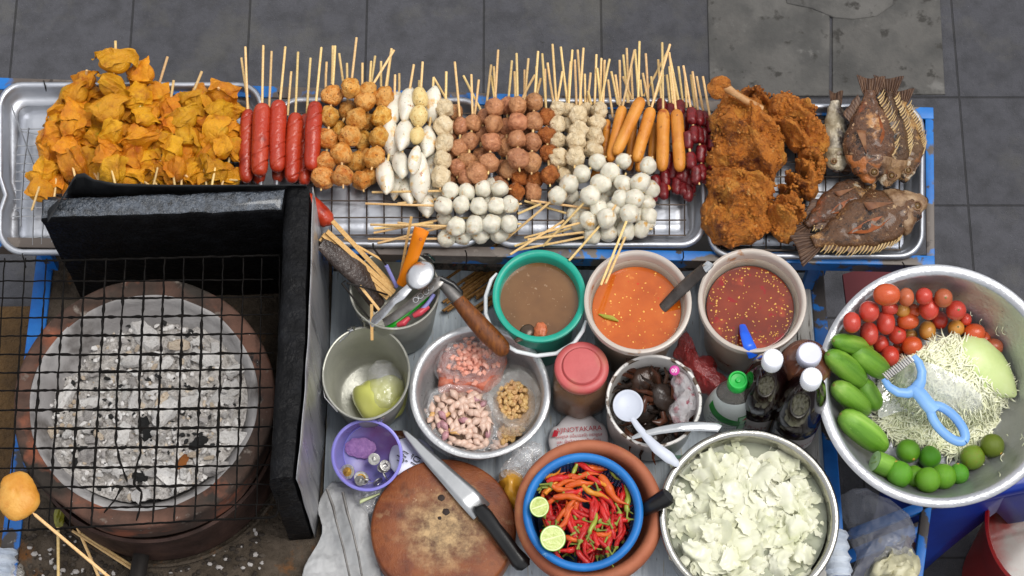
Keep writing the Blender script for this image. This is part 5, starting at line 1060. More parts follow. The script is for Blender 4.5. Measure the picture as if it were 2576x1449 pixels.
for i in range(46):
    a = pr.uniform(0, 6.28); q = pr.uniform(180, 235); x, y = 2370 + q * math.cos(a), 1000 + q * math.sin(a); P = []; L = pr.uniform(8, 26); a2 = pr.uniform(0, 6.28)
    for k in range(4): xx, yy = x + L * math.cos(a2 + k * .4) * k / 3, y + L * math.sin(a2 + k * .4) * k / 3; P.append(at(xx, yy, bz(xx, yy) + .001))
    b.tube(P, .0007, 4)
ob('shredded_papaya', b, PAPS, world=True, angle=180, label='mound of pale shredded green papaya in the big bowl', cat='papaya', kind='stuff')
# fruit
TOMC = {'red': ['a62a1e', 'c03c2c', 'c84836'], 'orange': ['b5401a', 'c85024', 'd06a2e'], 'dull': ['a04a2a', 'b05a34', 'a84e2e'], 'yellow': ['b5702a', 'c48a3a', 'c27a34']}
TM = {k: M(k + '_tomato_skin', v, sc=26, rough=.2, coat=.2, rand=.12, bump=.0002, bsc=120, sss=.06) for k, v in TOMC.items()}
SCAR = M('stem_scar', ['5b5a24', '7d7a3a'], sc=80, rough=.6)
TLAB = {'red': 'red plum tomato in the heap at the back of the big bowl', 'orange': 'orange red plum tomato in the heap at the back of the big bowl', 'dull': 'brownish orange tomato tucked among the redder tomatoes', 'yellow': 'yellowish orange tomato among the redder tomatoes'}
b = MB(); b.ball((0, 0, 0), 1, 28, 18, fn=lambda d, x: d * (1 - .05 * max(0, abs(x.x) - .8) * 5)); TME = b.mesh('tomato', TM['red']); TMS = {}
for k in TM: me = TME.copy(); me.materials[0] = TM[k]; TMS[k] = me
TL = [(565, 335, 45, 36, 'yellow', 0), (495, 322, 50, 38, 'red', 0), (625, 335, 44, 40, 'orange', 0), (915, 382, 34, 36, 'red', 0), (1020, 490, 34, 46, 'orange', 0), (610, 470, 42, 34, 'yellow', 0), (445, 520, 50, 52, 'red', 0), (540, 550, 40, 42, 'orange', 0), (770, 388, 48, 52, 'red', 0), (585, 260, 46, 53, 'dull', .01), (683, 255, 50, 48, 'red', .01), (790, 265, 54, 54, 'dull', .012), (477, 247, 79, 62, 'orange', .018), (285, 400, 52, 59, 'red', .008), (380, 340, 59, 60, 'red', .014), (380, 462, 55, 69, 'red', .014), (472, 400, 55, 70, 'red', .02), (594, 392, 66, 48, 'orange', .022), (711, 320, 59, 68, 'red', .024), (702, 445, 50, 57, 'yellow', .018), (860, 333, 60, 56, 'red', .016), (860, 432, 50, 48, 'yellow', .018), (962, 458, 65, 54, 'orange', .014), (1067, 535, 58, 49, 'dull', .008), (536, 467, 53, 55, 'red', .024), (495, 585, 56, 60, 'red', .02), (617, 530, 62, 56, 'orange', .026)]
for i, (x, y, rx, ry, k, dz) in enumerate(TL):
    X, Y = zz(x, y); r = min(rx, ry) / 2.194 * u; z = bz(X, Y) + r * .8 + dz * .8; lab = TLAB[k]
    if i == 12: lab = 'largest orange red tomato lying on its side at the back of the bowl'
    o = ob('tomato', TMS[k], loc=at(X, Y, z), rot=(rr.uniform(-.2, .2), 0, 0), scale=(rx / 2.194 * u, ry / 2.194 * u * 1.02, r), label=lab, cat='tomato', group='plum tomatoes in the big bowl')
    if i in (20, 21, 11, 24): b = MB(); b.ball(V((.05, -.2, .97)), (.13, .13, .05), 10, 6); ob('stem_scar', b, SCAR, o)
CUKM = M('cucumber_skin', ['3f7014', '5c8c24', '7aa83a', 'a0c060'], sc=5, st=(.6, 9, 9), det=3, rough=.3, bump=.0006, bsc=200, rand=.12, patches=((60, .70, .04, '9ab868'),))
def cuke(a, c_, w, label, cut=False, dz=0):
    X, Y = zz(*a); X2, Y2 = zz(*c_); r = w / 2.194 * u; A = at(X, Y, bz(X, Y) + r + dz); B = at(X2, Y2, bz(X2, Y2) + r * .9 + dz); d = B - A; L = d.length
    t = thing('cucumber', A, label, 'cucumber', 'cucumbers in the big bowl', rot=d.to_track_quat('X', 'Z').to_euler()); b = MB()
    if not cut: b.tube([V((L * s, 0, .03 * L * math.sin(s * 3.1))) for s in (0, .012, .05, .12, .25, .45, .65, .82, .93, .98, 1)], [r * k for k in (.05, .3, .58, .8, .96, 1, .98, .84, .58, .3, .05)], 26)
    else: b.tube([V((L * s, 0, 0)) for s in (0, .3, .6, .85, .97, 1)], [r * k for k in (.96, 1, .98, .8, .4, .05)], 26)
    ob('body', b, CUKM, t)
    b = MB(); b.ball(V((0, 0, 0)), (r * .05, r * .14, r * .14), 8, 6); 
    if not cut: ob('stem_end', b, SCAR, t)
    else:
        b = MB(); b.lathe([(r * .93, 0), (r * .5, .0006), (1e-4, .0004)], 30); b.xf(Matrix.Rotation(R(-90), 4, 'Y')); b.v = [(x - .0006, y, z) for x, y, z in b.v]; ob('cut_face', b, M('cucumber_flesh', ['8fb87a', 'a9cc94', 'c0dcb0'], sc=80, rough=.3, bump=.0005, bsc=120), t)
        for s in (0, 120, 240): b = MB(); b.ball((-.0012, math.cos(R(s)) * r * .3, math.sin(R(s)) * r * .3), (.0006, r * .12, r * .26), 10, 8, rot=Matrix.Rotation(R(s), 3, 'X') if False else None); ob('seed_core', b, M('cucumber_core', ['86a85e', '9cba74'], sc=80, rough=.3), t)
cuke((185, 500), (390, 560), 54, 'cucumber with its stem end against the back left of the bowl'); cuke((155, 575), (345, 740), 68, 'cucumber lying along the left wall of the bowl'); cuke((280, 545), (480, 690), 66, 'cucumber whose end rests under the papaya grater', dz=.012)
cuke((185, 745), (370, 900), 66, 'cucumber below the left wall with a shred across it'); cuke((325, 715), (430, 880), 62, 'cucumber half covered by the clear sheet', dz=.006); cuke((222, 905), (470, 1100), 78, 'largest cucumber at the front left of the bowl', dz=.004); cuke((412, 1165), (540, 1220), 64, 'cut cucumber showing its pale round inside', True, dz=.008)
LIMM = M('lime_skin', ['3a7a0c', '559416', '72ac28'], sc=24, rough=.3, bump=.0006, bsc=[500], rand=.1, hue=.012, patches=((20, .66, .05, '8a8a40'), (60, .70, .03, 'a39a52'))); LIMB = M('brown_spotted_lime', ['4a7a10', '6a9220', '7f8a2a'], sc=20, rough=.3, bump=.0006, bsc=500, patches=((16, .58, .04, '8a5a2a'),)); LIMO = M('olive_lime', ['4a5a0e', '5f7016', '6d7c20'], sc=24, rough=.3, bump=.0005, bsc=500)
b = MB(); b.ball((0, 0, 0), 1, 30, 20, fn=lambda d, x: d * (1 + .10 * max(0, abs(x.x) - .85) * 4)); LME = b.mesh('lime', LIMM)
for x, y, r, m, dz, lab in ((715, 1145, 64, LIMM, 0, 'dark green lime behind the front row of limes'), (630, 1250, 60, LIMM, 0, 'lime wedged low between two front limes'), (595, 1110, 68, LIMM, .012, 'greyish scarred lime at the back of the lime group'), (875, 1235, 58, LIMM, .004, 'lime showing its orange stem end'), (790, 1250, 72, LIMM, .01, 'yellow green lime with scratches right of the front lime'), (547, 1237, 74, LIMM, .012, 'big lime next to the cut cucumber'), (705, 1270, 72, LIMM, .014, 'front lime with a pale scar nearest the bowl rim'), (950, 1145, 70, LIMB, .006, 'lime with brown spots at the right of the group'), (1060, 1080, 68, LIMO, .004, 'olive green lime lying farthest right in the bowl')):
    X, Y = zz(x, y); r = r / 2.194 * u; me = LME
    if m is not LIMM: me = LME.copy(); me.materials[0] = m
    o = ob('lime', me, loc=at(X, Y, bz(X, Y) + r * .85 + dz), rot=(rr.uniform(-.6, .6), rr.uniform(-1, 1), rr.uniform(0, 6)), scale=r, label=lab, cat='lime', group='whole limes in the big bowl')
    b = MB(); b.ball((-1.03, 0, 0), (.05, .14, .14), 8, 6); ob('stem_end', b, M('lime_stem', ['b58a3a', 'c9a050'], rough=.5), o)
# clear sheet and grater
SH = [zz(*p) for p in ((425, 720), (520, 650), (640, 610), (760, 640), (880, 700), (1000, 800), (1010, 880), (880, 930), (700, 930), (560, 890), (430, 930))]
b = MB(); nS = len(SH); cx_, cy_ = sum(p[0] for p in SH) / nS, sum(p[1] for p in SH) / nS
def sheet(a, v):
    k = a * nS; i = int(k) % nS; t = k - int(k); X = SH[i][0] + (SH[(i + 1) % nS][0] - SH[i][0]) * t; Y = SH[i][1] + (SH[(i + 1) % nS][1] - SH[i][1]) * t
    x, y = cx_ + (X - cx_) * v, cy_ + (Y - cy_) * v; p = at(x, y, mound(x, y) + .013); return p + V((0, 0, NZ.fractal(V((p.x * 22, p.y * 22, 1)), 1, 2, 4) * .006))
b.grid(70, 16, sheet, cu=True); ob('clear_sheet', b, M('glossy_clear_sheet', ['f2f4ee', 'fafbf6'], sc=10, rough=.08, alpha=.45, ior=2.4, bump=.004, bsc=[14, 40], spec=1), world=True, angle=60, label='clear plastic sheet with bright glare lying on the shredded papaya', cat='plastic sheet')
PB = M('pale_blue_plastic', ['6595d0', '78a6dc', '8ab4e4'], sc=12, rough=.35); zp = mound(2320, 940) + .03
gt = thing('papaya_grater', at(*zz(660, 780), zp), 'pale blue Y shaped papaya grater with a toothed steel blade', 'grater')
def gp(x, y, dz=0): X, Y = zz(x, y); return local(gt, at(X, Y, zp + dz))
b = MB(); b.tube([gp(625, 585, .004), gp(655, 620, .004), gp(672, 670, .002), gp(668, 720), gp(645, 762)], [.0055, .0070, .0078, .0085, .0115], 14, ry=.6); b.tube([gp(462, 712, .004), gp(490, 755, .004), gp(540, 785, .002), gp(590, 790), gp(640, 770)], [.0055, .0070, .0078, .0085, .0115], 14, ry=.6)
b.tube([gp(630, 765), gp(665, 800), gp(700, 845), gp(745, 895)], [.012, .0125, .0125, .0130], 14, ry=.6); ob('fork', b, PB, gt)
b = MB(); C0, C1 = gp(825, 962, .001), None; lo = []
ex = (gp(870, 1010) - gp(760, 890)); ex.normalize(); ey = V((-ex.y, ex.x, 0)); cen = gp(815, 958)
for i in range(41): a = 2 * PI * i / 40; lo.append(cen + ex * math.cos(a) * .037 + ey * math.sin(a) * .0165)
b.tube(lo, .0082, 12, ry=.75); ob('loop_handle', b, PB, gt)
b = MB(); b.bar(gp(470, 705, .006), gp(618, 597, .006), .011, .0016); ob('blade', b, STEEL, gt); b = MB()
for i in range(13): a = gp(470 + 11.4 * i, 700 - 8.3 * i, .008); b.bar(a + V((-.004, .006, 0)), a + V((.004, -.005, 0)), .0022, .0022)
ob('teeth', b, DSTEEL, gt)

# --- below on the right: stools and bags
BST = M('blue_stool_plastic', ['07206e', '0a2c86', '0f3a9c'], sc=8, rough=.35, bump=.0003, bsc=40); RST = M('red_stool_plastic', ['6e0808', '8a0d0b', '9c1512'], sc=8, rough=.32)
def stool(name, label, px, py, z, s, mat, rot):
    c = at(px, py, z); t = thing(name, (c.x, c.y, 0), label, 'stool', rot=Euler((0, 0, R(rot)))); b = MB(); b.prism(rrect(-s, -s, s, s, s * .35, 6), z - .03, z, bev=.012); ob('seat', b, mat, t)
    for i, (sx, sy) in enumerate(((1, 1), (-1, 1), (-1, -1), (1, -1))):
        b = MB(); top = V((sx * s * .86, sy * s * .86, z - .012)); bot = V((sx * s * 1.28, sy * s * 1.28, 0)); k = 7; q = []
        for j in range(k): f = j / (k - 1); q.append((top.lerp(bot, f), s * (.52 - .36 * f ** .6)))
        def leg(a, v):
            f = v; p = top.lerp(bot, f); w_ = s * (.62 * (1 - f) ** 1.6 + .30); A = R(45 + 90 * i) + (a - .5) * 1.5
            d = V((math.cos(A), math.sin(A), 0)); e = V((-math.sin(R(45 + 90 * i)), math.cos(R(45 + 90 * i)), 0)); g_ = V((math.cos(R(45 + 90 * i)), math.sin(R(45 + 90 * i)), 0))
            return p + e * (a - .5) * 2 * w_ - g_ * (abs(a - .5) * 2) ** 1.3 * w_ * .9
        b.grid(9, 12, leg); ob('leg', b, mat, t, solid=.004)
    return t
stool('plastic_stool', 'dark blue plastic stool with splayed legs under the big bowl', 2478, 1030, .50, .155, BST, 12)
c = at(2648, 1325, .40); rt = thing('red_basin', (c.x, c.y, .0), 'dark red plastic tub standing at the right edge', 'tub'); b = MB(); uu = mpp(2648, 1325, .4)
b.lathe([(1e-4, .0), (120 * uu, .0), (150 * uu, .36), (166 * uu, .385), (170 * uu, .40), (164 * uu, .405), (156 * uu, .39), (140 * uu, .3), (112 * uu, .02), (1e-4, .02)], 72, sy=1.12); ob('body', b, RST, rt)
b = MB(); b.lathe([(139 * uu, .30), (60 * uu, .302), (1e-4, .302)], 60, sy=1.12); ob('wash_water', b, M('grey_wash_water', ['6a6460', '86807a'], sc=10, rough=.08, patches=((8, .55, .08, '7a1512'),)), loc=rt.location, label='grey wash water in the dark red tub', cat='water')
hb = thing('hanging_bag', at(2205, 1350, .45), 'cloudy clear plastic bag hanging from the cart corner with pale scraps in it', 'bag')
def hang(px, z, h, seed, amp): return bag('', '', px, z, h, 0, seed, amp, nr=26)
b = hang([(2120, 1240), (2160, 1232), (2220, 1255), (2280, 1300), (2300, 1340), (2290, 1380), (2310, 1410), (2300, 1480), (2200, 1490), (2130, 1470), (2160, 1400), (2130, 1330), (2115, 1280)], .52, .06, 41, .006)
FILM3 = M('grey_bag_film', ['9a9ba2', 'b2b3b8'], sc=14, rough=.2, alpha=.42, bump=.004, bsc=[12, 40], spec=.8); ob('film', b, FILM3, hb, world=True, angle=16)
b = hang([(2210, 1410), (2260, 1385), (2300, 1395), (2300, 1460), (2240, 1490), (2190, 1480), (2180, 1440)], .545, .045, 42, .012); ob('pale_scraps', b, M('pale_scraps', ['a9a482', 'c2bd9e', '8f8c70'], sc=24, rough=.4), hb, world=True)
b = MB(); b.prism(ccw([at(x, y, .50)[:2] for x, y in ((2282, 1345), (2325, 1385), (2322, 1408), (2305, 1416), (2270, 1380))]), .495, .5, bev=.001); ob('pink_tag', b, M('dull_pink_plastic', ['6e4a48', '7d5856'], sc=20, rough=.4), world=True, label='dull pink plastic flap beside the hanging bag', cat='flap')
WRAP = M('white_wrap', ['9aa4b4', 'b9c2cf', 'cfd6df'], sc=9, st=(1, 10, 10), rough=.35, bump=.002, bsc=50)
for px in (((2098, 1340), (2110, 1455)), ((14, 1385), (2, 1470))):
    a, c_ = at(*px[0], .64), at(*px[1], .64); b = MB(); P = [a.lerp(c_, i / 12) for i in range(13)]; b.tube(P, [.022 + .003 * math.sin(i * 2.1) for i in range(13)], 16, ry=.9)
    b.v = [tuple(V(v) + nv3(v, 70, 1) * .003) for v in b.v]; ob('tape_wrap', b, WRAP, world=True, label='white plastic tape wound round the ' + ('right' if px[0][0] > 1000 else 'left') + ' blue rail of the cart', cat='tape', group='tape wraps on the rails')
b = bag('', '', [(20, 1400), (55, 1410), (75, 1470), (30, 1490), (0, 1480)], .62, .03, 0, 51, .01); ob('clear_bag', b, FILM2, world=True, angle=180, label='clear plastic bag corner beside the left taped rail', cat='bag')
b = MB(); b.grid(8, 6, lambda a, v: at(1690 + 40 * a, 1145 + 50 * v, .66 + .02 * NZ.noise(V((a * 2, v * 2, 0))))); ob('green_scrap', b, M('green_film', ['2c8a5a', '3f9f6c'], sc=10, rough=.25, alpha=.75), world=True, label='green plastic scrap between enamel pot and steel pot', cat='plastic scrap')
# ================================================================ food in the trays
def Z1(x, y): return x / 3.031, 63 + y / 3.031
def Z2(x, y): return 566 + x / 3.031, 63 + y / 3.031
def Z3(x, y): return 1069 + x / 2.4, 63 + y / 2.4
def Z4(x, y): return 1698 + x / 2.504, 126 + y / 2.504
ZW = ZR - .001                                       # top of the wire racks
def ball_mesh(name, mat, seed, amp=.08, f=1.6, fine=.03, ff=6, el=(1, 1, 1), nu=28, nv=18, creases=0, point=0):
    b = MB()
    def fn(d, x):
        k = 1 + amp * n3(x, f, seed) + fine * n3(x, ff, seed + 3)
        if creases: k -= creases * max(0, 1 - abs(n3(x, 2.4, seed + 8)) * 9)
        if point: q = 1 - point * abs(x.y) ** 3; d = V((d.x * q, d.y, d.z * q))
        return d * k
    b.ball((0, 0, 0), el, nu, nv, fn); return b.mesh(name, mat, angle=180)
FB = {
 'spiced_fish_ball': [ball_mesh('spiced_fish_ball', M('spiced_ball_skin', ['a85a14', 'cc842c', 'dca75a', 'b86a1e'], sc=1.6, det=6, rough=.38, bump=.003, bsc=[3.2, 8], rand=.14, hue=.012, patches=((4.5, .66, .02, '5a3612', 3), (2.2, .68, .05, '9a4a12', 4))), s, .2, 1.5, .07, 5, creases=.08) for s in range(5)],
 'white_fish_cake': [ball_mesh('white_fish_cake', M('white_cake_skin', ['c9c2ae', 'dad4c4', 'e4dfd2'], sc=1.2, rough=.34, bump=.0005, bsc=5, rand=.06, sss=.1, coat=.25, patches=((1.0, .63, .07, 'd0a050', 4), (5, .70, .02, '6a6a3a', 2), (1.4, .70, .03, '9a5c1c', 3))), s, .12, 1.2, .02, 4, el=(.76, 1.78, .72), point=.34) for s in range(4)],
 'speckled_fish_ball': [ball_mesh('speckled_fish_ball', M('speckled_skin', ['c4a25c', 'd8bf84', 'cbb070'], sc=1.6, rough=.36, bump=.0008, bsc=4, patches=((3.5, .67, .02, '5b4420', 3), (1.6, .66, .05, 'b57a30', 3))), s, .10, 1.4, .04, 5, el=(.95, 1.15, .9)) for s in range(2)],
 'meatball': [ball_mesh('meatball', M('meatball_skin', ['99603c', 'bd8258', 'cc9468'], sc=1.8, det=7, rough=.34, bump=.0030, bsc=[3, 8], rand=.16, hue=.008, coat=.15, patches=((1.3, .63, .08, '84502e', 5),)), s, .17, 1.4, .06, 5, creases=.10) for s in range(5)],
 'fried_meatball': [ball_mesh('fried_meatball', M('fried_ball_skin', ['8f4818', 'b0642c', 'c0783c'], sc=1.8, det=7, rough=.36, bump=.005, bsc=[2.6, 7], rand=.12), s, .22, 1.5, .08, 4, creases=.12) for s in range(4)],
 'pale_meatball': [ball_mesh('pale_meatball', M('pale_ball_skin', ['c9ae84', 'dec8a2', 'e8d8ba'], sc=1.8, det=7, rough=.42, bump=.0035, bsc=[2.6, 7], rand=.08, patches=((3, .68, .04, '9a6a3a'),)), s, .24, 1.6, .10, 4, creases=.08) for s in range(5)],
 'fish_ball': [ball_mesh('fish_ball', M('fish_ball_skin', ['c6bfaa', 'd8d2c0', 'e2ddce'], sc=1.4, det=5, rough=.3, bump=.0010, bsc=[3, 12], rand=.07, sss=.1, coat=.25, patches=((.9, .64, .05, 'c89a50', 5), (3, .66, .04, 'e8dcbc', 3), (1.2, .70, .03, '9a6020', 4))), s, .15, 1.5, .03, 5) for s in range(6)],
}
_sk = {}
def stick_part(root, a, c_, r=.0021, world=True, name='stick'):
    b = MB(); a, c_ = V(a), V(c_); d = (c_ - a)
    b.tube([a, a + d * .004, a + d * .5 + nv3(a, 50, 2) * .0006, c_ - d * .04, c_], [r * .8, r, r, r, r * .25], 7)
    base = V(root.location) if root else V(); b.v = [tuple(V(v) - base) for v in b.v]
    return ob(name, b, BAMBOO, root)
def skewer(kind, balls, rpx, L, tip=None, label='', cat='skewer', group='', conv=Z2, end=True, tipz=None, jitter=.10, lift=0, rots=None):
    """one skewer: a bamboo stick with its pieces; balls in zoom pixels, L the layer it lies in"""
    P = []; u = mpp(1288, 450, ZW); 
    for i, q in enumerate(balls):
        r = (q[2] if len(q) > 2 else rpx); px, py = conv(q[0], q[1]); z = ZW + r * u * .95 + L * .022 + lift * i
        P.append((at(px, py, z), r * u, (px, py)))
    P = [(p, r * (1.13 if kind != 'dark_red_sausage' else .95), q) for p, r, q in P]; root = thing('skewer', P[-1][0], label, cat, group)
    for i, (p, r, _) in enumerate(P):
        me = FB[kind][rnd.randrange(len(FB[kind]))]
        ob(kind, me, None, root, loc=p - P[-1][0], rot=(rnd.uniform(-.4, .4), rnd.uniform(-.4, .4), rnd.uniform(-.3, .3) if kind in ('white_fish_cake', 'speckled_fish_ball') else rnd.uniform(-.12, .12) if kind == 'dark_red_sausage' else rnd.uniform(0, 6.28)), scale=(r * rnd.uniform(1 - jitter, 1 + jitter * .5), r * rnd.uniform(1 - jitter * .5, 1 + jitter), r))
    n = len(P)
    if tip:
        a = at(*conv(tip[0], tip[1]), tipz or max(P[0][0].z + .008, ZR + .02)); d = (P[0][0] - a).normalized(); stick_part(root, a, P[0][0] + d * P[0][1] * .5)
    for i in range(n - 1): stick_part(root, P[i][0], P[i + 1][0])
    if end and n > 1: d = (P[-1][0] - P[-2][0]).normalized(); stick_part(root, P[-1][0], P[-1][0] + d * P[-1][1] * 1.3, .0016)
    return root
def loose(conv, q, group, lab, z0=ZR + .03):
    for x, y, x2, y2 in q:
        b = MB(); a, c_ = at(*conv(x, y), z0), at(*conv(x2, y2), ZR + .014); b.tube([a, (a + c_) / 2 + nv3(a, 40, 1) * .0008, c_], .0021, 7)
        ob('skewer_stick', b, BAMBOO, world=True, label=lab, cat='skewer stick', group=group)

# --- sausages
SAUS = M('red_sausage_skin', ['8e2411', 'a83119', 'b44326'], sc=9, det=5, rough=.3, bump=.0012, bsc=[60, 180], rand=.08, coat=.12, patches=((20, .70, .05, '7a1a10'), (14, .66, .08, 'c05a40')))
def sausage_mb(P, r, seed, slashes=True, r0=None):
    b = MB(); n = 130; m = 32; Q = []; SLA = .3
    for i in range(n):
        t = i / (n - 1) * (len(P) - 1); k = min(int(t), len(P) - 2); Q.append(P[k].lerp(P[k + 1], t - k))
    rr_ = []
    for i in range(n): x = i / (n - 1) * 2 - 1; rr_.append(r * (max(0.0, 1 - abs(x) ** 9) ** .5 * (1 - .05 * x) + .02))
    b.tube(Q, rr_, m)
    L = (P[-1] - P[0]).length
    for i in range(n):
        for k in range(m):
            j = i * m + k; p = V(b.v[j]); q = Q[i]; d = p - q; s = i / (n - 1); a = 2 * PI * k / m; f = 1 + .05 * n3(p, 35, seed)
            if slashes and .08 < s < .95 and math.sin(a + SLA) > 0:
                w = (s * 5.2 + .42 * math.cos(a + SLA) + seed) % 1; g_ = math.sin(a + SLA) ** .5 * (.6 + .4 * math.sin(seed * 7 + int(s * 5.2 + seed)))
                f -= .26 * math.exp(-((w - .5) / .06) ** 2) * g_; f += .05 * math.exp(-((w - .40) / .07) ** 2) * g_
            b.v[j] = tuple(q + d * f)
    return b
SG = [(('top', 180, 645), (163, 1205), 55, 1, (155, 165, 180), True, 'red sausage skewer next to the yellow wontons'), (('', 287, 600), (262, 1155), 66, 2, (292, 155, 287), True, 'plump red sausage with few cuts, second from the wontons'),
      (('', 412, 575), (400, 1125), 62, 2, (460, 165, 425), True, 'highest red sausage in the middle of the row'), (('', 540, 672), (508, 1205), 60, 1.6, (557, 205, 530), True, 'red sausage with deep diagonal cuts left of a half hidden one'),
      (('', 620, 680), (605, 1225), 56, .4, (652, 250, 632), True, 'half hidden red sausage low between two others'), (('', 690, 585), (660, 1110), 60, 2.2, (735, 170, 712), True, 'red sausage with dark cuts touching the spiced fish balls'),
      (('', 285, 700), (255, 1215), 52, 0, None, False, 'red sausage underneath near the wontons, only its end showing'), (('', 430, 700), (400, 1200), 52, 0, None, False, 'red sausage underneath in the middle, only its end showing')]
for (a, c_, r, L, tp, sl, lab) in SG:
    u_ = mpp(800, 400, ZW); z = ZW + r / 3.031 * u_ + L * .016; A, B = at(*Z2(a[1], a[2]), z), at(*Z2(*c_), z - .004); A2 = A.lerp(B, .5) + V((.002 * math.sin(r), 0, .003))
    t = thing('sausage_skewer', B, lab, 'skewer', 'red sausages on sticks'); b = sausage_mb([A, A2, B], r / 3.031 * u_, r + L, sl); b.v = [tuple(V(v) - B) for v in b.v]; ob('red_sausage', b, SAUS, t, angle=75)
    if tp: stick_part(t, at(*Z2(tp[0], tp[1]), ZR + .045), A + (B - A) * .2)
loose(Z2, [(125, 250, 178, 640), (355, 200, 335, 660), (505, 355, 478, 690)], 'bare stick ends behind the red sausages', 'bare bamboo stick end rising behind the red sausages')
t = thing('sausage', at(820, 555, .83), 'torn red sausage end lying just right of the wind break', 'sausage'); b = MB(); b.tube([local(t, at(*p)) for p in ((770, 500, .83), (788, 520, .832), (806, 540, .832), (826, 556, .83), (838, 562, .828))], [.014, .0165, .0165, .0145, .004], 22); b.v = [tuple(V(v) + nv3(v, 50, 1) * .003) for v in b.v]; ob('red_sausage', b, SAUS, t)

# --- spiced fish balls
g = 'spiced fish ball skewers'; S = lambda *a, **k: skewer('spiced_fish_ball', *a, group=g, **k)
S([(1085, 740), (1040, 880, 22.5), (1010, 1045, 23.3), (1040, 1185, 22.5)], 21, 0, (1115, 275), 'skewer of spiced fish balls low behind the others')
S([(935, 650), (870, 800, 21.8), (900, 1000)], 21, .2, (930, 290), 'pale spiced fish ball skewer sunk between two darker ones')
S([(1110, 1145, 21.1), (1085, 1000)], 20, 0, None, 'two spiced fish balls peeping out next to the white fish cakes', end=False)
S([(1215, 550), (1198, 700), (1175, 855), (1138, 1010)], 24, 1.2, (1270, 180), 'orange spiced fish ball skewer next to the white fish cakes')
S([(818, 532), (793, 698), (787, 868), (768, 1045), (747, 1168)], 24, 1.1, (840, 158), 'skewer of five spiced fish balls next to the red sausages')
S([(1090, 515), (1070, 585), (1005, 718), (955, 850), (888, 978), (897, 1150)], 24, 1.6, (1290, 190), 'skewer of spiced fish balls with a slanting stick')
S([(960, 480)], 23, 2.2, (1003, 95), 'spiced fish ball with a charred tip at the top of the pile')
for px in ((775, 280, 768, 480), (822, 158, 815, 450), (870, 215, 900, 430), (1048, 288, 1045, 500), (1145, 235, 1110, 480), (1190, 275, 1190, 470), (1270, 178, 1235, 470)): loose(Z2, [px], 'bare stick ends behind the spiced fish balls', 'bare bamboo stick end rising behind the spiced fish balls')
for s in FB['spiced_fish_ball']: pass

# --- white fish cakes and the speckled ones
g = 'white fish cake skewers'; W = lambda *a, **k: skewer('white_fish_cake', *a, group=g, **k)
W([(1590, 1070), (1560, 1200), (1530, 1360)], 24, 0, (1605, 510), 'white fish cake skewer low beside the pale meatballs')
W([(1310, 1190), (1385, 1260)], 24, 0, None, 'two white fish cakes low at the front edge', end=False)
W([(1290, 640, 28.2), (1270, 880, 29.4), (1222, 1145, 29.4)], 22, .6, (1297, 378), 'skewer of three white fish cakes touching the spiced balls')
W([(1390, 600, 26.9), (1368, 830, 29.4), (1340, 1060, 24.3)], 22, 1.2, (1440, 300), 'white fish cake skewer with a toasted brown spot')
W([(1580, 610, 26.9), (1545, 880, 28.2), (1490, 1170, 30.7)], 22, .8, (1590, 398), 'white fish cake skewer right of the speckled balls')
root = skewer('speckled_fish_ball', [(1490, 555, 20), (1478, 695, 20.5), (1463, 842, 18)], 20, 1.9, (1507, 280), 'skewer of speckled yellow balls with one white cake below', group='speckled ball skewer', end=False)
p = at(*Z2(1448, 1030), ZW + .062); ob('white_fish_cake', FB['white_fish_cake'][0], None, root, loc=p - V(root.location), rot=(0, 0, -.15), scale=.0148)
loose(Z2, [(1328, 368, 1325, 560), (1480, 420, 1475, 560)], 'bare stick ends behind the white fish cakes', 'bare bamboo stick end rising behind the white fish cakes')

# --- pale meatballs, brown meatballs
PM = lambda *a, **k: skewer('pale_meatball', *a, group='pale meatball skewers', **k)
BM = lambda *a, **k: skewer('meatball', *a, group='brown meatball skewers', conv=Z3, **k)
BM([(178, 530), (160, 660), (150, 790), (150, 930)], 19, 0, (52, 315), 'brown meatball skewer hidden behind the pale column', lift=0)
PM([(1680, 637, 20.5), (1665, 770, 23), (1664, 900, 22), (1660, 1032, 22), (1648, 1162, 24)], 22, 1.2, (1688, 355), 'single column of pale meatballs left of the brown ones')
BM([(360, 560), (335, 660), (335, 790), (310, 900)], 20, .1, (232, 305), 'brown meatball skewer low behind the second and third columns')
BM([(455, 690), (470, 860), (450, 960)], 19, 0, (400, 305), 'brown meatball skewer buried in the middle of the heap')
BM([(500, 490), (497, 615), (490, 742), (500, 870)], 21, .6, (525, 215), 'brown meatball skewer sunk left of the tallest column')
BM([(600, 500), (610, 640), (600, 770), (600, 910), (550, 1000)], 20, 0, (602, 270), 'brown meatball skewer lowest at the front of the heap')
BM([(215, 612), (208, 742), (200, 860)], 20.5, .8, (180, 222), 'brown meatball skewer next to the pale column')
BM([(290, 592), (272, 702), (262, 817), (250, 925)], 20, 1.0, (280, 298), 'second brown meatball column from the pale meatballs')
BM([(420, 497), (415, 598), (400, 708), (388, 832)], 22, 1.6, (442, 150), 'brown meatball skewer with a large lowest ball')
BM([(318, 895, 25)], 25, 1.3, None, 'large brown meatball at the front below the second column', end=False)
BM([(560, 487), (560, 588), (555, 692), (565, 806, 26)], 22, 1.8, (553, 170), 'brown meatball skewer with its biggest ball at the bottom')
BM([(660, 467), (655, 582), (648, 707), (645, 832)], 22, 1.5, (683, 158), 'brown meatball skewer next to the dark fried ones')
BM([(655, 1020), (650, 990)], 19, 0, None, 'brown meatball lying low at the front of the fried ones', end=False)
FM = lambda *a, **k: skewer('fried_meatball', *a, group='fried meatball skewers', conv=Z3, **k)
FM([(660, 930), (570, 920), (550, 1010)], 20, .3, None, 'dark fried meatballs low at the front of the brown heap', end=False)
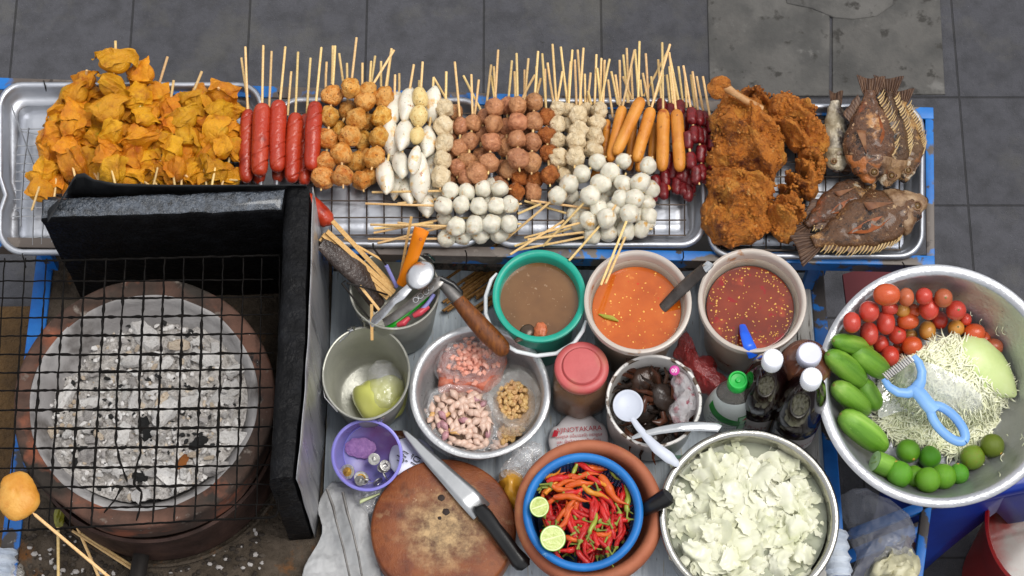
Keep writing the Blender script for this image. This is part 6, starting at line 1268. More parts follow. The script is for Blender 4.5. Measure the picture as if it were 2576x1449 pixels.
FM([(735, 557), (735, 668), (745, 775), (752, 905, 23)], 20, 1.0, (708, 172), 'skewer of dark wrinkled fried meatballs beside the pale cluster')
loose(Z3, [(128, 280, 125, 440), (325, 330, 300, 545), (400, 240, 370, 500), (415, 250, 430, 470), (540, 280, 545, 440), (625, 202, 605, 440), (665, 300, 590, 440), (672, 250, 680, 430), (700, 320, 670, 440), (725, 265, 730, 480)], 'bare stick ends behind the brown meatballs', 'bare bamboo stick end rising behind the brown meatballs')
P3 = lambda *a, **k: skewer('pale_meatball', *a, group='pale knobbly ball skewers', conv=Z3, **k)
P3([(970, 515), (975, 600), (960, 700), (890, 880)], 18, 0, (965, 295), 'pale knobbly ball skewer hidden in the middle of its cluster')
P3([(865, 515), (866, 602), (875, 705), (835, 910)], 18, .4, (890, 150), 'pale knobbly ball skewer second in its cluster')
P3([(795, 507), (800, 602), (800, 692), (803, 802, 22)], 19, 1.0, (770, 115), 'pale knobbly ball skewer next to the dark fried balls')
P3([(930, 545, 20), (930, 632), (915, 702, 21), (908, 795, 23)], 20, 1.4, (957, 138), 'pale knobbly ball skewer at the front of its cluster')
P3([(1050, 517, 19), (1038, 592), (1022, 672, 21), (1014, 757, 20)], 20, 1.0, (1115, 205), 'pale knobbly ball skewer beside the orange sausages')
loose(Z3, [(740, 228, 775, 465), (820, 132, 860, 470), (830, 280, 800, 460), (880, 220, 860, 480), (905, 210, 915, 490), (922, 150, 945, 480), (1000, 288, 980, 480), (1035, 178, 1025, 480), (1040, 260, 1062, 490), (1065, 200, 1055, 490), (1085, 212, 1075, 490), (985, 400, 1005, 480)], 'bare stick ends behind the pale balls', 'bare bamboo stick end rising behind the pale knobbly balls')

# --- orange sausages
ORS = M('orange_sausage_skin', ['b0661c', 'c8802e', 'd4943e'], sc=22, det=6, rough=.42, bump=.0010, bsc=[80, 260], rand=.08, patches=((32, .66, .04, 'a04e14'), (110, .70, .03, '6b3a12')))
OS = [((1100, 570), (1085, 830), 24, .2, None, 'orange sausage hidden at the left behind the knobbly balls'), ((1260, 560), (1230, 880), 26, 0, None, 'orange sausage underneath between two slanting ones'), ((1385, 590), (1370, 820), 26, .2, None, 'orange sausage half hidden behind the upright pair'), ((1300, 720), (1290, 890), 24, 0, None, 'orange sausage low under the slanting one'),
      ((1195, 490), (1115, 830), 33, 1.2, (1265, 150), 'orange sausage slanting at the left of the row'), ((1310, 440), (1150, 785), 36, 2.0, (1295, 98), 'longest slanting orange sausage on top'), ((1368, 500), (1272, 830), 36, 1.6, (1480, 115), 'orange sausage slanting under a crossed stick'), ((1440, 508), (1432, 882), 38, 1.6, (1432, 105), 'upright orange sausage left of the last one'), ((1518, 512), (1540, 885), 38, 1.7, (1475, 165), 'upright orange sausage next to the dark red ones'), ((1050, 860), (1010, 930), 22, 0, None, 'orange sausage end under the white fish balls'), ((1440, 960), (1475, 1000), 20, .3, None, 'orange yellow sausage tip under the dark red cluster')]
for (a, c_, r, L, tp, lab) in OS:
    u_ = mpp(1600, 350, ZW); r_ = r / 2.4 * u_; z = ZW + r_ + L * .018; A, B = at(*Z3(*a), z), at(*Z3(*c_), z)
    t = thing('sausage_skewer', B, lab, 'skewer', 'orange sausages on sticks'); b = sausage_mb([A, A.lerp(B, .5) + V((0, 0, .002)), B], r_, r + a[0], False); b.v = [tuple(V(v) - B) for v in b.v]; ob('orange_sausage', b, ORS, t, angle=75)
    if tp: stick_part(t, at(*Z3(*tp), ZR + .055), A + (B - A) * .15)
loose(Z3, [(1125, 280, 1165, 480), (1105, 330, 1135, 560), (1150, 300, 1175, 490), (1175, 212, 1180, 480), (1197, 180, 1225, 470), (1218, 140, 1230, 470), (1195, 310, 1250, 450), (1245, 238, 1255, 450), (1268, 148, 1290, 440), (1300, 330, 1310, 430), (1333, 172, 1350, 480), (1315, 290, 1355, 490), (1470, 150, 1322, 430), (1408, 208, 1415, 300), (1440, 300, 1370, 490), (1365, 310, 1385, 470), (1460, 300, 1480, 480), (1475, 250, 1500, 500), (1500, 290, 1520, 500)], 'bare stick ends behind the orange sausages', 'bare bamboo stick end rising behind the orange sausages')

# --- dark red sausage clusters
DRS = M('dark_red_sausage_skin', ['4a0a0e', '681318', '7a1e20'], sc=2, det=5, rough=.3, bump=.0008, bsc=6, rand=.14, coat=.1)
b = MB(); b.tube([V((.03 * math.sin(i), -1.12 + 2.24 * i / 22, 0)) for i in range(23)], [.60 * max(.03, 1 - abs(-1 + i / 11) ** 5) ** .5 for i in range(23)], 20); b.v = [tuple(V(v) * (1 + .06 * n3(v, 2, 4))) for v in b.v]
FB['dark_red_sausage'] = [b.mesh('dark_red_sausage', DRS, angle=180)]
D = lambda *a, **k: skewer('dark_red_sausage', *a, group='dark red sausage skewers', conv=Z3, jitter=.04, **k)
for q, L, tp, lab in (([(1395, 960), (1450, 930), (1500, 880), (1560, 985)], 0, None, 'dark red sausages lowest in front of the orange pair'), ([(1430, 490), (1480, 520), (1470, 820), (1545, 890)], .2, (1410, 250), 'dark red sausage skewer behind the upright orange sausages'), ([(1540, 500), (1565, 590), (1560, 690), (1570, 900)], .3, (1480, 200), 'dark red sausage skewer touching the last orange sausage'),
        ([(1690, 570), (1685, 675), (1692, 780), (1700, 910)], .3, (1640, 310), 'dark red sausage column third in the cluster'), ([(1655, 560), (1655, 665), (1665, 780), (1670, 890)], .8, (1615, 280), 'dark red sausage column second in the cluster'), ([(1612, 548), (1625, 660), (1590, 695), (1608, 818), (1638, 905)], 1.4, (1560, 245), 'dark red sausage column first and topmost in the cluster'), ([(1730, 600), (1738, 710), (1745, 830)], .9, (1678, 310), 'dark red sausage column touching the fried chicken'), ([(1520, 970), (1600, 960), (1590, 1010)], 0, None, 'dark red sausages lowest at the front of the cluster'), ([(1380, 1010), (1440, 1000)], 0, None, 'dark red sausage pair beside the white fish balls')):
    D([(x, y) for x, y in q], 23, L, tp, lab, end=L > 1)
loose(Z3, [(1570, 290, 1580, 500), (1605, 300, 1630, 500), (1530, 250, 1560, 490)], 'bare stick ends behind the dark red sausages', 'bare bamboo stick end rising behind the dark red sausages')

# --- white fish balls
FW = lambda *a, **k: skewer('fish_ball', *a, conv=Z3, **k)
g = 'white fish ball skewers lying crosswise'
FW([(85, 1010), (285, 985), (395, 968), (400, 1050)], 19, 0, (-135, 1075), 'crosswise white fish ball skewer hidden under the first row', group=g, tipz=ZR + .01, end=False)
FW([(120, 1170), (330, 1160), (370, 1065), (445, 1150)], 19, 0, (-310, 1255), 'crosswise white fish ball skewer hidden under the second row', group=g, tipz=ZR + .01, end=False)
FW([(130, 1290), (232, 1275), (338, 1268), (447, 1265)], 20, .2, (-345, 1292), 'frontmost crosswise white fish ball skewer over the tray rim', group=g, tipz=ZR + .015)
FW([(155, 1000), (253, 1008), (352, 990), (452, 990)], 20, 1.3, (-320, 1010), 'backmost crosswise white fish ball skewer below the brown balls', group=g, tipz=ZR + .02)
FW([(115, 1092), (220, 1085), (325, 1095), (435, 1092), (512, 1085)], 20.5, 1.5, (-360, 1078), 'crosswise skewer of five white fish balls in the second row', group=g, tipz=ZR + .02)
FW([(188, 1215), (297, 1210), (403, 1200), (508, 1200)], 21, 1.4, (-330, 1205), 'crosswise white fish ball skewer with toasted spots in the third row', group=g, tipz=ZR + .02)
for px in ((1140, 497 + 0, 1000, 512), (1090, 560, 940, 575), (1150, 580, 1000, 560), (950, 612, 1120, 570)):
    a, c_ = at(px[0], px[1], ZR + .015), at(px[2], px[3], ZR + .02); b = MB(); b.tube([c_, a], .0021, 7); ob('skewer_stick', b, BAMBOO, world=True, label='thin bamboo stick end pointing left from under the crosswise fish balls', cat='skewer stick', group='stick ends left of the crosswise fish balls')
g = 'white fish ball skewers lying aslant'
FW([(900, 1150), (950, 1110), (1060, 1060), (880, 1030)], 19, 0, (600, 1062), 'slanting white fish ball skewer under the others at the left', group=g, tipz=ZR + .02, end=False)
FW([(935, 1210), (1150, 1200), (1290, 1150), (1345, 1200)], 19, 0, (540, 1335), 'slanting white fish ball skewer lowest in the middle', group=g, tipz=ZR + .015, end=False)
FW([(1115, 990), (1190, 1045), (1280, 1150)], 19, .2, None, 'slanting white fish ball skewer buried in the middle', group=g, end=False)
FW([(1350, 1155), (1335, 1075), (1362, 992)], 20, .4, None, 'white fish balls at the right edge of the slanting heap', group=g, end=False)
FW([(1010, 1270, 20), (1110, 1257, 20), (1213, 1240, 23), (1305, 1235, 20)], 20, .4, (555, 1360), 'frontmost slanting white fish ball skewer over the tray rim', group=g, tipz=ZR + .02)
FW([(800, 1030, 21), (870, 960, 21), (948, 900, 21), (1042, 832, 20)], 21, 1.3, (472, 1308), 'white fish ball skewer with its stick pointing at the green bucket', group=g, tipz=ZR + .01)
FW([(990, 1180, 20), (1048, 1112, 21), (1150, 1110, 21), (1260, 1045, 22)], 20, 1.3, (600, 1285), 'slanting white fish ball skewer in the middle of the heap', group=g, tipz=ZR + .02)
FW([(1000, 1030, 23), (1060, 960, 22), (1118, 887, 22), (1200, 822, 18)], 21, 1.9, (712, 1337), 'topmost slanting white fish ball skewer with a long stick', group=g, tipz=ZR + .02)
FW([(1095, 1167, 22), (1180, 1050, 20), (1200, 955, 20)], 20, 2.0, (870, 1422), 'white fish ball skewer with its stick end over the green bucket', group=g, tipz=ZR + .03)
FW([(1235, 1138, 21), (1265, 1045, 21), (1300, 950, 22), (1348, 850, 20)], 21, 2.3, (1062, 1570), 'white fish ball skewer with its stick over the orange sauce tub', group=g, tipz=.875)
for px in ((1210, 1278, 1090, 1560), (620, 1295, 960, 1250), (560, 1140, 700, 1080), (515, 1385, 840, 1180), (640, 1060, 1000, 1108)):
    a, c_ = at(*Z3(px[0], px[1]), ZR + .03), at(*Z3(px[2], px[3]), .872 if px[3] > 1500 else ZR + .028); b = MB(); b.tube([a, c_], .0021, 7); ob('skewer_stick', b, BAMBOO, world=True, label='bamboo stick end sticking out in front of the slanting fish balls', cat='skewer stick', group='stick ends in front of the slanting fish balls')

# --- wontons
WON = M('wonton_skin', ['ae6004', 'c98009', 'd99514', 'b8720a'], sc=1.2, det=6, rough=.40, bump=.0024, bsc=[6, 18], rand=.2, hue=.012, patches=((1.1, .66, .08, '9a500c', 5), (.9, .72, .08, '9c8a1a', 3), (15, .70, .02, 'e0ac40', 2)))
def wonton(seed):
    r = random.Random(seed); b = MB(); n = 34; ph = r.uniform(0, 6); f1, f2 = r.uniform(0, PI), r.uniform(0, PI); o1, o2 = r.uniform(-.25, .25), r.uniform(.1, .5); up = r.uniform(.1, .45)
    def f(a, v):
        x, y = (a - .5) * 2, (v - .5) * 2; q = math.hypot(x, y); th = math.atan2(y, x); s = min(1, max(0, (q - .45) / .75)); s = s * s * (3 - 2 * s)
        z = .52 - .62 * min(q, 1.25) ** 2 + s * (.16 * math.sin(2 * th + ph) + .30 * up * math.sin(3 * th + ph * 1.7) + .30)
        X, Y = x * (1 - .12 * s), y * (1 - .12 * s)
        for an, off, amp in ((f1, o1, .34), (f2, o2, .22)):                 # two soft pleats across the wrapper
            c_, s_ = math.cos(an), math.sin(an); t = X * s_ - Y * c_ - off; z += amp * math.exp(-(t / .13) ** 2) * (.35 + .65 * s); k = amp * .55 * math.tanh(t / .2); X -= k * s_; Y += k * c_
        p = V((X, Y, z)); return p + nv3(p, 1.3, seed) * .20 + nv3(p, 3.6, seed + 4) * .06
    b.grid(n, n, f); b.ball((0, 0, -.12), (.72, .68, .5), 26, 16, fn=lambda d, x: d * (1 + .16 * n3(x, 1.5, seed)))
    return b.mesh('wonton', WON, angle=70)
WME = [wonton(s) for s in range(9)]
WS = [([(880, 265, 1.12), (858, 458), (832, 645), (845, 815), (828, 985), (860, 1120)], 3.0, (880, 120), 'tallest wonton skewer standing out on top of the pile'), ([(1075, 375), (1050, 560), (1095, 700), (1055, 880), (1010, 1010), (965, 1150)], 1.8, (1035, 230), 'wonton skewer right behind the tallest one'),
      ([(650, 420, .8), (570, 510), (590, 660), (560, 810), (530, 960), (560, 1080)], 1.8, (662, 345), 'wonton skewer left of the tallest one'), ([(500, 620), (385, 845), (400, 1000), (350, 1130), (310, 1255, .85)], .8, None, 'outermost wonton skewer on the bare side of the tray'),
      ([(1190, 530), (1130, 660), (1100, 790), (1075, 1000), (1080, 1120)], .9, (1278, 240), 'wonton skewer with a slanting stick in the middle of the pile'), ([(1290, 640), (1290, 770), (1260, 900), (1210, 1110, .8)], .9, (1325, 420), 'wonton skewer with a cut roll at its lower end'),
      ([(1440, 590), (1400, 700), (1425, 830), (1300, 960), (1320, 1100)], 1.2, (1540, 352), 'wonton skewer with its stick leaning right'), ([(1700, 520), (1680, 660, .85), (1640, 810), (1680, 940), (1650, 1100)], 1.2, (1665, 480), 'wonton skewer at the end beside the red sausages'),
      ([(1780, 640, .8), (1760, 790), (1770, 930, .9), (1720, 1150)], .4, None, 'wonton skewer wedged against the red sausages'), ([(1200, 1170, .8), (1340, 1180, .8), (1440, 1090), (1500, 1180), (1620, 1190)], 0, None, 'wontons lowest in the pile just behind the black wall'), ([(620, 560), (710, 760), (690, 900), (650, 1030), (720, 1140)], .7, None, 'wonton skewer deep in the left of the pile'), ([(960, 560), (985, 720), (950, 860), (900, 1060), (1060, 1180)], .6, None, 'wonton skewer deep in the middle of the pile'), ([(440, 740), (470, 860), (460, 1010), (440, 1190)], .3, None, 'wonton skewer deep at the left edge of the pile'), ([(1530, 560), (1560, 800), (1570, 1000), (1380, 1060)], 0, None, 'wonton skewer deep at the right of the pile'), ([(1200, 880), (1170, 1010), (1280, 1080)], .2, None, 'wonton skewer sunk in a dark gap of the pile'), ([(1380, 640), (1350, 790), (1390, 940), (1390, 1130)], .3, None, 'wonton skewer low behind the one leaning right'), ([(1570, 620), (1540, 760), (1540, 920), (1560, 1080)], .3, None, 'wonton skewer low between the last two columns'), ([(760, 560), (770, 720), (760, 880), (760, 1040)], .8, None, 'wonton skewer hidden left behind the tallest one'), ([(1000, 640), (1020, 800), (1000, 940), (1140, 1150)], .3, None, 'wonton skewer lowest right of the tallest one')]
ui = mpp(300, 350, .85)
for q, L, tp, lab in WS:
    pts_ = [(at(*Z1(w[0], w[1]), ZW + .018 + L * .020), w[2] if len(w) > 2 else 1) for w in q]; t = thing('skewer', pts_[-1][0], lab, 'skewer', 'fried wonton skewers')
    for p, k in pts_: ob('wonton', WME[rnd.randrange(9)], None, t, loc=p - pts_[-1][0], rot=(rnd.uniform(-.7, .9), rnd.uniform(-.8, .8), rnd.uniform(0, 6.28)), scale=(47 * ui * k * rnd.uniform(.92, 1.1),) * 3, solid=0)
    if tp: a = at(*Z1(*tp), pts_[0][0].z + .02); stick_part(t, a, pts_[0][0].lerp(a, .1), .0023)
    for i in range(len(pts_) - 1): stick_part(t, pts_[i][0], pts_[i + 1][0])
    d = (pts_[-1][0] - pts_[-2][0]).normalized(); stick_part(t, pts_[-1][0] + V((0, 0, .012)), pts_[-1][0] + d * .045 + V((0, 0, .012)), .002)

# --- fish cake patty at the left edge and sticks on the stove shelf
t = thing('skewer', at(45, 1248, .915), 'round golden fish cake patty on a stick over the grill', 'skewer'); u_ = mpp(45, 1248, .915)
b = MB(); ol = [(V(at(45 + 52 * math.cos(a) * (1 + .06 * math.sin(3 * a + 1) + .04 * math.sin(5 * a)), 1248 + 62 * math.sin(a) * (1 + .04 * math.sin(4 * a)), .915))[:2]) for a in [2 * PI * i / 22 for i in range(22)]]
b.pillow(ol, .914, .02, 60, 16, fn=lambda q, x, k: q + V((0, 0, .002 * n3(q, 40, 2) - .003 * math.exp(-(k / .12) ** 2)))); ob('fish_cake_patty', b, M('golden_patty', ['a8681c', 'c4842c', 'd09a48', 'b87424'], sc=22, det=6, rough=.5, bump=.0010, bsc=[60, 260]), t, world=True)
stick_part(t, at(278, 1455, .91), at(82, 1290, .918), .0026)
for q, l in ((((146, 1290, .672), (147, 1460, .65)), 'bamboo stick standing nearly straight at the front of the stove'), (((184, 1302, .672), (250, 1455, .65)), 'bamboo stick crossing under the patty stick'), (((182, 1335, .668), (342, 1438, .655)), 'bamboo stick lying toward the drum handle'), (((205, 1342, .668), (345, 1432, .652)), 'short darker bamboo stick beside the drum handle')):
    b = MB(); b.tube([at(*p) for p in q], .0026, 7); ob('skewer_stick', b, BAMBOO, world=True, label=l, cat='skewer stick', group='sticks at the front of the stove')
b = MB(); b.ball((0, 0, 0), (.009, .016, .006), 16, 10, fn=lambda d, x: d * (1 + .5 * n3(x, 2.4, 3))); ob('vegetable_scrap', b, M('olive_scrap', ['5b5a14', '7d7a24', '8f8a3a'], sc=90, rough=.3), loc=at(148, 1302, .676), label='olive green vegetable scrap on a stick tip in front of the stove', cat='vegetable scrap')

# --- fried chicken
CHK = M('fried_crust', ['5a2406', 'a85414', 'd08030', '823a0a', 'bc6a1e'], sc=70, det=10, rough=.42, bump=.006, bsc=[150, 380], nrough=.78, tr=.7, rand=.05, patches=((14, .58, .06, '56200a', 8), (17, .58, .06, 'd8943e', 8), (90, .64, .03, 'dca860', 4)))
def crust(q, seed, amp=.0055):
    w = nv3(q, 26, seed) * amp * 1.7 + nv3(q, 120, seed) * amp * .5; k = NZ.fractal(V((q.x * 70, q.y * 70, q.z * 70 + seed)), 1, 2, 4) * amp * 1.0; v_ = NZ.voronoi(V((q.x * 120, q.y * 120, q.z * 120)))[0][0]; return w + V((0, 0, k + (.4 - v_) * amp * .8))
def chicken(name, label, px, zb, h, seed, na=150, nr=60, amp=.0055, fold=None, extra=None):
    b = MB(); ol = [V(at(*Z4(x, y), zb + h * .4))[:2] for x, y in px]; t = thing(name, at(*Z4(*px[0]), ZW), label, 'fried chicken', 'fried chicken pieces')
    c_ = sum((V(p) for p in ol), V((0, 0))) / len(ol)
    def fn(q, x, k):
        d = V((q.x - c_.x, q.y - c_.y)); rad = 1 + .12 * NZ.noise(V((x.x * 2.2, x.y * 2.2, seed))) * (k ** 2); q = V((c_.x + d.x * rad, c_.y + d.y * rad, q.z))
        f = .015 * math.sin(x.x * 5 * (1 if seed % 2 else .6) + x.y * 7 + seed + 2 * NZ.noise(V((x.x * 2, x.y * 2, seed)))) * max(0, x.z); q.z += f; return q + crust(q, seed, amp)
    b.pillow(ol, zb, h, na, nr, fn=fn, p=2.4); kr = random.Random(seed); top = [v for v in b.v if v[2] > zb + h * .12]
    for _ in range(int(na * nr * .10)):                      # crumbs of crust
        v = V(kr.choice(top)); r = kr.choice((.0010, .0013, .0017, .0022, .0030))
        if NZ.noise(v * 42 + V((seed, 0, 0))) < .06: continue
        b.ball(v + V((kr.uniform(-.003, .003), kr.uniform(-.003, .003), r * .1)), (r * kr.uniform(.8, 1.5), r * kr.uniform(.8, 1.5), r * .8), 6, 4, fn=lambda d, x: d * (1 + .4 * n3(x, 1.7, v.x * 900)))
    ob('meat', b, CHK, t, world=True, angle=180); return t
chicken('fried_chicken', 'fried chicken strip low at the back between the thigh and the second piece', [(540, 250), (590, 320), (600, 430), (520, 440), (440, 330), (420, 250)], ZW + .02, .03, 11, 100, 34)
t = chicken('fried_chicken', 'big fried chicken thigh with a bare bone end at the back', [(235, 380), (270, 300), (330, 260), (420, 270), (520, 340), (580, 420), (640, 520), (700, 570), (710, 660), (690, 730), (610, 780), (520, 770), (430, 740), (330, 740), (240, 700), (220, 660), (260, 600), (235, 500)], ZW + .028, .062, 3, 200, 80)
BONE = M('cooked_bone', ['8f5a2a', 'b08456', 'c4a47c'], sc=60, rough=.5, bump=.0012, bsc=120); b = MB(); b.tube([at(*Z4(290, 215), .90), at(*Z4(310, 230), .898), at(*Z4(380, 275), .894), at(*Z4(450, 320), .888), at(*Z4(540, 375), .872)], [.012, .009, .0055, .006, .008], 14); ob('bone', b, BONE, t, world=True)
b = MB(); q_ = at(*Z4(288, 208), .902); b.ball(q_, (.016, .012, .013), 30, 18, fn=lambda d, x: d * (1 + .18 * n3(x, 1.6, 2)) + crust(d + q_, 6, .0022)); q2_ = at(*Z4(262, 250), .898); b.ball(q2_, (.015, .017, .012), 30, 18, fn=lambda d, x: d * (1 + .2 * n3(x, 1.6, 5)) + crust(d + q2_, 6, .003))
ob('knuckle', b, CHK, t, world=True, angle=180)
chicken('fried_chicken', 'square fried chicken piece at the front beside the dark red sausages', [(215, 770), (280, 745), (360, 770), (450, 745), (540, 760), (600, 830), (625, 900), (600, 960), (580, 1020), (600, 1090), (560, 1150), (450, 1170), (330, 1190), (250, 1185), (205, 1090), (190, 990), (215, 880)], ZW + .022, .058, 8, 190, 76)
chicken('fried_chicken', 'fried chicken piece at the back right with a draped strip', [(615, 285), (660, 270), (760, 285), (800, 320), (860, 390), (880, 460), (950, 540), (960, 610), (940, 650), (860, 630), (780, 600), (710, 560), (640, 490), (595, 450), (610, 360)], ZW + .03, .05, 13, 160, 60)
chicken('fried_chicken', 'narrow fried chicken strip hanging down below the back right piece', [(850, 620), (930, 620), (950, 700), (930, 770), (910, 830), (930, 870), (880, 920), (830, 870), (790, 800), (770, 680), (800, 630)], ZW + .018, .04, 17, 120, 44)
chicken('fried_chicken', 'thin fried chicken wing lying crosswise in the tray', [(635, 830), (680, 795), (710, 840), (790, 820), (860, 850), (900, 870), (880, 905), (800, 910), (720, 905), (650, 900)], ZW + .012, .026, 19, 120, 40, .0045)
chicken('fried_chicken', 'round fried chicken piece next to the dark tilapia tail', [(650, 920), (740, 905), (800, 940), (810, 1010), (830, 1040), (770, 1090), (740, 1160), (710, 1190), (650, 1170), (610, 1100), (585, 1010)], ZW + .018, .05, 23, 140, 54)
cr = random.Random(4); b = MB()
for i in range(34):
    x, y = Z4(cr.uniform(120, 900), cr.choice((cr.uniform(1170, 1230), cr.uniform(880, 1200), cr.uniform(760, 800)))); b.ball(at(x, y, ZR - .013), (cr.uniform(.001, .003),) * 3, 7, 5)
ob('crumbs', b, CHK, world=True, label='brown crust crumbs scattered on the corner tray', cat='crumbs', kind='stuff')

# --- fried fish
FSK = M('fried_fish_skin', ['130a05', '2e1a0d', '5a3b20', '1e1108', '7d5830'], sc=46, det=10, rough=.24, coat=.25, bump=.0024, bsc=[110, 320], nrough=.75, rand=.25, hue=.008, tr=.7, patches=((16, .58, .04, 'a87c48', 9), (20, .58, .03, '170d08', 9), (60, .64, .03, 'c4a47a', 5), (11, .62, .05, '8f4a16', 7)))
HEADM = M('fried_head_skin', ['2a180e', '5e4028', '8f6f4c', '4a2f1c', 'a88c68'], sc=50, det=10, rough=.32, bump=.0024, tr=.7, bsc=[70, 240], nrough=.7, patches=((20, .58, .03, 'c4b8a4', 7), (26, .60, .03, '20120a', 6), (14, .66, .04, '9a5420', 6))); HEADP = M('cracked_pale_head', ['33200f', '66482e', '94785a', 'b5a084'], sc=45, det=9, rough=.32, bump=.0022, tr=.6, bsc=[80, 240], patches=((16, .58, .04, 'c4bbac', 6), (20, .55, .04, '2c1a0e', 6), (12, .64, .04, '9a5a28', 6)))
BELLY = M('pale_belly', ['8f7048', 'b5986a', 'cbb48c'], sc=50, det=7, rough=.4, bump=.0016, bsc=[140, 300], patches=((30, .62, .05, '4a3220'),))
FINM = M('fried_fin', ['24130d', '4f3626', '7a5e48'], sc=10, st=(6, 40, 6), rough=.5, rand=.15); SPN = M('fin_spine', ['8a6a3e', 'b59866', 'c9b080'], sc=30, rough=.45); FLESH = M('orange_flesh', ['4a2008', '8a4612', '6b2c0c'], sc=60, det=7, rough=.45, bump=.0014, bsc=180); GILL = M('gill_plate', ['7d6f5c', 'a89c88', 'bfb5a4'], sc=70, rough=.35, patches=((40, .58, .05, '5a3c22', 6),), bump=.0008, bsc=120)
def fish(label, head, tail, w, z, zt, side=1, prof=None, spines=True, thick=.40, head_mat=None, body_mat=None, gash=True, roll=0, eye=True, tail_w=1, pec=True, gill=.7):
    """a whole fish from head pixel to tail pixel; side=+1: back fin on the left of head-to-tail"""
    A, B = at(*Z4(*head), z), at(*Z4(*tail), zt); d = B - A; L = d.length; W_ = w / 2.504 * mpp(2200, 400, z); t = thing('fried_fish', A, label, 'fried fish', 'fried whole fish', rot=d.to_track_quat('X', 'Z').to_euler())
    prof = prof or [(0, .10), (.04, .30), (.12, .60), (.22, .86), (.34, 1), (.46, .96), (.58, .78), (.68, .56), (.76, .36), (.82, .26), (.86, .25)]
    def half(s):
        for (s0, w0), (s1, w1) in zip(prof, prof[1:]):
            if s <= s1: f = (s - s0) / (s1 - s0); f = f * f * (3 - 2 * f); return (w0 + (w1 - w0) * f) * W_ / 2
        return prof[-1][1] * W_ / 2
    def body(s0, s1, mat, name, grow=1.0, seed=1):
        b = MB(); n = max(10, int(70 * (s1 - s0))); m = 40
        def f(a, v):
            s = s0 + (s1 - s0) * v; h = half(s) * grow; A_ = 2 * PI * a; hz = (h * thick + .004) * grow
            if v in (0, 1) : h *= .35 if grow > 1 and v == 1 else (.2 if s in (0,) else 1); hz *= .35 if grow > 1 and v == 1 else 1
            p = V((L * s, h * math.cos(A_) + .06 * W_ * math.sin(s * 3) * side * 0, hz * math.sin(A_) * (1 if math.sin(A_) > 0 else .6)))
            return p + nv3(p, 38, seed + L * 100) * .004 + V((0, 0, NZ.fractal(V((p.x * 70, p.y * 70, seed)), 1, 2, 6) * .0022))
        b.grid(m, n, f, cu=True); o = 0
        for ring, rv in ((0, True), (n - 1, False)): f_ = tuple(range(ring * m, ring * m + m)); b.f.append(f_[::-1] if rv else f_); b.mi.append(0)
        return ob(name, b, mat, t, angle=180)
    body(.10, .87, body_mat or FSK, 'body'); hd = body(0, .27, head_mat or HEADM, 'head', 1.025, 3)
    if eye:
        ex, ey = .105 * L, side * half(.12) * .28; ez = half(.12) * thick * 1.0 + .004; b = MB(); r = W_ * .042 + .0014
        b.tube([V((ex + r * 1.35 * math.cos(a), ey + r * 1.35 * math.sin(a), ez)) for a in [2 * PI * i / 20 for i in range(21)]], r * .32, 8); ob('eye_ring', b, M('eye_socket', ['4a2e1a', '7d5a38'], sc=60, rough=.4), hd)
        b = MB(); b.ball((ex, ey, ez - r * .2), (r, r, r * .8), 16, 10); ob('eye', b, M('cooked_eye', ['3a2814', '5e4524', '8a7040'], sc=300, rough=.25), hd)
    b = MB(); b.ball((.215 * L, -side * half(.2) * .15, half(.2) * thick * 1.02 + .002), (L * .05 * gill, half(.2) * .45 * gill, .002), 24, 10, fn=lambda q, x: q * (1 + .2 * n3(x, 2, L * 50))); ob('gill_cover', b, GILL, hd)
    b = MB(); b.ball((.006 * L, 0, .003), (.0035, .0065, .0035), 14, 8); ob('mouth', b, M('fish_mouth', ['120a07', '2a1a12'], sc=60, rough=.6), hd)
    if gash:
        b = MB()
        def gf(a, v): s = .30 + .34 * a; p = V((L * s, side * half(.4) * (.22 + .10 * math.sin(a * 3)) + (v - .5) * W_ * .20 * math.sin(PI * min(1, max(0, a)) ) , half(s) * thick + .0042 - .0035 * (1 - abs(v - .5) * 2) * .8)); return p + nv3(p, 70, 5) * .002
        b.grid(24, 8, gf); ob('flesh_gash', b, FLESH, t, angle=180)
    # tail fin, ribbed
    b = MB(); ht = half(.85)
    def tf(a, v): return V((L * (.83 + .17 * v * (1 - .12 * math.cos((a - .5) * PI * 2) * .6)), (a - .5) * 2 * (ht + (W_ * .22 * tail_w) * v ** .8), .0012 * math.sin(a * 60) + .004 * math.sin(a * 7) * v))
    b.grid(64, 10, tf); ob('tail_fin', b, FINM, t, solid=.0008, angle=180)
    if spines:
        b = MB(); sp = []; k = 22
        for i in range(k):
            s = .28 + .52 * i / (k - 1); y = side * half(s) * .93; ln = W_ * (.20 + .09 * NZ.noise(V((i * .9, L * 90, 0)))) * (1 - .25 * abs(i / k - .45)); p0 = V((L * s, y, .004)); p1 = p0 + V((ln * (.9 + .2 * NZ.noise(V((i * 1.7, L * 50, 3)))), side * ln * .58, .003 * math.sin(i * 2.2))); sp.append((p0, p1)); b.tube([p0, p0.lerp(p1, .5) + V((-.001, side * .001, 0)), p1], [.0015, .0012, .0004], 6)
        ob('fin_spines', b, SPN, t, kind='stuff'); b = MB()
        def web(a, v): x = a * (k - 1); i = min(int(x), k - 2); f = x - i; p = sp[i][0].lerp(sp[i + 1][0], f); q = sp[i][0].lerp(sp[i][1], .78).lerp(sp[i + 1][0].lerp(sp[i + 1][1], .78), f); return p.lerp(q, v * (1 - .3 * math.sin(PI * f))) + V((0, 0, -.0008))
        b.grid(65, 5, web); ob('back_fin', b, FINM, t, solid=.0006, angle=180)
        b = MB()
        def anal(a, v): s = .56 + .2 * a; y = -side * half(s) * .9; return V((L * s + v * W_ * .16, y - side * v * W_ * .16 * (1 - .5 * a), .001 * math.sin(a * 50)))
        b.grid(30, 5, anal); ob('belly_fin', b, FINM, t, solid=.0006, angle=180)
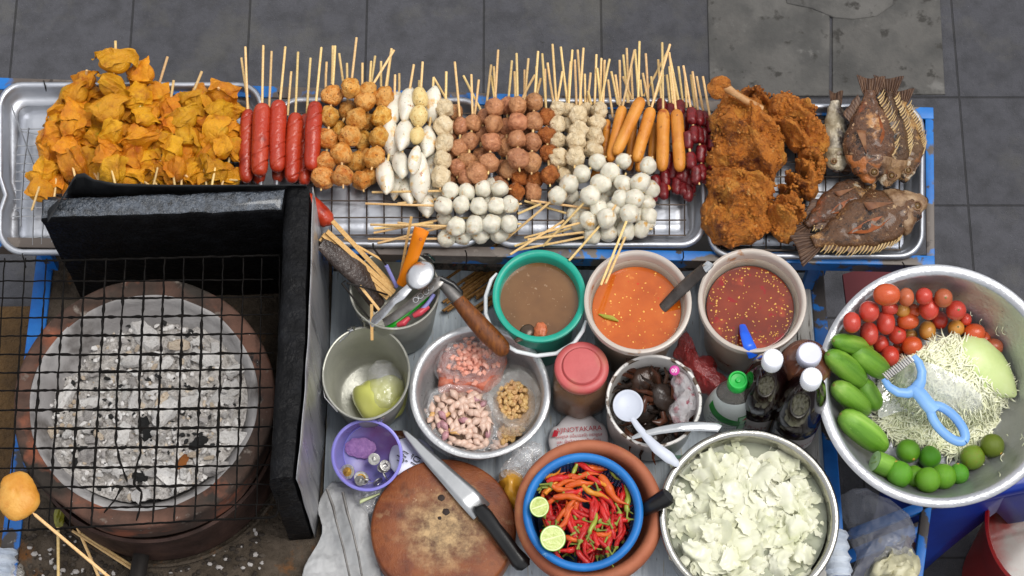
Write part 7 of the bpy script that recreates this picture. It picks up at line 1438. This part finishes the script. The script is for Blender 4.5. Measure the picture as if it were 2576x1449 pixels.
    if pec:
        b = MB()
        def pf(a, v): s = .26; an = R(-16 + 26 * a); return V((L * s + v * W_ * .46 * math.cos(an), -side * (W_ * .08 + v * W_ * .40 * math.sin(an + .35)), half(.3) * thick + .006 + .0006 * math.sin(a * 40) - .002 * v))
        b.grid(20, 7, pf); ob('chest_fin', b, M('chest_fin', ['5a3420', '7d5234', '96704a'], sc=40, rough=.5), t, solid=.0008, angle=180)
    return t
MACK = [(0, .18), (.05, .5), (.14, .82), (.28, 1), (.45, .98), (.6, .85), (.75, .6), (.86, .36), (.9, .34)]
SILV = M('grilled_silver_skin', ['5a4a34', '8f8268', 'b5ab98', 'a8854a'], sc=22, det=8, rough=.28, metal=.1, bump=.0014, bsc=[80, 220], patches=((14, .55, .04, '2a1a0e'), (20, .62, .04, 'c9c2b4'), (17, .60, .04, 'a0641c')))
fish('dark mackerel lying lowest under the silver one', (1075, 780), (1060, 470), 150, ZW + .012, ZW + .014, 1, MACK, False, .4, FSK, FSK, False, pec=False, eye=False)
fish('silver grilled mackerel lying upright beside the chicken', (1015, 770), (1015, 262), 178, ZW + .032, ZW + .045, 1, MACK, False, .45, SILV, SILV, False, tail_w=.3, pec=False)
fish('tilapia half hidden at the right, its tail up by the corner of the rack', (1440, 830), (1420, 250), 260, ZW + .020, ZW + .05, -1, gash=False, pec=False)
fish('tilapia in the middle of three with its tail raised highest', (1330, 870), (1345, 170), 280, ZW + .028, ZW + .085, -1, gash=False)
fish('tilapia with a pale cracked head facing down the tray', (1215, 850), (1235, 170), 330, ZW + .046, ZW + .09, -1, gill=.6, tail_w=.7, head_mat=HEADP)
fish('darkest tilapia lying aslant with its tail to the lower left', (1255, 835), (755, 1150), 250, ZW + .024, ZW + .03, 1, head_mat=FSK)
fish('frontmost tilapia with a white cheek, hanging over the rack rail', (1585, 945), (760, 1255), 370, ZW + .032, ZW + .035, 1, gill=.6, head_mat=HEADP)
# ================================================================ camera, light
cam = bpy.data.cameras.new('camera'); co = bpy.data.objects.new('camera', cam); COL.objects.link(co); SC.camera = co
co.location = CAM; co.rotation_euler = (TH, 0, 0); cam.sensor_width = 36; cam.lens = 36 * F / 2576; cam.clip_start = .05; cam.clip_end = 500
w = bpy.data.worlds.new('World'); SC.world = w; w.use_nodes = True; nt = w.node_tree
bg = nt.nodes['Background']; sky = nt.nodes.new('ShaderNodeTexSky'); sky.sky_type = 'NISHITA'; sky.sun_disc = False
EL, AZ = R(69), R(82)
sky.sun_elevation = EL; sky.sun_rotation = AZ; sky.air_density = 1.2; sky.dust_density = 4; sky.ozone_density = 1
hs = nt.nodes.new('ShaderNodeHueSaturation'); hs.inputs['Saturation'].default_value = .35
nt.links.new(sky.outputs[0], hs.inputs['Color']); tcw = nt.nodes.new('ShaderNodeTexCoord'); nz = nt.nodes.new('ShaderNodeTexNoise'); nz.inputs['Scale'].default_value = 2.2; nz.inputs['Detail'].default_value = 1.5
nt.links.new(tcw.outputs['Generated'], nz.inputs['Vector']); cr_ = nt.nodes.new('ShaderNodeValToRGB'); nt.links.new(nz.outputs['Fac'], cr_.inputs[0])
e = cr_.color_ramp.elements; e[0].position = .36; e[0].color = (.42, .44, .48, 1); e[1].position = .64; e[1].color = (1, 1, 1, 1)
sc_ = nt.nodes.new('ShaderNodeVectorMath'); sc_.operation = 'SCALE'; sc_.inputs['Scale'].default_value = 9; nt.links.new(cr_.outputs[0], sc_.inputs[0])
mxw = nt.nodes.new('ShaderNodeMix'); mxw.data_type = 'RGBA'; mxw.inputs[0].default_value = .65; nt.links.new(hs.outputs[0], mxw.inputs[6]); nt.links.new(sc_.outputs[0], mxw.inputs[7])   # grey cloud cover over the clear sky
nt.links.new(mxw.outputs[2], bg.inputs['Color']); bg.inputs['Strength'].default_value = .1
sl = bpy.data.lights.new('sun', 'SUN'); so = bpy.data.objects.new('sun', sl); COL.objects.link(so)
sl.energy = 1.5; sl.angle = R(28); sl.color = (1, .97, .92)
d = V((math.sin(AZ) * math.cos(EL), math.cos(AZ) * math.cos(EL), math.sin(EL)))   # towards the sun
so.rotation_euler = d.to_track_quat('Z', 'Y').to_euler(); so.location = (1, -2, 5)
SC.view_settings.view_transform = 'Standard'; SC.view_settings.look = 'None'; SC.view_settings.exposure = .56; SC.view_settings.gamma = 1
SC.cycles.use_denoising = True; SC.cycles.max_bounces = 10; SC.cycles.transparent_max_bounces = 16; SC.cycles.caustics_reflective = False; SC.cycles.caustics_refractive = False
SC.cycles.sample_clamp_indirect = 6
